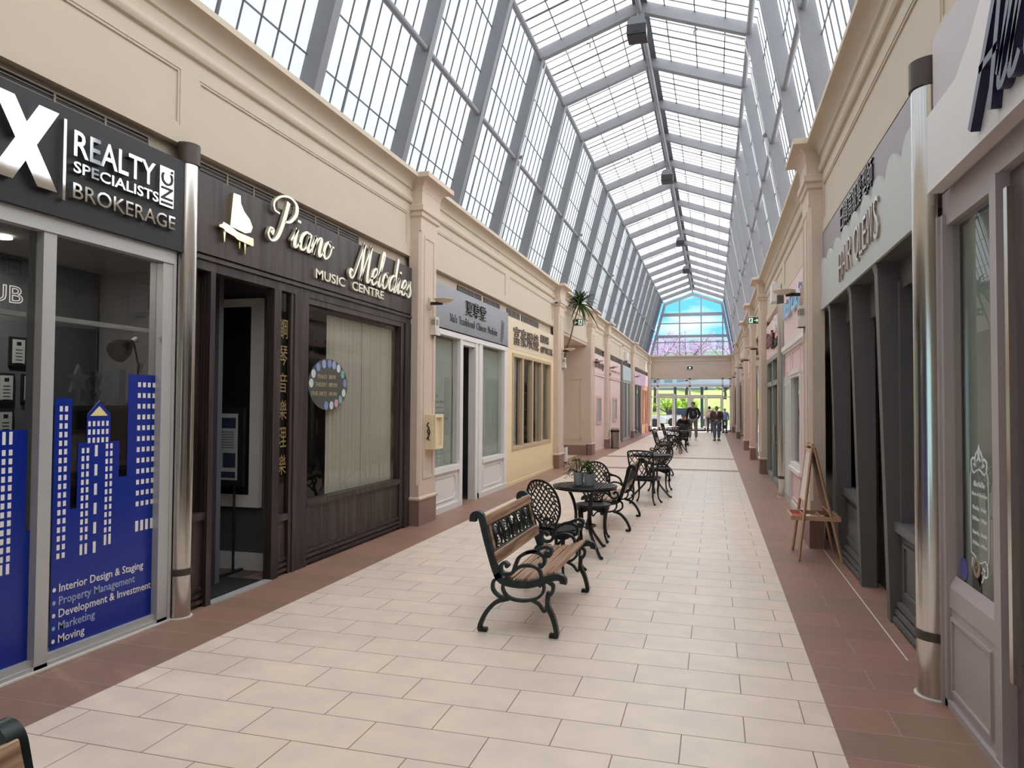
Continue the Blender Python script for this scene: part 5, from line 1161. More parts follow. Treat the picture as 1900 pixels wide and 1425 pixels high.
b = MB(); b.box(-0.06, 0.06, -0.01, -0.006, -0.06, 0.04); b.build('pictogram', M['exit_white'], root)
# white light box, grey siren box and two cameras on the fascias
root = thing('emergency_light', 'white emergency light box on the right fascia', 'light', (R, 14.5, 3.62))
b = MB(); b.box(-0.16, -0.0, -0.22, 0.22, 0, 0.34); b.build('case', M['white'], root)
b = MB(); b.lathe([(0.0, 0), (0.05, 0.0), (0.06, 0.08), (0.0, 0.09)], (-0.08, 0.1, 0.34), 12); b.build('lamp_head', M['white'], root, 40)
b = MB(); b.tube([(-0.01, 0, 0.0), (-0.01, 0, -0.14)], 0.01, 6); b.build('cable', M['steel'], root)
root = thing('siren_box', 'grey white siren box on the left fascia above the pale blue sign', 'siren', (L, 33.2, 3.68))
b = MB(); b.box(0.0, 0.14, -0.25, 0.25, 0, 0.40); b.build('case', M['white'], root)
b = MB(); b.box(0.02, 0.1, -0.1, 0.1, -0.1, 0.0); b.build('horn', M['steel'], root)
for y, lab in ((17.75, 'small security camera on the left fascia beside the recess'), (31.5, 'small security camera on the far left fascia')):
    root = thing('security_camera', lab, 'camera', (L, y, 4.26), 0, 'security cameras')
    b = MB(); b.box(0, 0.04, -0.04, 0.04, -0.04, 0.04); b.tube([(0.03, 0, 0), (0.09, 0, -0.01)], 0.012, 6); b.build('mount', M['white'], root)
    b = MB(); b.tube([(0.05, 0.08, 0.02), (0.12, -0.10, -0.03)], 0.032, 10); b.build('barrel', M['white'], root, 40)
    b = MB(); b.tube([(0.12, -0.10, -0.03), (0.126, -0.115, -0.034)], 0.028, 10); b.build('lens', M['black'], root)
# ------------------------------------------------------------------ benches (origin: middle of the floor line under the back feet, front towards +X, ends at y = +-0.64)
def make_bench(label):
    root = thing('park_bench', label, 'bench', (0, 0, 0), 0, 'cast iron and wood benches')
    HB = 0.64
    P_post = spline([(-.062, .79), (-.058, .832), (-.027, .845), (.0, .828), (.017, .774), (.044, .67), (.082, .541), (.11, .455), (.140, .39)], 4)
    P_rail = spline([(.120, .425), (.15, .385), (.19, .366), (.266, .356), (.364, .362), (.453, .390), (.524, .420), (.576, .430), (.611, .413), (.612, .385)], 4)
    P_arm = spline([(.206, .479), (.188, .504), (.158, .493), (.151, .45), (.184, .424), (.238, .436), (.265, .501), (.292, .554), (.363, .593), (.426, .593), (.47, .566), (.475, .523), (.453, .496), (.439, .516)], 4)
    P_as = spline([(.345, .588), (.40, .603), (.461, .629), (.505, .634), (.527, .608), (.514, .577), (.488, .575), (.486, .597)], 4)
    P_low = spline([(.240, .440), (.301, .486), (.382, .495), (.435, .469), (.453, .415)], 4)
    P_str = spline([(.195, .352), (.178, .362), (.166, .32), (.194, .27), (.257, .245), (.347, .246), (.418, .268), (.462, .308), (.471, .352), (.453, .368), (.438, .350)], 4)
    P_rl = spline([(.138, .392), (.097, .367), (.093, .306), (.138, .264), (.194, .249)], 4)
    P_leg = spline([(.215, .253), (.121, .221), (.048, .146), (.004, .063), (-.004, .016), (.020, .012), (.049, .016)], 4)
    P_fl = spline([(.497, .392), (.537, .365), (.530, .314), (.489, .280)], 4)
    P_fg = spline([(.508, .320), (.500, .226), (.536, .144), (.560, .062), (.562, .016), (.540, .012), (.512, .015)], 4)
    P_br = spline([(.383, .251), (.436, .225), (.472, .181), (.492, .200), (.484, .222)], 4)
    for s in (-1, 1):
        e = MB()
        def bd(p, w, t): e.band([(a.x, a.y) for a in p], w, t, 'xz', s * HB)
        bd(P_post, 0.05, 0.046); bd(P_rail, 0.05, 0.046); bd(P_str, 0.036, 0.020); bd(P_rl, 0.036, 0.022); bd(P_fl, 0.036, 0.024); bd(P_br, 0.034, 0.018)
        # rosettes on the rail
        for k in range(6): x = 0.20 + k * 0.06; e.tube([(x, s * (HB + 0.027) , 0.362 + 0.06 * abs(k - 2.2) * 0.16), (x + 0.03, s * (HB + 0.027), 0.37 + 0.06 * abs(k - 2.0) * 0.16)], 0.007, 5)
        fo = e.build('end_frame', M['iron'], root, 45)
        a = MB(); a.band([(q.x, q.y) for q in P_arm], 0.045, 0.024, 'xz', s * HB); a.band([(q.x, q.y) for q in P_as], 0.045, 0.022, 'xz', s * HB); a.band([(q.x, q.y) for q in P_low], 0.036, 0.022, 'xz', s * HB)
        a.lathe([(0.001, -0.024), (0.018, -0.024), (0.018, 0.024), (0.001, 0.024)], (.200, s * HB, .487), 10, 'y'); a.lathe([(0.001, -0.026), (0.018, -0.026), (0.018, 0.026), (0.001, 0.026)], (.492, s * HB, .590), 10, 'y')
        a.lathe([(0.001, -0.024), (0.015, -0.024), (0.015, 0.024), (0.001, 0.024)], (.445, s * HB, .508), 10, 'y')
        a.build('armrest', M['iron'], root, 45)
        l = MB(); l.band([(q.x, q.y) for q in P_leg], 0.044, [0.030] * (len(P_leg) - 4) + [0.030, 0.028, 0.028, 0.026], 'xz', s * HB); l.build('leg', M['iron'], root, 45)
        l = MB(); l.band([(q.x, q.y) for q in P_fg], 0.044, [0.032] * (len(P_fg) - 4) + [0.032, 0.028, 0.028, 0.026], 'xz', s * HB); l.build('leg', M['iron'], root, 45)
    # back rails follow the post; seat slats follow the rail
    def slat(x, z, ang, wd, name):
        b = MB(); c, s_ = math.cos(ang), math.sin(ang); t = 0.022
        pts = [(x + a * c - d * s_, z + a * s_ + d * c) for a, d in ((-wd / 2, 0), (wd / 2, 0), (wd / 2, t), (-wd / 2, t))]
        b.prism([(p[0], -HB + 0.0, p[1]) for p in pts], (0, 2 * HB, 0)); o = b.build(name, M['bench_wood'], root)
        bv = o.modifiers.new('edge', 'BEVEL'); bv.width = 0.004; bv.segments = 1
        return o
    back_a = math.atan2(.67 - .83, .044 + .0)
    slat(.020, .795, math.radians(-73), 0.075, 'top_rail'); slat(.094, .525, math.radians(-73), 0.085, 'bottom_rail')
    for x, z, a in ((.205, .382, -8), (.285, .376, 0), (.365, .382, 6), (.445, .404, 14), (.525, .436, 16)): slat(x, z, math.radians(a), 0.060, 'seat_slat')
    # scrollwork rose panel in the back, built on the inclined plane
    b = MB()
    def bp(y, t, d=0.0): return (0.036 + (1 - t) * 0.047 + d, y, 0.755 - (1 - t) * 0.185)
    y0, y1 = -HB + 0.085, HB - 0.085
    b.tube([bp(y0, 0), bp(y1, 0), bp(y1, 1), bp(y0, 1)], 0.009, 6, True)
    def cl(pts, r=0.0085): b.tube([bp(y, t) for y, t in pts], r, 5)
    n = 5; w_ = (y1 - y0) / n
    for k in range(n):
        yc = y0 + w_ * (k + 0.5)
        for rr, tt in ((0.062, 0.36), (0.042, 0.24), (0.022, 0.12)):
            cl([(yc + rr * math.cos(i * PI / 8 + k), 0.5 + tt * math.sin(i * PI / 8 + k)) for i in range(14)], 0.0085)
        for sg in (-1, 1):
            cl([(q.x, q.y) for q in spline([(yc + sg * w_ * 0.5, 0.02), (yc + sg * w_ * 0.30, 0.12), (yc + sg * w_ * 0.46, 0.35), (yc + sg * w_ * 0.36, 0.62), (yc + sg * w_ * 0.5, 0.98)], 4)])
            cl([(q.x, q.y) for q in spline([(yc + sg * 0.02, 0.02), (yc + sg * 0.075, 0.2), (yc + sg * 0.05, 0.5)], 4)]); cl([(q.x, q.y) for q in spline([(yc + sg * 0.015, 0.98), (yc + sg * 0.08, 0.82), (yc + sg * 0.06, 0.55)], 4)])
    for yy in (y0 + 0.0, y1): pass
    b.build('scrollwork_panel', M['iron'], root, 60)
    b = MB()
    for sy in (-1, 1): b.prism([(bp(sy * (HB - 0.075), 0, -0.011)), (bp(sy * (HB - 0.03), 0, -0.011)), (bp(sy * (HB - 0.03), 1, -0.011)), (bp(sy * (HB - 0.075), 1, -0.011))], (0.022, 0, 0.006))
    b.build('back_stile', M['bench_wood'], root)
    return root
bench = make_bench('wooden bench with green black scroll ends, nearest one seen whole')
bench.location = (-1.635, 5.61, 0)
dup(bench, (-1.645, 0.715, 0), 0.0, 'bench of which only the scrolled back corner shows, bottom left of the view')
dup(bench, (-1.06, 10.02, 0), PI, 'bench seen from behind its backrest between the plant table and the lattice chair')
dup(bench, (-0.92, 16.4, 0), PI, 'bench with its back to the right wall beyond the second table')
dup(bench, (-1.88, 23.6, 0), 0.0, 'distant bench facing right, backrest towards the pink shops')

# ------------------------------------------------------------------ bistro chairs (origin: floor under the seat centre, sitter faces +Y)
def leg_mb(x, y, splay=1.28):
    b = MB(); q = spline([(x * 0.92, y * 0.92, 0.425), (x * 1.04, y * 1.04, 0.34), (x * 0.98, y * 0.98, 0.20), (x * 1.05, y * 1.05, 0.08), (x * splay, y * splay, 0.008)], 4)
    n = len(q); b.tube(q, [0.028 - 0.015 * min(1, i / (n * 0.6)) + (0.006 if i >= n - 2 else 0) for i in range(n)], 7)
    return b
def oval_chair(label):
    root = thing('bistro_chair', label, 'chair', (0, 0, 0), 0, 'black cast bistro chairs')
    b = MB()
    b.tube([(0.205 * math.cos(a * PI / 14), 0.205 * math.sin(a * PI / 14), 0.43) for a in range(28)], 0.013, 6, True)
    for k in range(-4, 5):
        c = k * 0.042; h = math.sqrt(max(0, 0.2 ** 2 - c * c)); r2 = 0.7071
        b.tube([((c - h) * r2, (c + h) * r2, 0.432), ((c + h) * r2, (c - h) * r2, 0.432)], 0.008, 5); b.tube([((c - h) * r2, -(c + h) * r2, 0.434), ((c + h) * r2, -(c - h) * r2, 0.434)], 0.008, 5)
    b.lathe([(0.02, 0.422), (0.185, 0.424), (0.185, 0.428), (0.02, 0.426)], seg=24)
    b.build('seat', M['black_iron'], root, 40)
    b = MB()
    for k in range(28):
        a0, a1 = k * PI / 14, (k + 1) * PI / 14
        f = lambda a: 0.035 + 0.045 * abs(math.cos(2 * a - 0.0)) ** 2
        vs = []
        for a, rr in ((a0, 0.20), (a1, 0.20), (a1, 0.19), (a0, 0.19)): vs.append((rr * math.cos(a), rr * math.sin(a), 0.425))
        for a, rr in ((a0, 0.20), (a1, 0.20), (a1, 0.19), (a0, 0.19)): vs.append((rr * math.cos(a), rr * math.sin(a), 0.425 - f(a + PI / 4)))
        b.add(vs, [(0, 1, 2, 3), (7, 6, 5, 4), (0, 4, 5, 1), (2, 6, 7, 3)])
    b.build('apron', M['black_iron'], root, 40)
    for x, y in ((-0.145, -0.145), (0.145, -0.145), (-0.145, 0.145), (0.145, 0.145)): leg_mb(x, y).build('leg', M['black_iron'], root, 50)
    # balloon back leaning slightly away from the seat
    def bk(u, t): return (u, -0.175 - 0.16 * t, 0.44 + 0.485 * t)
    outl = [(-.105, 0.0), (-.10, .12), (-.125, .2), (-.172, .36), (-.188, .55), (-.172, .75), (-.12, .91), (-.05, .985), (.05, .985), (.12, .91), (.172, .75), (.188, .55), (.172, .36), (.125, .2), (.10, .12), (.105, 0.0)]
    sp = spline(outl, 4)
    b = MB(); b.tube([bk(p.x, p.y) for p in sp], 0.0125, 7); b.tube([bk(-.105, .02), bk(.105, .02)], 0.012, 6); b.build('back_frame', M['black_iron'], root, 60)
    b = MB()
    def inside(u, t):
        e = ((u / 0.135) ** 2 + ((t - 0.56) / 0.345) ** 2); return e < 1
    for sg in (-1, 1):
        for k in range(-5, 6):
            pts = []
            for i in range(41):
                s_ = -0.5 + i / 40; u = k * 0.056 + sg * s_ * 0.36; t = 0.56 + s_ * 0.9
                if inside(u, t): pts.append(bk(u, t))
            if len(pts) > 2: b.tube([pts[0], pts[-1]], 0.0078, 5)
    b.build('back_lattice', M['black_iron'], root, 60)
    b = MB()        # leafy scroll ring between lattice and rim
    for k in range(26):
        a = k * 2 * PI / 26; u, t = 0.158 * math.cos(a), 0.56 + 0.385 * math.sin(a)
        if t < 0.18 and abs(u) < 0.11: pass
        r_ = 0.020
        b.tube([bk(u + r_ * math.cos(j * PI / 4 + a), t + r_ * 2.0 * math.sin(j * PI / 4 + a)) for j in range(7)], 0.0075, 5)
    for sg in (-1, 1):
        for z in (0.06, 0.13, 0.2):
            b.tube([bk(q.x, q.y) for q in spline([(sg * 0.01, z - 0.03), (sg * 0.05, z + 0.05), (sg * 0.085, z), (sg * 0.06, z - 0.04)], 3)], 0.0065, 5)
        b.tube([bk(sg * 0.0, 0.02), bk(sg * 0.10, 0.26)], 0.007, 5); b.tube([bk(sg * 0.10, 0.02), bk(sg * 0.0, 0.24)], 0.007, 5)
    b.build('back_scrolls', M['black_iron'], root, 60)
    return root
def square_chair(label):
    root = thing('lattice_chair', label, 'chair', (0, 0, 0), 0, 'black lattice back chairs')
    b = MB()
    rr = [(-.20, -.19), (.20, -.19), (.21, .0), (.19, .19), (0, .21), (-.19, .19), (-.21, 0)]
    b.tube([(p.x, p.y, 0.43) for p in spline(rr, 4, True)], 0.014, 6, True)
    for k in range(-4, 5): b.tube([(k * 0.045, -0.19, 0.432), (k * 0.045, 0.19, 0.432)], 0.008, 5); b.tube([(-0.2, k * 0.045, 0.434), (0.2, k * 0.045, 0.434)], 0.008, 5)
    b.prism([(-.19, -.18, .422), (.19, -.18, .422), (.18, .18, .422), (-.18, .18, .422)], (0, 0, .004)); b.build('seat', M['black_iron'], root, 40)
    b = MB()
    for a, c in (((-.19, -.18), (.19, -.18)), ((.19, -.18), (.18, .18)), ((.18, .18), (-.18, .18)), ((-.18, .18), (-.19, -.18))): b.tube([(a[0], a[1], 0.405), (c[0], c[1], 0.405)], 0.02, 6)
    b.build('apron', M['black_iron'], root, 40)
    for x, y in ((-0.165, -0.15), (0.165, -0.15), (-0.165, 0.15), (0.165, 0.15)): leg_mb(x, y, 1.3).build('leg', M['black_iron'], root, 50)
    def bk(u, t): return (u, -0.185 - 0.14 * t, 0.43 + 0.46 * t)
    b = MB(); b.tube([bk(p.x, p.y) for p in spline([(-.185, 0), (-.20, .4), (-.21, .85), (-.195, .97), (-.12, 1.0), (0, 1.01), (.12, 1.0), (.195, .97), (.21, .85), (.20, .4), (.185, 0)], 4)], 0.014, 7); b.tube([bk(-.185, .06), bk(.185, .06)], 0.012, 6); b.build('back_frame', M['black_iron'], root, 60)
    b = MB(); n = 4; du = 0.395 / n
    for k in range(n):
        uc = -0.1975 + du * (k + 0.5)
        for r_, (ta, tb) in enumerate(((.06, .37), (.37, .68), (.68, .99))):
            tm = (ta + tb) / 2
            b.tube([bk(uc, ta), bk(uc + du / 2, tm), bk(uc, tb), bk(uc - du / 2, tm)], 0.0115, 5, True)
            if r_ == 2: b.lathe([(0.001, -0.008), (0.019, -0.008), (0.019, 0.008), (0.001, 0.008)], bk(uc, tm - 0.01), 10, 'y')
    b.build('back_lattice', M['black_iron'], root, 60)
    return root
def make_table(label):
    root = thing('bistro_table', label, 'table', (0, 0, 0), 0, 'round black bistro tables')
    b = MB(); Rr = 0.35
    b.tube([(Rr * math.cos(a * PI / 20), Rr * math.sin(a * PI / 20), 0.738) for a in range(40)], 0.012, 6, True)
    for k in range(-9, 10):
        c = k * 0.036; h = math.sqrt(Rr * Rr - c * c)
        b.box(c - 0.011, c + 0.011, -h, h, 0.735, 0.748)
    for k in range(-3, 4): c = k * 0.09; h = math.sqrt(Rr * Rr - c * c); b.box(-h, h, c - 0.008, c + 0.008, 0.730, 0.742)
    b.lathe([(0.30, 0.700), (Rr + 0.004, 0.712), (Rr + 0.004, 0.738), (0.30, 0.734)], seg=40); b.build('tabletop', M['black_iron'], root, 40)
    for k in range(3):
        a = math.radians(-54 + 120 * k); c, s = math.cos(a), math.sin(a)
        q = spline([(0.20 * c, 0.20 * s, 0.72), (0.13 * c, 0.13 * s, 0.58), (0.10 * c, 0.10 * s, 0.40), (0.14 * c, 0.14 * s, 0.24), (0.30 * c, 0.30 * s, 0.08), (0.37 * c, 0.37 * s, 0.02), (0.41 * c, 0.41 * s, 0.015)], 4)
        l = MB(); l.tube(q, [0.018] * (len(q) - 3) + [0.020, 0.021, 0.018], 7); l.build('leg', M['black_iron'], root, 50)
    b = MB(); b.tube([(0.118 * math.cos(a * PI / 10), 0.118 * math.sin(a * PI / 10), 0.30) for a in range(20)], 0.010, 6, True); b.build('ring', M['black_iron'], root, 50)
    return root
ch = oval_chair('oval back black chair with its back to the nearest bench, beside the plant table'); ch.location = (-1.47, 6.93, 0); ch.rotation_euler = (0, 0, math.radians(-24))
oc2 = dup(ch, (-1.42, 8.66, 0), PI + math.radians(6), 'oval back black chair on the far side of the plant table')
tb = make_table('round black table carrying two grey plant pots'); tb.location = (-1.39, 7.92, 0)
sq = square_chair('square lattice back chair behind the bench, back towards the viewer'); sq.location = (-1.10, 12.12, 0); sq.rotation_euler = (0, 0, math.radians(-12))
dup(tb, (-1.08, 13.2, 0), 0.4, 'second round black table, between the lattice chair and a round back chair')
dup(ch, (-1.00, 14.0, 0), PI - 0.15, 'round back chair on the far side of the second table')
dup(sq, (-1.28, 24.75, 0), -0.1, 'lattice back chair in the distant seating cluster, left of the third table')
dup(tb, (-1.18, 25.8, 0), 0.2, 'third round black table, in the distant seating cluster')
dup(ch, (-1.15, 26.9, 0), PI, 'round back chair behind the third table in the distant cluster')
dup(ch, (-1.22, 28.7, 0), 0.1, 'round back chair before the farthest table')
dup(tb, (-1.20, 29.8, 0), 0.0, 'farthest round black table, beside the seated person')
dup(sq, (-1.72, 29.5, 0), -1.2, 'lattice back chair left of the farthest table, beside the seated person')
dup(ch, (-1.2, 30.75, 0), PI, 'round back chair under the seated person in black')

# ------------------------------------------------------------------ potted plants
M['pot_grey'] = pm('grey_glazed_pot', (158, 166, 164), 0.3, var=0.1, scale=12)
M['leaf'] = transmat('green_leaf', (70, 104, 52), 0.3, 14, 0.35)
M['leaf_dark'] = transmat('dark_green_leaf', (58, 78, 44), 0.25, 8, 0.3)
M['soil'] = pm('dark_soil', (50, 40, 32), 0.95, var=0.3, scale=40)
def leaf(b, p, d, ln, wd, droop=0.0):
    d = Vector(d).normalized(); p = Vector(p); sx = d.cross(Vector((0, 0, 1)))
    sx = sx.normalized() if sx.length > 1e-3 else Vector((1, 0, 0)); up = sx.cross(d)
    a = p + d * ln * 0.45 + up * ln * 0.06; e = p + d * ln - Vector((0, 0, droop * ln))
    b.add([p, a + sx * wd / 2, e, a - sx * wd / 2, a + up * 0.1 * wd], [(0, 1, 4), (1, 2, 4), (2, 3, 4), (3, 0, 4)])
def pot_plant(x, y, z, r, h, label, trail):
    root = thing('potted_plant', label, 'plant', (x, y, z), 0, 'potted plants on the first table')
    b = MB(); b.lathe([(0.0, 0.0), (r * 0.82, 0.0), (r, h * 0.9), (r, h), (r * 0.9, h), (r * 0.88, h * 0.88), (0.0, h * 0.86)], seg=24); b.build('pot', M['pot_grey'], root, 40)
    b = MB(); b.lathe([(0.0, h * 0.85), (r * 0.88, h * 0.87), (r * 0.88, h * 0.9), (0, h * 0.91)], seg=16); b.build('soil', M['soil'], root)
    b = MB(); s = MB()
    for k in range(26):
        a = rnd.uniform(0, 2 * PI); rr = rnd.uniform(0.02, 0.13); zz = h + rnd.uniform(0.0, 0.13)
        if trail and k < 9: a = PI + rnd.uniform(-0.7, 0.7); rr = rnd.uniform(0.10, 0.19); zz = h * rnd.uniform(0.5, 1.5)
        tip = Vector((rr * math.cos(a), rr * math.sin(a), zz))
        q = spline([(0.3 * r * math.cos(a), 0.3 * r * math.sin(a), h * 0.88), (tip.x * 0.6, tip.y * 0.6, max(zz, h) + 0.02), tip], 4); s.tube(q, 0.0018, 4)
        for j in range(7):
            p = q[max(2, len(q) - 1 - j % 5)] + Vector((rnd.uniform(-.016, .016), rnd.uniform(-.016, .016), rnd.uniform(-.012, .012)))
            leaf(b, p, (rnd.uniform(-1, 1), rnd.uniform(-1, 1), rnd.uniform(-.2, .7)), rnd.uniform(.022, .038), rnd.uniform(.014, .022), 0.15)
    b.build('foliage', M['leaf'], root); s.build('stem', M['leaf_dark'], root)
pot_plant(-1.465, 7.93, 0.749, 0.060, 0.14, 'left grey pot with trailing thin leaved plant on the table', True)
pot_plant(-1.335, 7.90, 0.749, 0.066, 0.13, 'right grey pot with bushy green plant on the table', False)

# dracaena leaning out of the recess
root = thing('dracaena_plant', 'tall leaning dracaena in a white planter beside the left recess', 'plant', (-4.08, 19.5, 0))
b = MB(); b.prism([(-.14, -.14, .06), (.14, -.14, .06), (.14, .14, .06), (-.14, .14, .06)], (0, 0, .40)); b.build('planter', M['white'], root)
b = MB(); b.box(-0.12, 0.12, -0.12, 0.12, 0.02, 0.06)
for sx in (-1, 1):
    for sy in (-1, 1): b.lathe([(0.001, -0.01), (0.025, -0.01), (0.025, 0.01), (0.001, 0.01)], (sx * 0.1, sy * 0.1, 0.025), 10, 'y')
b.build('wheel_base', M['black'], root)
b = MB(); b.box(-0.125, 0.125, -0.125, 0.125, 0.40, 0.465); b.build('soil', M['soil'], root)
tr = spline([(0, 0, .44), (-.02, .0, 1.4), (-.01, .02, 2.3), (.07, .06, 3.0), (.20, .15, 3.5), (.28, .30, 3.95), (.37, .42, 4.35), (.44, .5, 4.62)], 5)
b = MB(); b.tube(tr, [0.026 - 0.010 * i / len(tr) for i in range(len(tr))], 7); b.build('trunk', pm('brown_stem', (98, 80, 62), 0.8, var=0.3, scale=30), root, 50)
b = MB()
def blade(b, p, a, el, ln, wd):
    d = Vector((math.cos(a) * math.cos(el), math.sin(a) * math.cos(el), math.sin(el))); sx = d.cross(Vector((0, 0, 1))).normalized(); prev = None; vs = []
    for i in range(6):
        t = i / 5; q = Vector(p) + d * ln * t - Vector((0, 0, 0.55 * ln * t * t)); w_ = wd * (0.5 + 1.6 * t) * (1 - t) + 0.002
        vs += [q - sx * w_, q + sx * w_]
    b.add(vs, [(2 * i, 2 * i + 1, 2 * i + 3, 2 * i + 2) for i in range(5)])
top = tr[-1]
for k in range(64): blade(b, top - Vector((0.06, 0.05, 0.16)) * rnd.random(), k * 2.4, rnd.uniform(-0.25, 1.25), rnd.uniform(0.55, 0.95), 0.042)
for k in range(12): blade(b, tr[15] + Vector((0, 0, rnd.uniform(-.1, .1))), k * 2.1, rnd.uniform(-0.6, 0.4), rnd.uniform(0.12, 0.25), 0.02)
b.build('foliage', M['leaf_dark'], root)

# ------------------------------------------------------------------ litter bin
root = thing('litter_bin', 'stainless steel litter bin with black rim by the pink shop', 'bin', (-3.60, 27.0, 0))
b = MB(); b.lathe([(0.0, 0.0), (0.155, 0.0), (0.155, 0.62), (0.0, 0.62)], seg=28); b.build('body', pm('brushed_stainless', (150, 146, 140), 0.3, 0.9, var=0.12, scale=4, stretch=(9, 9, 0.4)), root, 40)
b = MB(); b.lathe([(0.16, 0.61), (0.17, 0.62), (0.17, 0.69), (0.15, 0.69), (0.15, 0.61)], seg=28); b.lathe([(0.0, 0), (0.16, 0.0), (0.16, 0.02), (0, 0.02)], seg=28); b.build('rim', M['black'], root, 40)
b = MB(); b.lathe([(0.145, 0.69), (0.14, 0.76), (0.0, 0.78), (0.0, 0.77)], seg=28); b.build('lid', pm('steel_lid', (190, 188, 184), 0.3, 0.8), root, 40)

# ------------------------------------------------------------------ child's easel
root = thing('easel', 'small wooden double easel with a red tray in front of the pink shop', 'easel', (1.0, 8.42, 0), 0)
M['pine'] = pm('pale_pine', (186, 148, 118), 0.6, var=0.12, scale=14)
top = Vector((0.02, 0.0, 1.20))
def stick(b, p, q, r=0.016): b.tube([p, q], r, 4)
WX = 0.20
feet = {'A': (-0.14, -0.29, 0), 'B': (-0.14, 0.33, 0), 'C': (0.29, -0.27, 0), 'D': (0.29, 0.33, 0)}
# two leaves hinged on top: left leaf (towards the corridor) and right leaf (towards the wall)
for k, (f1, f2) in enumerate((('A', 'B'), ('C', 'D'))):
    for j, f in enumerate((f1, f2)):
        ty = -0.20 if f in 'AC' else 0.20
        b = MB(); stick(b, feet[f], (top.x + (-0.012 if k == 0 else 0.012), ty, 1.20), 0.015); b.build('leg', M['pine'], root)
def leafboard(fa, fb, sgn, z0, z1, nm, mat, frame=True):
    def pt(f, z): t = z / 1.2; p = Vector(feet[f]); q = Vector((top.x + sgn * 0.012, -0.20 if f in 'AC' else 0.20, 1.2)); return p + (q - p) * t
    a, c, d, e = pt(fa, z0), pt(fb, z0), pt(fb, z1), pt(fa, z1); nrm = (c - a).cross(e - a).normalized() * 0.006
    b = MB(); b.prism([a - nrm, c - nrm, d - nrm, e - nrm], nrm * 2); o = b.build(nm, mat, root)
    f_ = MB()
    for p, q in ((a, c), (e, d)): stick(f_, p, q, 0.018)
    f_.build('cross_rail', M['pine'], root); return o
leafboard('A', 'B', -1, 0.62, 1.16, 'white_panel', pm('whiteboard', (226, 218, 208), 0.35, var=0.08, scale=6)); leafboard('C', 'D', 1, 0.52, 1.16, 'brown_panel', pm('hardboard', (134, 104, 88), 0.7, var=0.06))
b = MB()
for y in (-0.24, 0.24): b.box(-0.20, 0.27, y - 0.012, y + 0.012, 0.43, 0.475)
for x in (-0.20, 0.27): b.box(x - 0.012, x + 0.012, -0.25, 0.25, 0.43, 0.475)
for x in (-0.07, 0.10): b.box(x - 0.008, x + 0.008, -0.24, 0.24, 0.435, 0.465)
b.build('tray_frame', M['pine'], root)
b = MB(); b.box(-0.19, -0.07, -0.235, 0.235, 0.432, 0.440); b.build('red_tray', pm('red_tray', (198, 58, 66), 0.4), root)
b = MB()
for y in (-0.18, 0.18): b.lathe([(0.001, -0.02), (0.018, -0.02), (0.018, 0.02), (0.001, 0.02)], (0.02, y, 1.225), 10, 'y')
b.tube([(0.02, -0.22, 1.215), (0.02, 0.22, 1.215)], 0.012, 6); b.build('paper_roll_rod', M['pine'], root)
# ------------------------------------------------------------------ people
def skin_body(name, verts, edges, radii, mat, parent, levels=1, loc=(0, 0, 0)):
    me = bpy.data.meshes.new(name); me.from_pydata(verts, edges, []); o = bpy.data.objects.new(name, me); COL.objects.link(o)
    o.modifiers.new('skin', 'SKIN'); s = o.modifiers.new('sub', 'SUBSURF'); s.levels = s.render_levels = levels
    for i, r in enumerate(radii):
        sv = me.skin_vertices[0].data[i]; sv.radius = (r, r) if not isinstance(r, tuple) else r
        sv.use_root = (i == 0)
    dg = bpy.context.evaluated_depsgraph_get(); ev = bpy.data.meshes.new_from_object(o.evaluated_get(dg))
    bpy.data.objects.remove(o); ev.name = name
    ev.materials.clear(); ev.materials.append(mat); ev.polygons.foreach_set('use_smooth', [True] * len(ev.polygons))
    o = bpy.data.objects.new(name, ev); COL.objects.link(o)
    if parent is not None: o.parent = parent
    return o
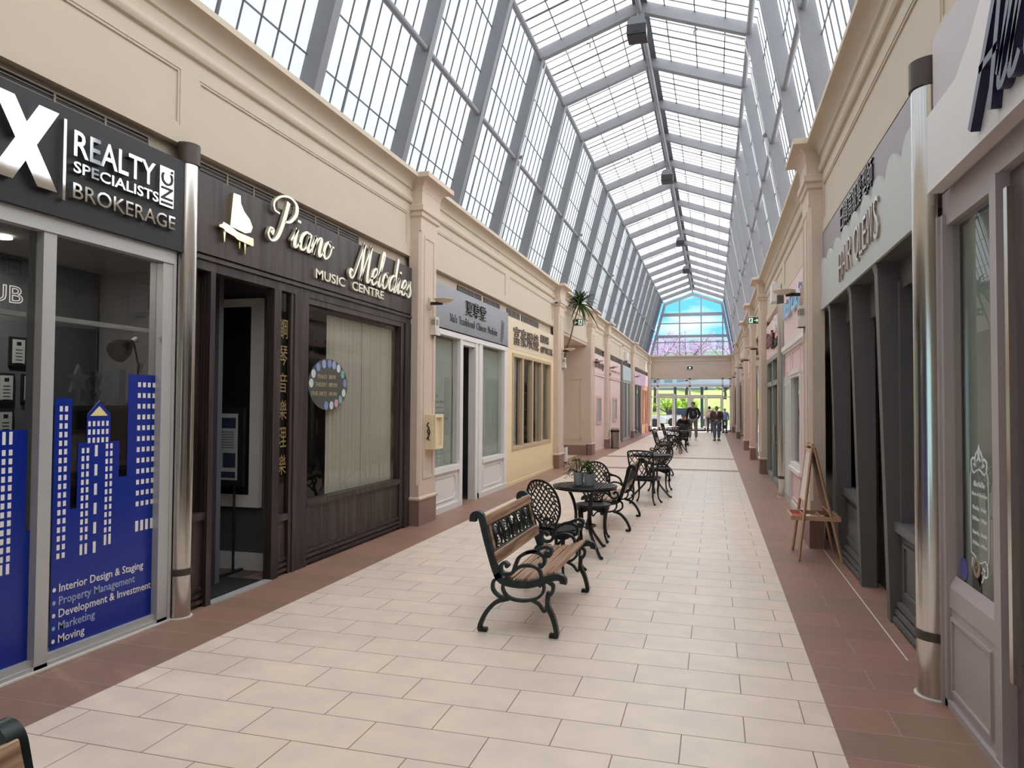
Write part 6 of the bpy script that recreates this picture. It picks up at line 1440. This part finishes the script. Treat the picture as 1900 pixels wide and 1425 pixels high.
def head_mesh(root, c, r, face, skin, hairm, long_hair=False, name_h='hair'):
    """ellipsoid head with nose, brow, ears, eyes and mouth; face = yaw (0 looks to -Y)"""
    c = Vector(c); rot = Matrix.Rotation(face, 3, 'Z')
    b = MB(); seg, rg = 20, 14; vs = []
    for i in range(rg + 1):
        th = PI * i / rg
        for k in range(seg):
            a = 2 * PI * k / seg; x, y, z = math.sin(th) * math.cos(a), math.sin(th) * math.sin(a), math.cos(th)
            jaw = 1 - 0.26 * max(0, -z) ** 1.2
            p = Vector((x * 0.76 * jaw * r, y * 0.92 * (1 - 0.1 * max(0, -z)) * r, z * 1.16 * r))
            if y < -0.75 and abs(x) < 0.22 and -0.35 < z < 0.2: p.y -= 0.16 * r * (1 - abs(x) / 0.22) * (0.5 - z)
            if y < -0.6 and 0.1 < z < 0.3 and abs(x) > 0.15: p.y += 0.05 * r
            if y < -0.6 and z < -0.62: p.y -= 0.05 * r
            vs.append(c + rot @ p)
    fs = [(i * seg + k, i * seg + (k + 1) % seg, (i + 1) * seg + (k + 1) % seg, (i + 1) * seg + k) for i in range(rg) for k in range(seg)]
    b.add(vs, fs)
    for sx in (-1, 1):
        e = c + rot @ Vector((sx * 0.77 * r, 0.08 * r, 0.0)); b.lathe([(0.001, -0.1 * r), (0.15 * r, -0.1 * r), (0.22 * r, 0), (0.15 * r, 0.12 * r), (0.001, 0.12 * r)], e, 8)
    hd = b.build('head', skin, root, 60)
    b = MB()
    for sx in (-1, 1): e = c + rot @ Vector((sx * 0.3 * r, -0.84 * r, 0.10 * r)); b.box(e.x - 0.09 * r, e.x + 0.09 * r, e.y - 0.04 * r, e.y + 0.04 * r, e.z - 0.05 * r, e.z + 0.05 * r); b.box(e.x - 0.13 * r, e.x + 0.13 * r, e.y - 0.02 * r, e.y + 0.05 * r, e.z + 0.13 * r, e.z + 0.19 * r)
    b.build('eyes', M['black'], hd)
    b = MB(); e = c + rot @ Vector((0, -0.86 * r, -0.52 * r)); b.box(e.x - 0.2 * r, e.x + 0.2 * r, e.y - 0.03 * r, e.y + 0.05 * r, e.z - 0.035 * r, e.z + 0.035 * r); b.build('mouth', pm('lip', (150, 84, 78), 0.5), hd)
    b = MB(); vs = []; fs = []
    for i in range(rg + 1):
        th = PI * i / rg
        for k in range(seg):
            a = 2 * PI * k / seg; x, y, z = math.sin(th) * math.cos(a), math.sin(th) * math.sin(a), math.cos(th)
            lim = 0.42 if y < -0.35 else (-0.05 if y < 0.2 else -0.55)
            if long_hair and y > -0.35: lim = -1.0
            zz = max(z, lim) if not (long_hair and y > 0.0) else z
            w_ = 1.10 if zz > 0 else 1.06
            vs.append(c + rot @ Vector((x * 0.80 * r * w_, (y * 0.95 + 0.05) * r * w_, zz * 1.2 * r + 0.05 * r)))
    b.add(vs, [(i * seg + k, i * seg + (k + 1) % seg, (i + 1) * seg + (k + 1) % seg, (i + 1) * seg + k) for i in range(rg) for k in range(seg)])
    b.build('hair', hairm, root, 60)
    return hd
def hand(root, wrist, dirv, side, skin, curl=0.5):
    """palm with four unequal bent fingers and a thumb from its side"""
    w_ = Vector(wrist); d = Vector(dirv).normalized(); sx = d.cross(Vector((0, 1, 0)) if abs(d.y) < 0.8 else Vector((1, 0, 0))).normalized() * side; nn = d.cross(sx).normalized()
    vs = [w_, w_ + d * 0.045, w_ + d * 0.085]; ed = [(0, 1), (1, 2)]; rd = [(0.026, 0.018), (0.036, 0.018), (0.038, 0.016)]
    for i, ln in enumerate((0.070, 0.080, 0.074, 0.058)):
        base = w_ + d * 0.09 + sx * (0.030 - 0.020 * i); b0 = len(vs)
        vs += [base, base + d * ln * 0.45 + nn * 0.01 * curl, base + d * ln * 0.75 + nn * 0.05 * curl * ln / 0.07]; rd += [0.0095, 0.0085, 0.007]; ed += [(2, b0), (b0, b0 + 1), (b0 + 1, b0 + 2)]
    b0 = len(vs); vs += [w_ + d * 0.035 + sx * 0.035, w_ + d * 0.07 + sx * 0.055 + nn * 0.012, w_ + d * 0.095 + sx * 0.056 + nn * 0.02]; rd += [0.011, 0.0095, 0.008]; ed += [(1, b0), (b0, b0 + 1), (b0 + 1, b0 + 2)]
    return skin_body('hand', vs, ed, rd, skin, root)
SK1 = pm('skin_tan', (176, 132, 110), 0.55, var=0.06); SK2 = pm('skin_light', (196, 152, 130), 0.55, var=0.06)
HAIR = pm('black_hair', (26, 22, 22), 0.45, var=0.2, scale=40); HAIR2 = pm('dark_brown_hair', (48, 34, 30), 0.45, var=0.2, scale=40)
def cloth(n, c): return pm(n, c, 0.85, var=0.12, scale=9)
def shoe(root, x, y, mat, yaw=0.0, ln=0.27):
    b = MB(); pts = [(-.045, .09), (-.048, -.02), (-.05, -.12), (-.03, -.18), (.0, -.19), (.03, -.18), (.05, -.12), (.048, -.02), (.045, .09)]
    c_, s_ = math.cos(yaw), math.sin(yaw)
    def T(px, py, z): return (x + px * c_ - py * s_, y + px * s_ + py * c_, z)
    vs = [T(px, py, 0.0) for px, py in pts] + [T(px * 1.02, py, 0.045) for px, py in pts] + [T(px * 0.72, py * 0.6 + 0.02, 0.095) for px, py in pts]; n = len(pts)
    fs = [tuple(range(n - 1, -1, -1)), tuple(range(2 * n, 3 * n))] + [(r * n + i, r * n + (i + 1) % n, (r + 1) * n + (i + 1) % n, (r + 1) * n + i) for r in range(2) for i in range(n)]
    b.add(vs, fs); return b.build('shoe', mat, root, 50)
def standing(name_label, loc, H, jacket, trousers, shoes, skin, hairm, pose, width=1.0, long_hair=False, face=0.0):
    """one continuous clothed body: skin-grown trousers and jacket with joints at shoulder, elbow, wrist, hip, knee, ankle"""
    root = thing('person', name_label, 'person', loc); k = H / 1.75; W = width
    V = lambda x, y, z: (x * k, y * k, z * k)
    (lf, lk, rf, rk, le, lw, re_, rw) = pose
    # body core: continuous figure in skin colour (neck, torso, arms, legs)
    v = [V(0, 0, .98), V(0, 0.0, 1.16), V(0, -.01, 1.34), V(0, 0.0, 1.46), V(0, -.01, 1.54),
         V(.09 * W, 0, .93), V(*lk), V(*lf), V(-.09 * W, 0, .93), V(*rk), V(*rf),
         V(.185 * W, 0, 1.43), V(*le), V(*lw), V(-.185 * W, 0, 1.43), V(*re_), V(*rw)]
    e = [(0, 1), (1, 2), (2, 3), (3, 4), (0, 5), (5, 6), (6, 7), (0, 8), (8, 9), (9, 10), (3, 11), (11, 12), (12, 13), (3, 14), (14, 15), (15, 16)]
    rd = [(.145 * W * k, .105 * k), (.135 * W * k, .10 * k), (.15 * W * k, .105 * k), (.09 * k, .075 * k), .055 * k, .085 * W * k, .056 * k, .036 * k, .085 * W * k, .056 * k, .036 * k, .06 * k, .042 * k, .028 * k, .06 * k, .042 * k, .028 * k]
    body = skin_body('body', v, e, rd, skin, root)
    tv = [V(0, 0, 1.0), V(.095 * W, 0, .90), V(*[lk[0], lk[1], lk[2]]), V(lf[0], lf[1], lf[2] + .02), V(-.095 * W, 0, .90), V(*rk), V(rf[0], rf[1], rf[2] + .02)]
    skin_body('trousers', tv, [(0, 1), (1, 2), (2, 3), (0, 4), (4, 5), (5, 6)], [(.158 * W * k, .118 * k), .105 * W * k, .075 * W * k, .062 * k, .105 * W * k, .075 * W * k, .062 * k], trousers, root)
    jv = [V(0, 0, .90), V(0, 0, 1.12), V(0, -.01, 1.32), V(0, 0, 1.45), V(.19 * W, 0, 1.43), V(*le), V(lw[0] * .97, lw[1] * .97, lw[2]), V(-.19 * W, 0, 1.43), V(*re_), V(rw[0] * .97, rw[1] * .97, rw[2])]
    skin_body('jacket', jv, [(0, 1), (1, 2), (2, 3), (3, 4), (4, 5), (5, 6), (3, 7), (7, 8), (8, 9)], [(.18 * W * k, .135 * k), (.175 * W * k, .135 * k), (.185 * W * k, .13 * k), (.10 * k, .085 * k), .078 * k, .064 * k, .048 * k, .078 * k, .064 * k, .048 * k], jacket, root)
    head_mesh(root, V(0, -.03, 1.64), .098 * k, face, skin, hairm, long_hair)
    for f, yw in ((lf, 0.25), (rf, -0.25)): shoe(root, f[0] * k, f[1] * k - .02, shoes, yw)
    return root, k
jk1 = cloth('black_jacket', (24, 25, 30)); gr = cloth('grey_green_trousers', (114, 112, 106))
pose1 = ((.14, 0, .09), (.13, -.01, .50), (-.14, 0, .09), (-.13, -.01, .50), (.30, .06, 1.17), (.20, -.08, .97), (-.27, .02, 1.15), (-.29, -.02, .90))
man, k = standing('standing man in black jacket and grey trousers looking right', (-0.94, 34.3, 0), 1.80, jk1, gr, M['white'], SK1, HAIR, pose1, 1.08, False, -0.9)
man.rotation_euler = (0, 0, 0); man.rotation_euler.z = 0.0
hand(man, Vector((.20, -.08, .97)) * k, (-.3, -.2, -.9), 1, SK1); hand(man, Vector((-.29, -.02, .90)) * k, (0, 0, -1), -1, SK1)
b = MB(); b.box(-0.05, 0.06, -0.158, -0.145, 1.25, 1.35); b.box(-0.03, 0.10, -0.158, -0.145, 1.17, 1.22); b.build('chest_print', pm('grey_print', (92, 96, 100), 0.6), man)
jk2 = cloth('brown_jacket', (76, 60, 56)); jean = cloth('blue_jeans', (84, 96, 116))
pose2 = ((.10, .10, .10), (.11, .02, .50), (-.10, -.12, .09), (-.10, -.08, .50), (.28, .02, 1.14), (.07, -.19, 1.05), (-.28, .02, 1.14), (-.07, -.20, 1.03))
wom, k = standing('walking woman in brown jacket and blue jeans holding her hands together', (0.12, 34.3, 0), 1.60, jk2, jean, cloth('grey_shoes', (104, 100, 98)), SK2, HAIR2, pose2, 1.34, True, 0.1)
hand(wom, Vector((.07, -.19, 1.05)) * k, (-.95, -.1, -.1), 1, SK2); hand(wom, Vector((-.07, -.20, 1.03)) * k, (.95, -.1, .05), -1, SK2)
b = MB(); b.prism([(-.05, -.145, 1.36), (.05, -.145, 1.36), (.0, -.155, 1.18)], (0, 0.012, 0)); b.build('white_collar', M['white'], wom)
root = thing('handbag', 'small black handbag hanging at the walking woman\'s side', 'bag', (0.47, 34.33, 0.56))
b = MB(); b.prism([(-.09, -.05, 0), (.09, -.05, 0), (.075, -.05, .17), (-.075, -.05, .17)], (0, .1, 0)); b.build('body', M['black'], root)
b = MB(); b.tube(spline([(-.06, 0, .165), (-.05, 0, .36), (0, 0, .45), (.05, 0, .36), (.06, 0, .165)], 4), 0.007, 5); b.build('strap', M['black'], root)
# bent man in white shirt seen from behind at the doors
root = thing('person', 'bent person in white shirt and grey trousers at the doors, seen from behind', 'person', (-0.24, 44.6, 0))
v = [(0, 0, .95), (0, .10, 1.12), (.02, .24, 1.26), (.0, .34, 1.34), (-.02, .42, 1.38), (.09, 0, .9), (.10, -.01, .5), (.11, 0, .09), (-.09, 0, .9), (-.1, .02, .5), (-.11, 0, .09), (.20, .30, 1.30), (.22, .42, 1.06), (.16, .56, .95), (-.22, .30, 1.28), (-.26, .40, 1.04), (-.24, .46, .84)]
e = [(0, 1), (1, 2), (2, 3), (3, 4), (0, 5), (5, 6), (6, 7), (0, 8), (8, 9), (9, 10), (3, 11), (11, 12), (12, 13), (3, 14), (14, 15), (15, 16)]
skin_body('body', v, e, [(.14, .10), (.13, .1), (.14, .1), .08, .055, .085, .055, .036, .085, .055, .036, .06, .042, .028, .06, .042, .028], SK2, root)
skin_body('trousers', [(0, 0, .98), (.095, 0, .88), (.10, -.01, .5), (.11, 0, .1), (-.095, 0, .88), (-.1, .02, .5), (-.11, 0, .1)], [(0, 1), (1, 2), (2, 3), (0, 4), (4, 5), (5, 6)], [(.16, .125), .11, .08, .065, .11, .08, .065], cloth('grey_trousers', (88, 86, 92)), root)
skin_body('shirt', [(0, .02, 1.0), (0, .12, 1.14), (.02, .24, 1.27), (0, .34, 1.34), (.20, .30, 1.30), (.22, .42, 1.06), (.17, .55, .96), (-.22, .30, 1.28), (-.26, .40, 1.04), (-.24, .46, .86)], [(0, 1), (1, 2), (2, 3), (3, 4), (4, 5), (5, 6), (3, 7), (7, 8), (8, 9)], [(.165, .13), (.17, .135), (.18, .13), (.1, .09), .08, .06, .045, .08, .06, .045], cloth('white_shirt', (222, 216, 204)), root)
head_mesh(root, (-.03, .48, 1.47), .1, PI, SK2, HAIR)
for x in (.11, -.11): shoe(root, x, 0.02, M['black'], PI)
hand(root, (.16, .56, .95), (0, .5, -.8), 1, SK2); hand(root, (-.24, .46, .84), (0, .2, -1), -1, SK2)
# seated person hunched at the farthest table
def seated(label, loc, top_m, leg_m, skin, hairm, facing, hunch=0.18):
    root = thing('person', label, 'person', loc, facing)
    v = [(0, .08, .50), (0, .06, .70), (0, -hunch * .5, .90), (0, -hunch, 1.02), (0, -hunch - .03, 1.08), (.09, .02, .50), (.11, -.34, .50), (.11, -.36, .09), (-.09, .02, .50), (-.11, -.34, .50), (-.11, -.36, .09), (.19, -hunch + .02, .99), (.25, -.26, .80), (.08, -.44, .80), (-.19, -hunch + .02, .99), (-.25, -.26, .80), (-.08, -.44, .80)]
    e = [(0, 1), (1, 2), (2, 3), (3, 4), (0, 5), (5, 6), (6, 7), (0, 8), (8, 9), (9, 10), (3, 11), (11, 12), (12, 13), (3, 14), (14, 15), (15, 16)]
    skin_body('body', v, e, [(.14, .10), (.13, .1), (.14, .1), .08, .055, .085, .06, .04, .085, .06, .04, .06, .042, .028, .06, .042, .028], skin, root)
    skin_body('trousers', [v[0], v[5], v[6], (.11, -.36, .1), v[8], v[9], (-.11, -.36, .1)], [(0, 1), (1, 2), (2, 3), (0, 4), (4, 5), (5, 6)], [(.16, .115), .1, .078, .06, .1, .078, .06], leg_m, root)
    skin_body('jacket', [v[0], v[1], v[2], v[3], v[11], v[12], (.09, -.42, .80), v[14], v[15], (-.09, -.42, .80)], [(0, 1), (1, 2), (2, 3), (3, 4), (4, 5), (5, 6), (3, 7), (7, 8), (8, 9)], [(.17, .12), (.175, .13), (.19, .13), (.1, .09), .085, .064, .048, .085, .064, .048], top_m, root)
    head_mesh(root, (0, -hunch - .08, 1.17), .098, 0.0, skin, hairm)
    for x in (.11, -.11): shoe(root, x, -.38, M['black'], 0)
    hand(root, (.08, -.44, .80), (-.8, -.3, 0), 1, skin); hand(root, (-.08, -.44, .80), (.8, -.3, 0), -1, skin)
    return root
seated('seated person in black hunched over the farthest table', (-1.22, 30.7, 0), cloth('black_coat', (22, 22, 26)), cloth('dark_trousers', (34, 34, 40)), SK1, HAIR, 0.0)
# person in pale blue partly hidden behind the walking woman
standing('person in pale blue top near the doors behind the walking woman', (0.62, 44.3, 0), 1.45, cloth('pale_blue_top', (150, 172, 214)), cloth('slate_trousers', (96, 108, 132)), M['black'], SK2, HAIR, ((.11, 0, .09), (.11, -.01, .5), (-.11, 0, .09), (-.11, 0, .5), (.25, .02, 1.15), (.24, -.1, .92), (-.25, .02, 1.15), (-.24, -.1, .92)), 1.05, False, 0.0)
# ------------------------------------------------------------------ outdoors beyond the entrance
M['concrete'] = pm('pale_concrete', (196, 192, 186), 0.9, var=0.08, scale=2)
M['grass'] = pm('spring_grass', (142, 166, 84), 0.95, var=0.35, scale=1.3)
b = MB(); b.box(-60, 60, YE + 0.3, 62, -0.12, -0.02); struct(b.build('pavement', M['concrete']), 'pale concrete forecourt outside the entrance doors', 'pavement')
bm_ = MB(); nx, ny = 40, 28; vs = []
for j in range(ny + 1):
    for i in range(nx + 1):
        x = -50 + 100 * i / nx; y = 62 + 68 * j / ny; t = min(1, (y - 62) / 16)
        z = -0.05 + (3.3 * (t * t * (3 - 2 * t))) + 0.15 * noise.noise(Vector((x * 0.15, y * 0.15, 0)))
        vs.append((x, y, z))
bm_.add(vs, [(j * (nx + 1) + i, j * (nx + 1) + i + 1, (j + 1) * (nx + 1) + i + 1, (j + 1) * (nx + 1) + i) for j in range(ny) for i in range(nx)])
struct(bm_.build('hill', M['grass'], smooth=60), 'bright green grass bank rising beyond the forecourt', 'hill')
def apt(x0, x1, y, h, mat, label, fl, wn_):
    root = thing('apartment_building', label, 'building', ((x0 + x1) / 2, y, 3.2)); wd = x1 - x0
    b = MB(); b.box(-wd / 2, wd / 2, 0, 10, 0, h); b.build('wall', mat, root)
    for k in range(fl):
        b = MB(); z = 1.2 + k * 2.6
        if z + 1.4 > h: break
        for j in range(wn_): x = -wd / 2 + wd * (j + 0.5) / wn_; b.box(x - wd / wn_ * 0.32, x + wd / wn_ * 0.32, -0.06, 0.02, z, z + 1.3)
        b.build('window_band', pm('blue_window_band', (136, 156, 200), 0.3, 0.0), root)
        b = MB(); b.box(-wd / 2, wd / 2, -0.5, 0, z - 0.35, z - 0.15); b.build('balcony_slab', pm('white_slab', (210, 212, 222), 0.7), root)
apt(-9, 3.5, 105, 8.0, pm('blue_grey_facade', (200, 206, 236), 0.8), 'blue grey apartment building beyond the gable window', 4, 7)
apt(8, 24, 112, 7, pm('lilac_grey_facade', (186, 184, 206), 0.8), 'lilac grey apartment building right of the blue one, beyond the trees', 3, 6)
apt(-36, -12, 112, 8, pm('pale_facade', (206, 204, 206), 0.8), 'pale apartment building left of the blue one, beyond the trees', 3, 8)
M['bark'] = pm('grey_brown_bark', (86, 72, 74), 0.9, var=0.25, scale=12)
M['blossom'] = transmat('lilac_pink_blossom', (206, 176, 216), 0.35, 1.2, 0.2)
M['spring_leaf'] = transmat('yellow_green_leaf', (150, 186, 60), 0.4, 1.5, 0.25)
def tree(x, y, z, h, cr, mat, label, nleaf, seed, group='trees outside the entrance'):
    r = random.Random(seed); root = thing('blossom_tree' if mat is M['blossom'] else 'leafy_tree', label, 'tree', (x, y, z), 0, group)
    b = MB(); tips = []
    b.tube([(0, 0, 0), (0.05, 0, h * 0.2), (0.0, 0.05, h * 0.42)], [0.16, 0.13, 0.10], 7)
    for k in range(9):
        a = k * 2.4 + r.random(); el = r.uniform(0.35, 1.2); ln = cr * r.uniform(0.8, 1.25)
        p0 = Vector((0, 0.03, h * r.uniform(0.28, 0.42))); d = Vector((math.cos(a) * math.cos(el), math.sin(a) * math.cos(el), math.sin(el)))
        p1 = p0 + d * ln * 0.55 + Vector((0, 0, 0.1 * ln)); p2 = p0 + d * ln + Vector((0, 0, 0.25 * ln)); b.tube([p0, p1, p2], [0.06, 0.035, 0.012], 5)
        for j in range(4):
            q0 = p0 + (p2 - p0) * r.uniform(0.4, 0.95); q1 = q0 + Vector((r.uniform(-1, 1), r.uniform(-1, 1), r.uniform(-0.1, 0.9))) * cr * 0.35; b.tube([q0, q1], [0.02, 0.006], 4); tips.append((q0, q1))
        tips.append((p1, p2))
    b.build('trunk', M['bark'], root, 50)
    f = MB()
    for k in range(nleaf):
        q0, q1 = tips[k % len(tips)]; p = q0 + (q1 - q0) * r.random() + Vector((r.gauss(0, .16), r.gauss(0, .16), r.gauss(0, .14))) * cr * 0.5
        s = r.uniform(0.035, 0.08); d = Vector((r.uniform(-1, 1), r.uniform(-1, 1), r.uniform(-1, 1))).normalized(); e = d.orthogonal().normalized(); g = d.cross(e)
        f.add([p - e * s, p + g * s, p + e * s, p - g * s * 0.7 + d * s * 0.4], [(0, 1, 2), (0, 2, 3)])
    f.build('blossom' if mat is M['blossom'] else 'foliage', mat, root)
for i, (x, y, z, h, cr, m_, lab) in enumerate(((-5.2, 66, 1.0, 9.6, 3.0, 'blossom', 'lilac blossom tree at the left of the gable window view'), (-2.6, 72, 2.4, 8.2, 2.8, 'blossom', 'lilac blossom tree behind the left door leaves'), (2.6, 64, 0.4, 10.2, 3.3, 'blossom', 'lilac blossom tree with bare forked trunk at the right of the entrance'),
                                                (5.2, 70, 2.0, 9.6, 3.0, 'blossom', 'lilac blossom tree at the right edge of the gable window view'), (-0.8, 78, 3.0, 4.6, 1.9, 'blossom', 'small lilac blossom tree on the bank in front of the blue building'),
                                                (-8.2, 70, 2.0, 6.5, 2.6, 'blossom', 'lilac blossom tree farthest left on the bank'), (1.0, 70, 2.2, 2.2, 1.3, 'spring_leaf', 'low yellow green bush on the bank behind the right door leaf'), (-3.9, 63.5, 0.2, 2.0, 1.2, 'spring_leaf', 'low yellow green bush behind the far left door leaf'), (-2.2, 65, 0.6, 1.6, 1.0, 'spring_leaf', 'low yellow green bush left of the centre post'))):
    tree(x, y, z, h, cr, M[m_], lab, 2600 if m_ == 'blossom' else 900, 20 + i)
# canopy on dark posts in front of the doors
root = thing('entrance_canopy', 'pale canopy on round posts outside the entrance', 'canopy', (-1.4, 48.5, 0))
M['canopy'] = pm('pale_blue_canopy', (186, 200, 222), 0.6)
b = MB(); b.prism([(-5, 0, 2.98), (5, 0, 2.98), (5, 0, 3.08), (1.2, 0, 3.42), (-1.0, 0, 3.12), (-5, 0, 3.08)], (0, 3.2, 0)); b.build('roof', M['canopy'], root)
b = MB(); b.box(-5, 5, -0.08, 0.02, 2.84, 2.98); b.build('fascia', pm('grey_canopy_edge', (150, 158, 170), 0.5), root)
for x in (-1.15, 0.62):
    b = MB(); b.lathe([(0.10, -0.02), (0.10, 2.9)], (x, 1.4, 0), 14); b.build('post', pm('dark_green_post', (58, 76, 84), 0.5), root, 40)
b = MB()
for x in (-2.3, -0.45, 1.4):
    b = MB(); b.lathe([(0.06, 2.74), (0.06, 2.84)], (x, -0.02, 0), 12); b.build('lamp', M['white'], root)
# parked cars glimpsed through the glass
def car(x, y, col, label, rz=0.0):
    root = thing('car', label, 'car', (x, y, -0.02), rz, 'parked cars outside the doors')
    m = pm('car_paint', col, 0.2, 0.2, coat=0.6)
    b = MB(); b.prism([(-2.1, -.85, .30), (2.1, -.85, .30), (2.15, -.85, .62), (1.9, -.85, .80), (1.0, -.85, .88), (-1.4, -.85, .92), (-2.05, -.85, .85), (-2.15, -.85, .5)], (0, 1.7, 0)); b.build('body', m, root, 30)
    b = MB(); b.prism([(1.0, -.74, .88), (.35, -.68, 1.38), (-.9, -.68, 1.42), (-1.75, -.74, .92)], (0, 1.46, 0)); b.build('cabin', pm('dark_car_glass', (52, 62, 78), 0.08), root, 30)
    for sx in (-1.3, 1.3):
        for sy in (-.8, .8): b = MB(); b.lathe([(0.001, -.1), (.31, -.1), (.31, .1), (.001, .1)], (sx, sy, .31), 18, 'y'); b.build('wheel', M['black'], root, 40)
car(-5.6, 55.5, (206, 210, 218), 'silver parked car beyond the left side light'); car(-6.5, 59.5, (60, 100, 190), 'blue parked car farther beyond the left side light'); car(3.4, 57, (150, 160, 180), 'grey blue parked car beyond the right side light'); car(-1.9, 58.5, (214, 214, 216), 'white parked car beyond the centre doors')
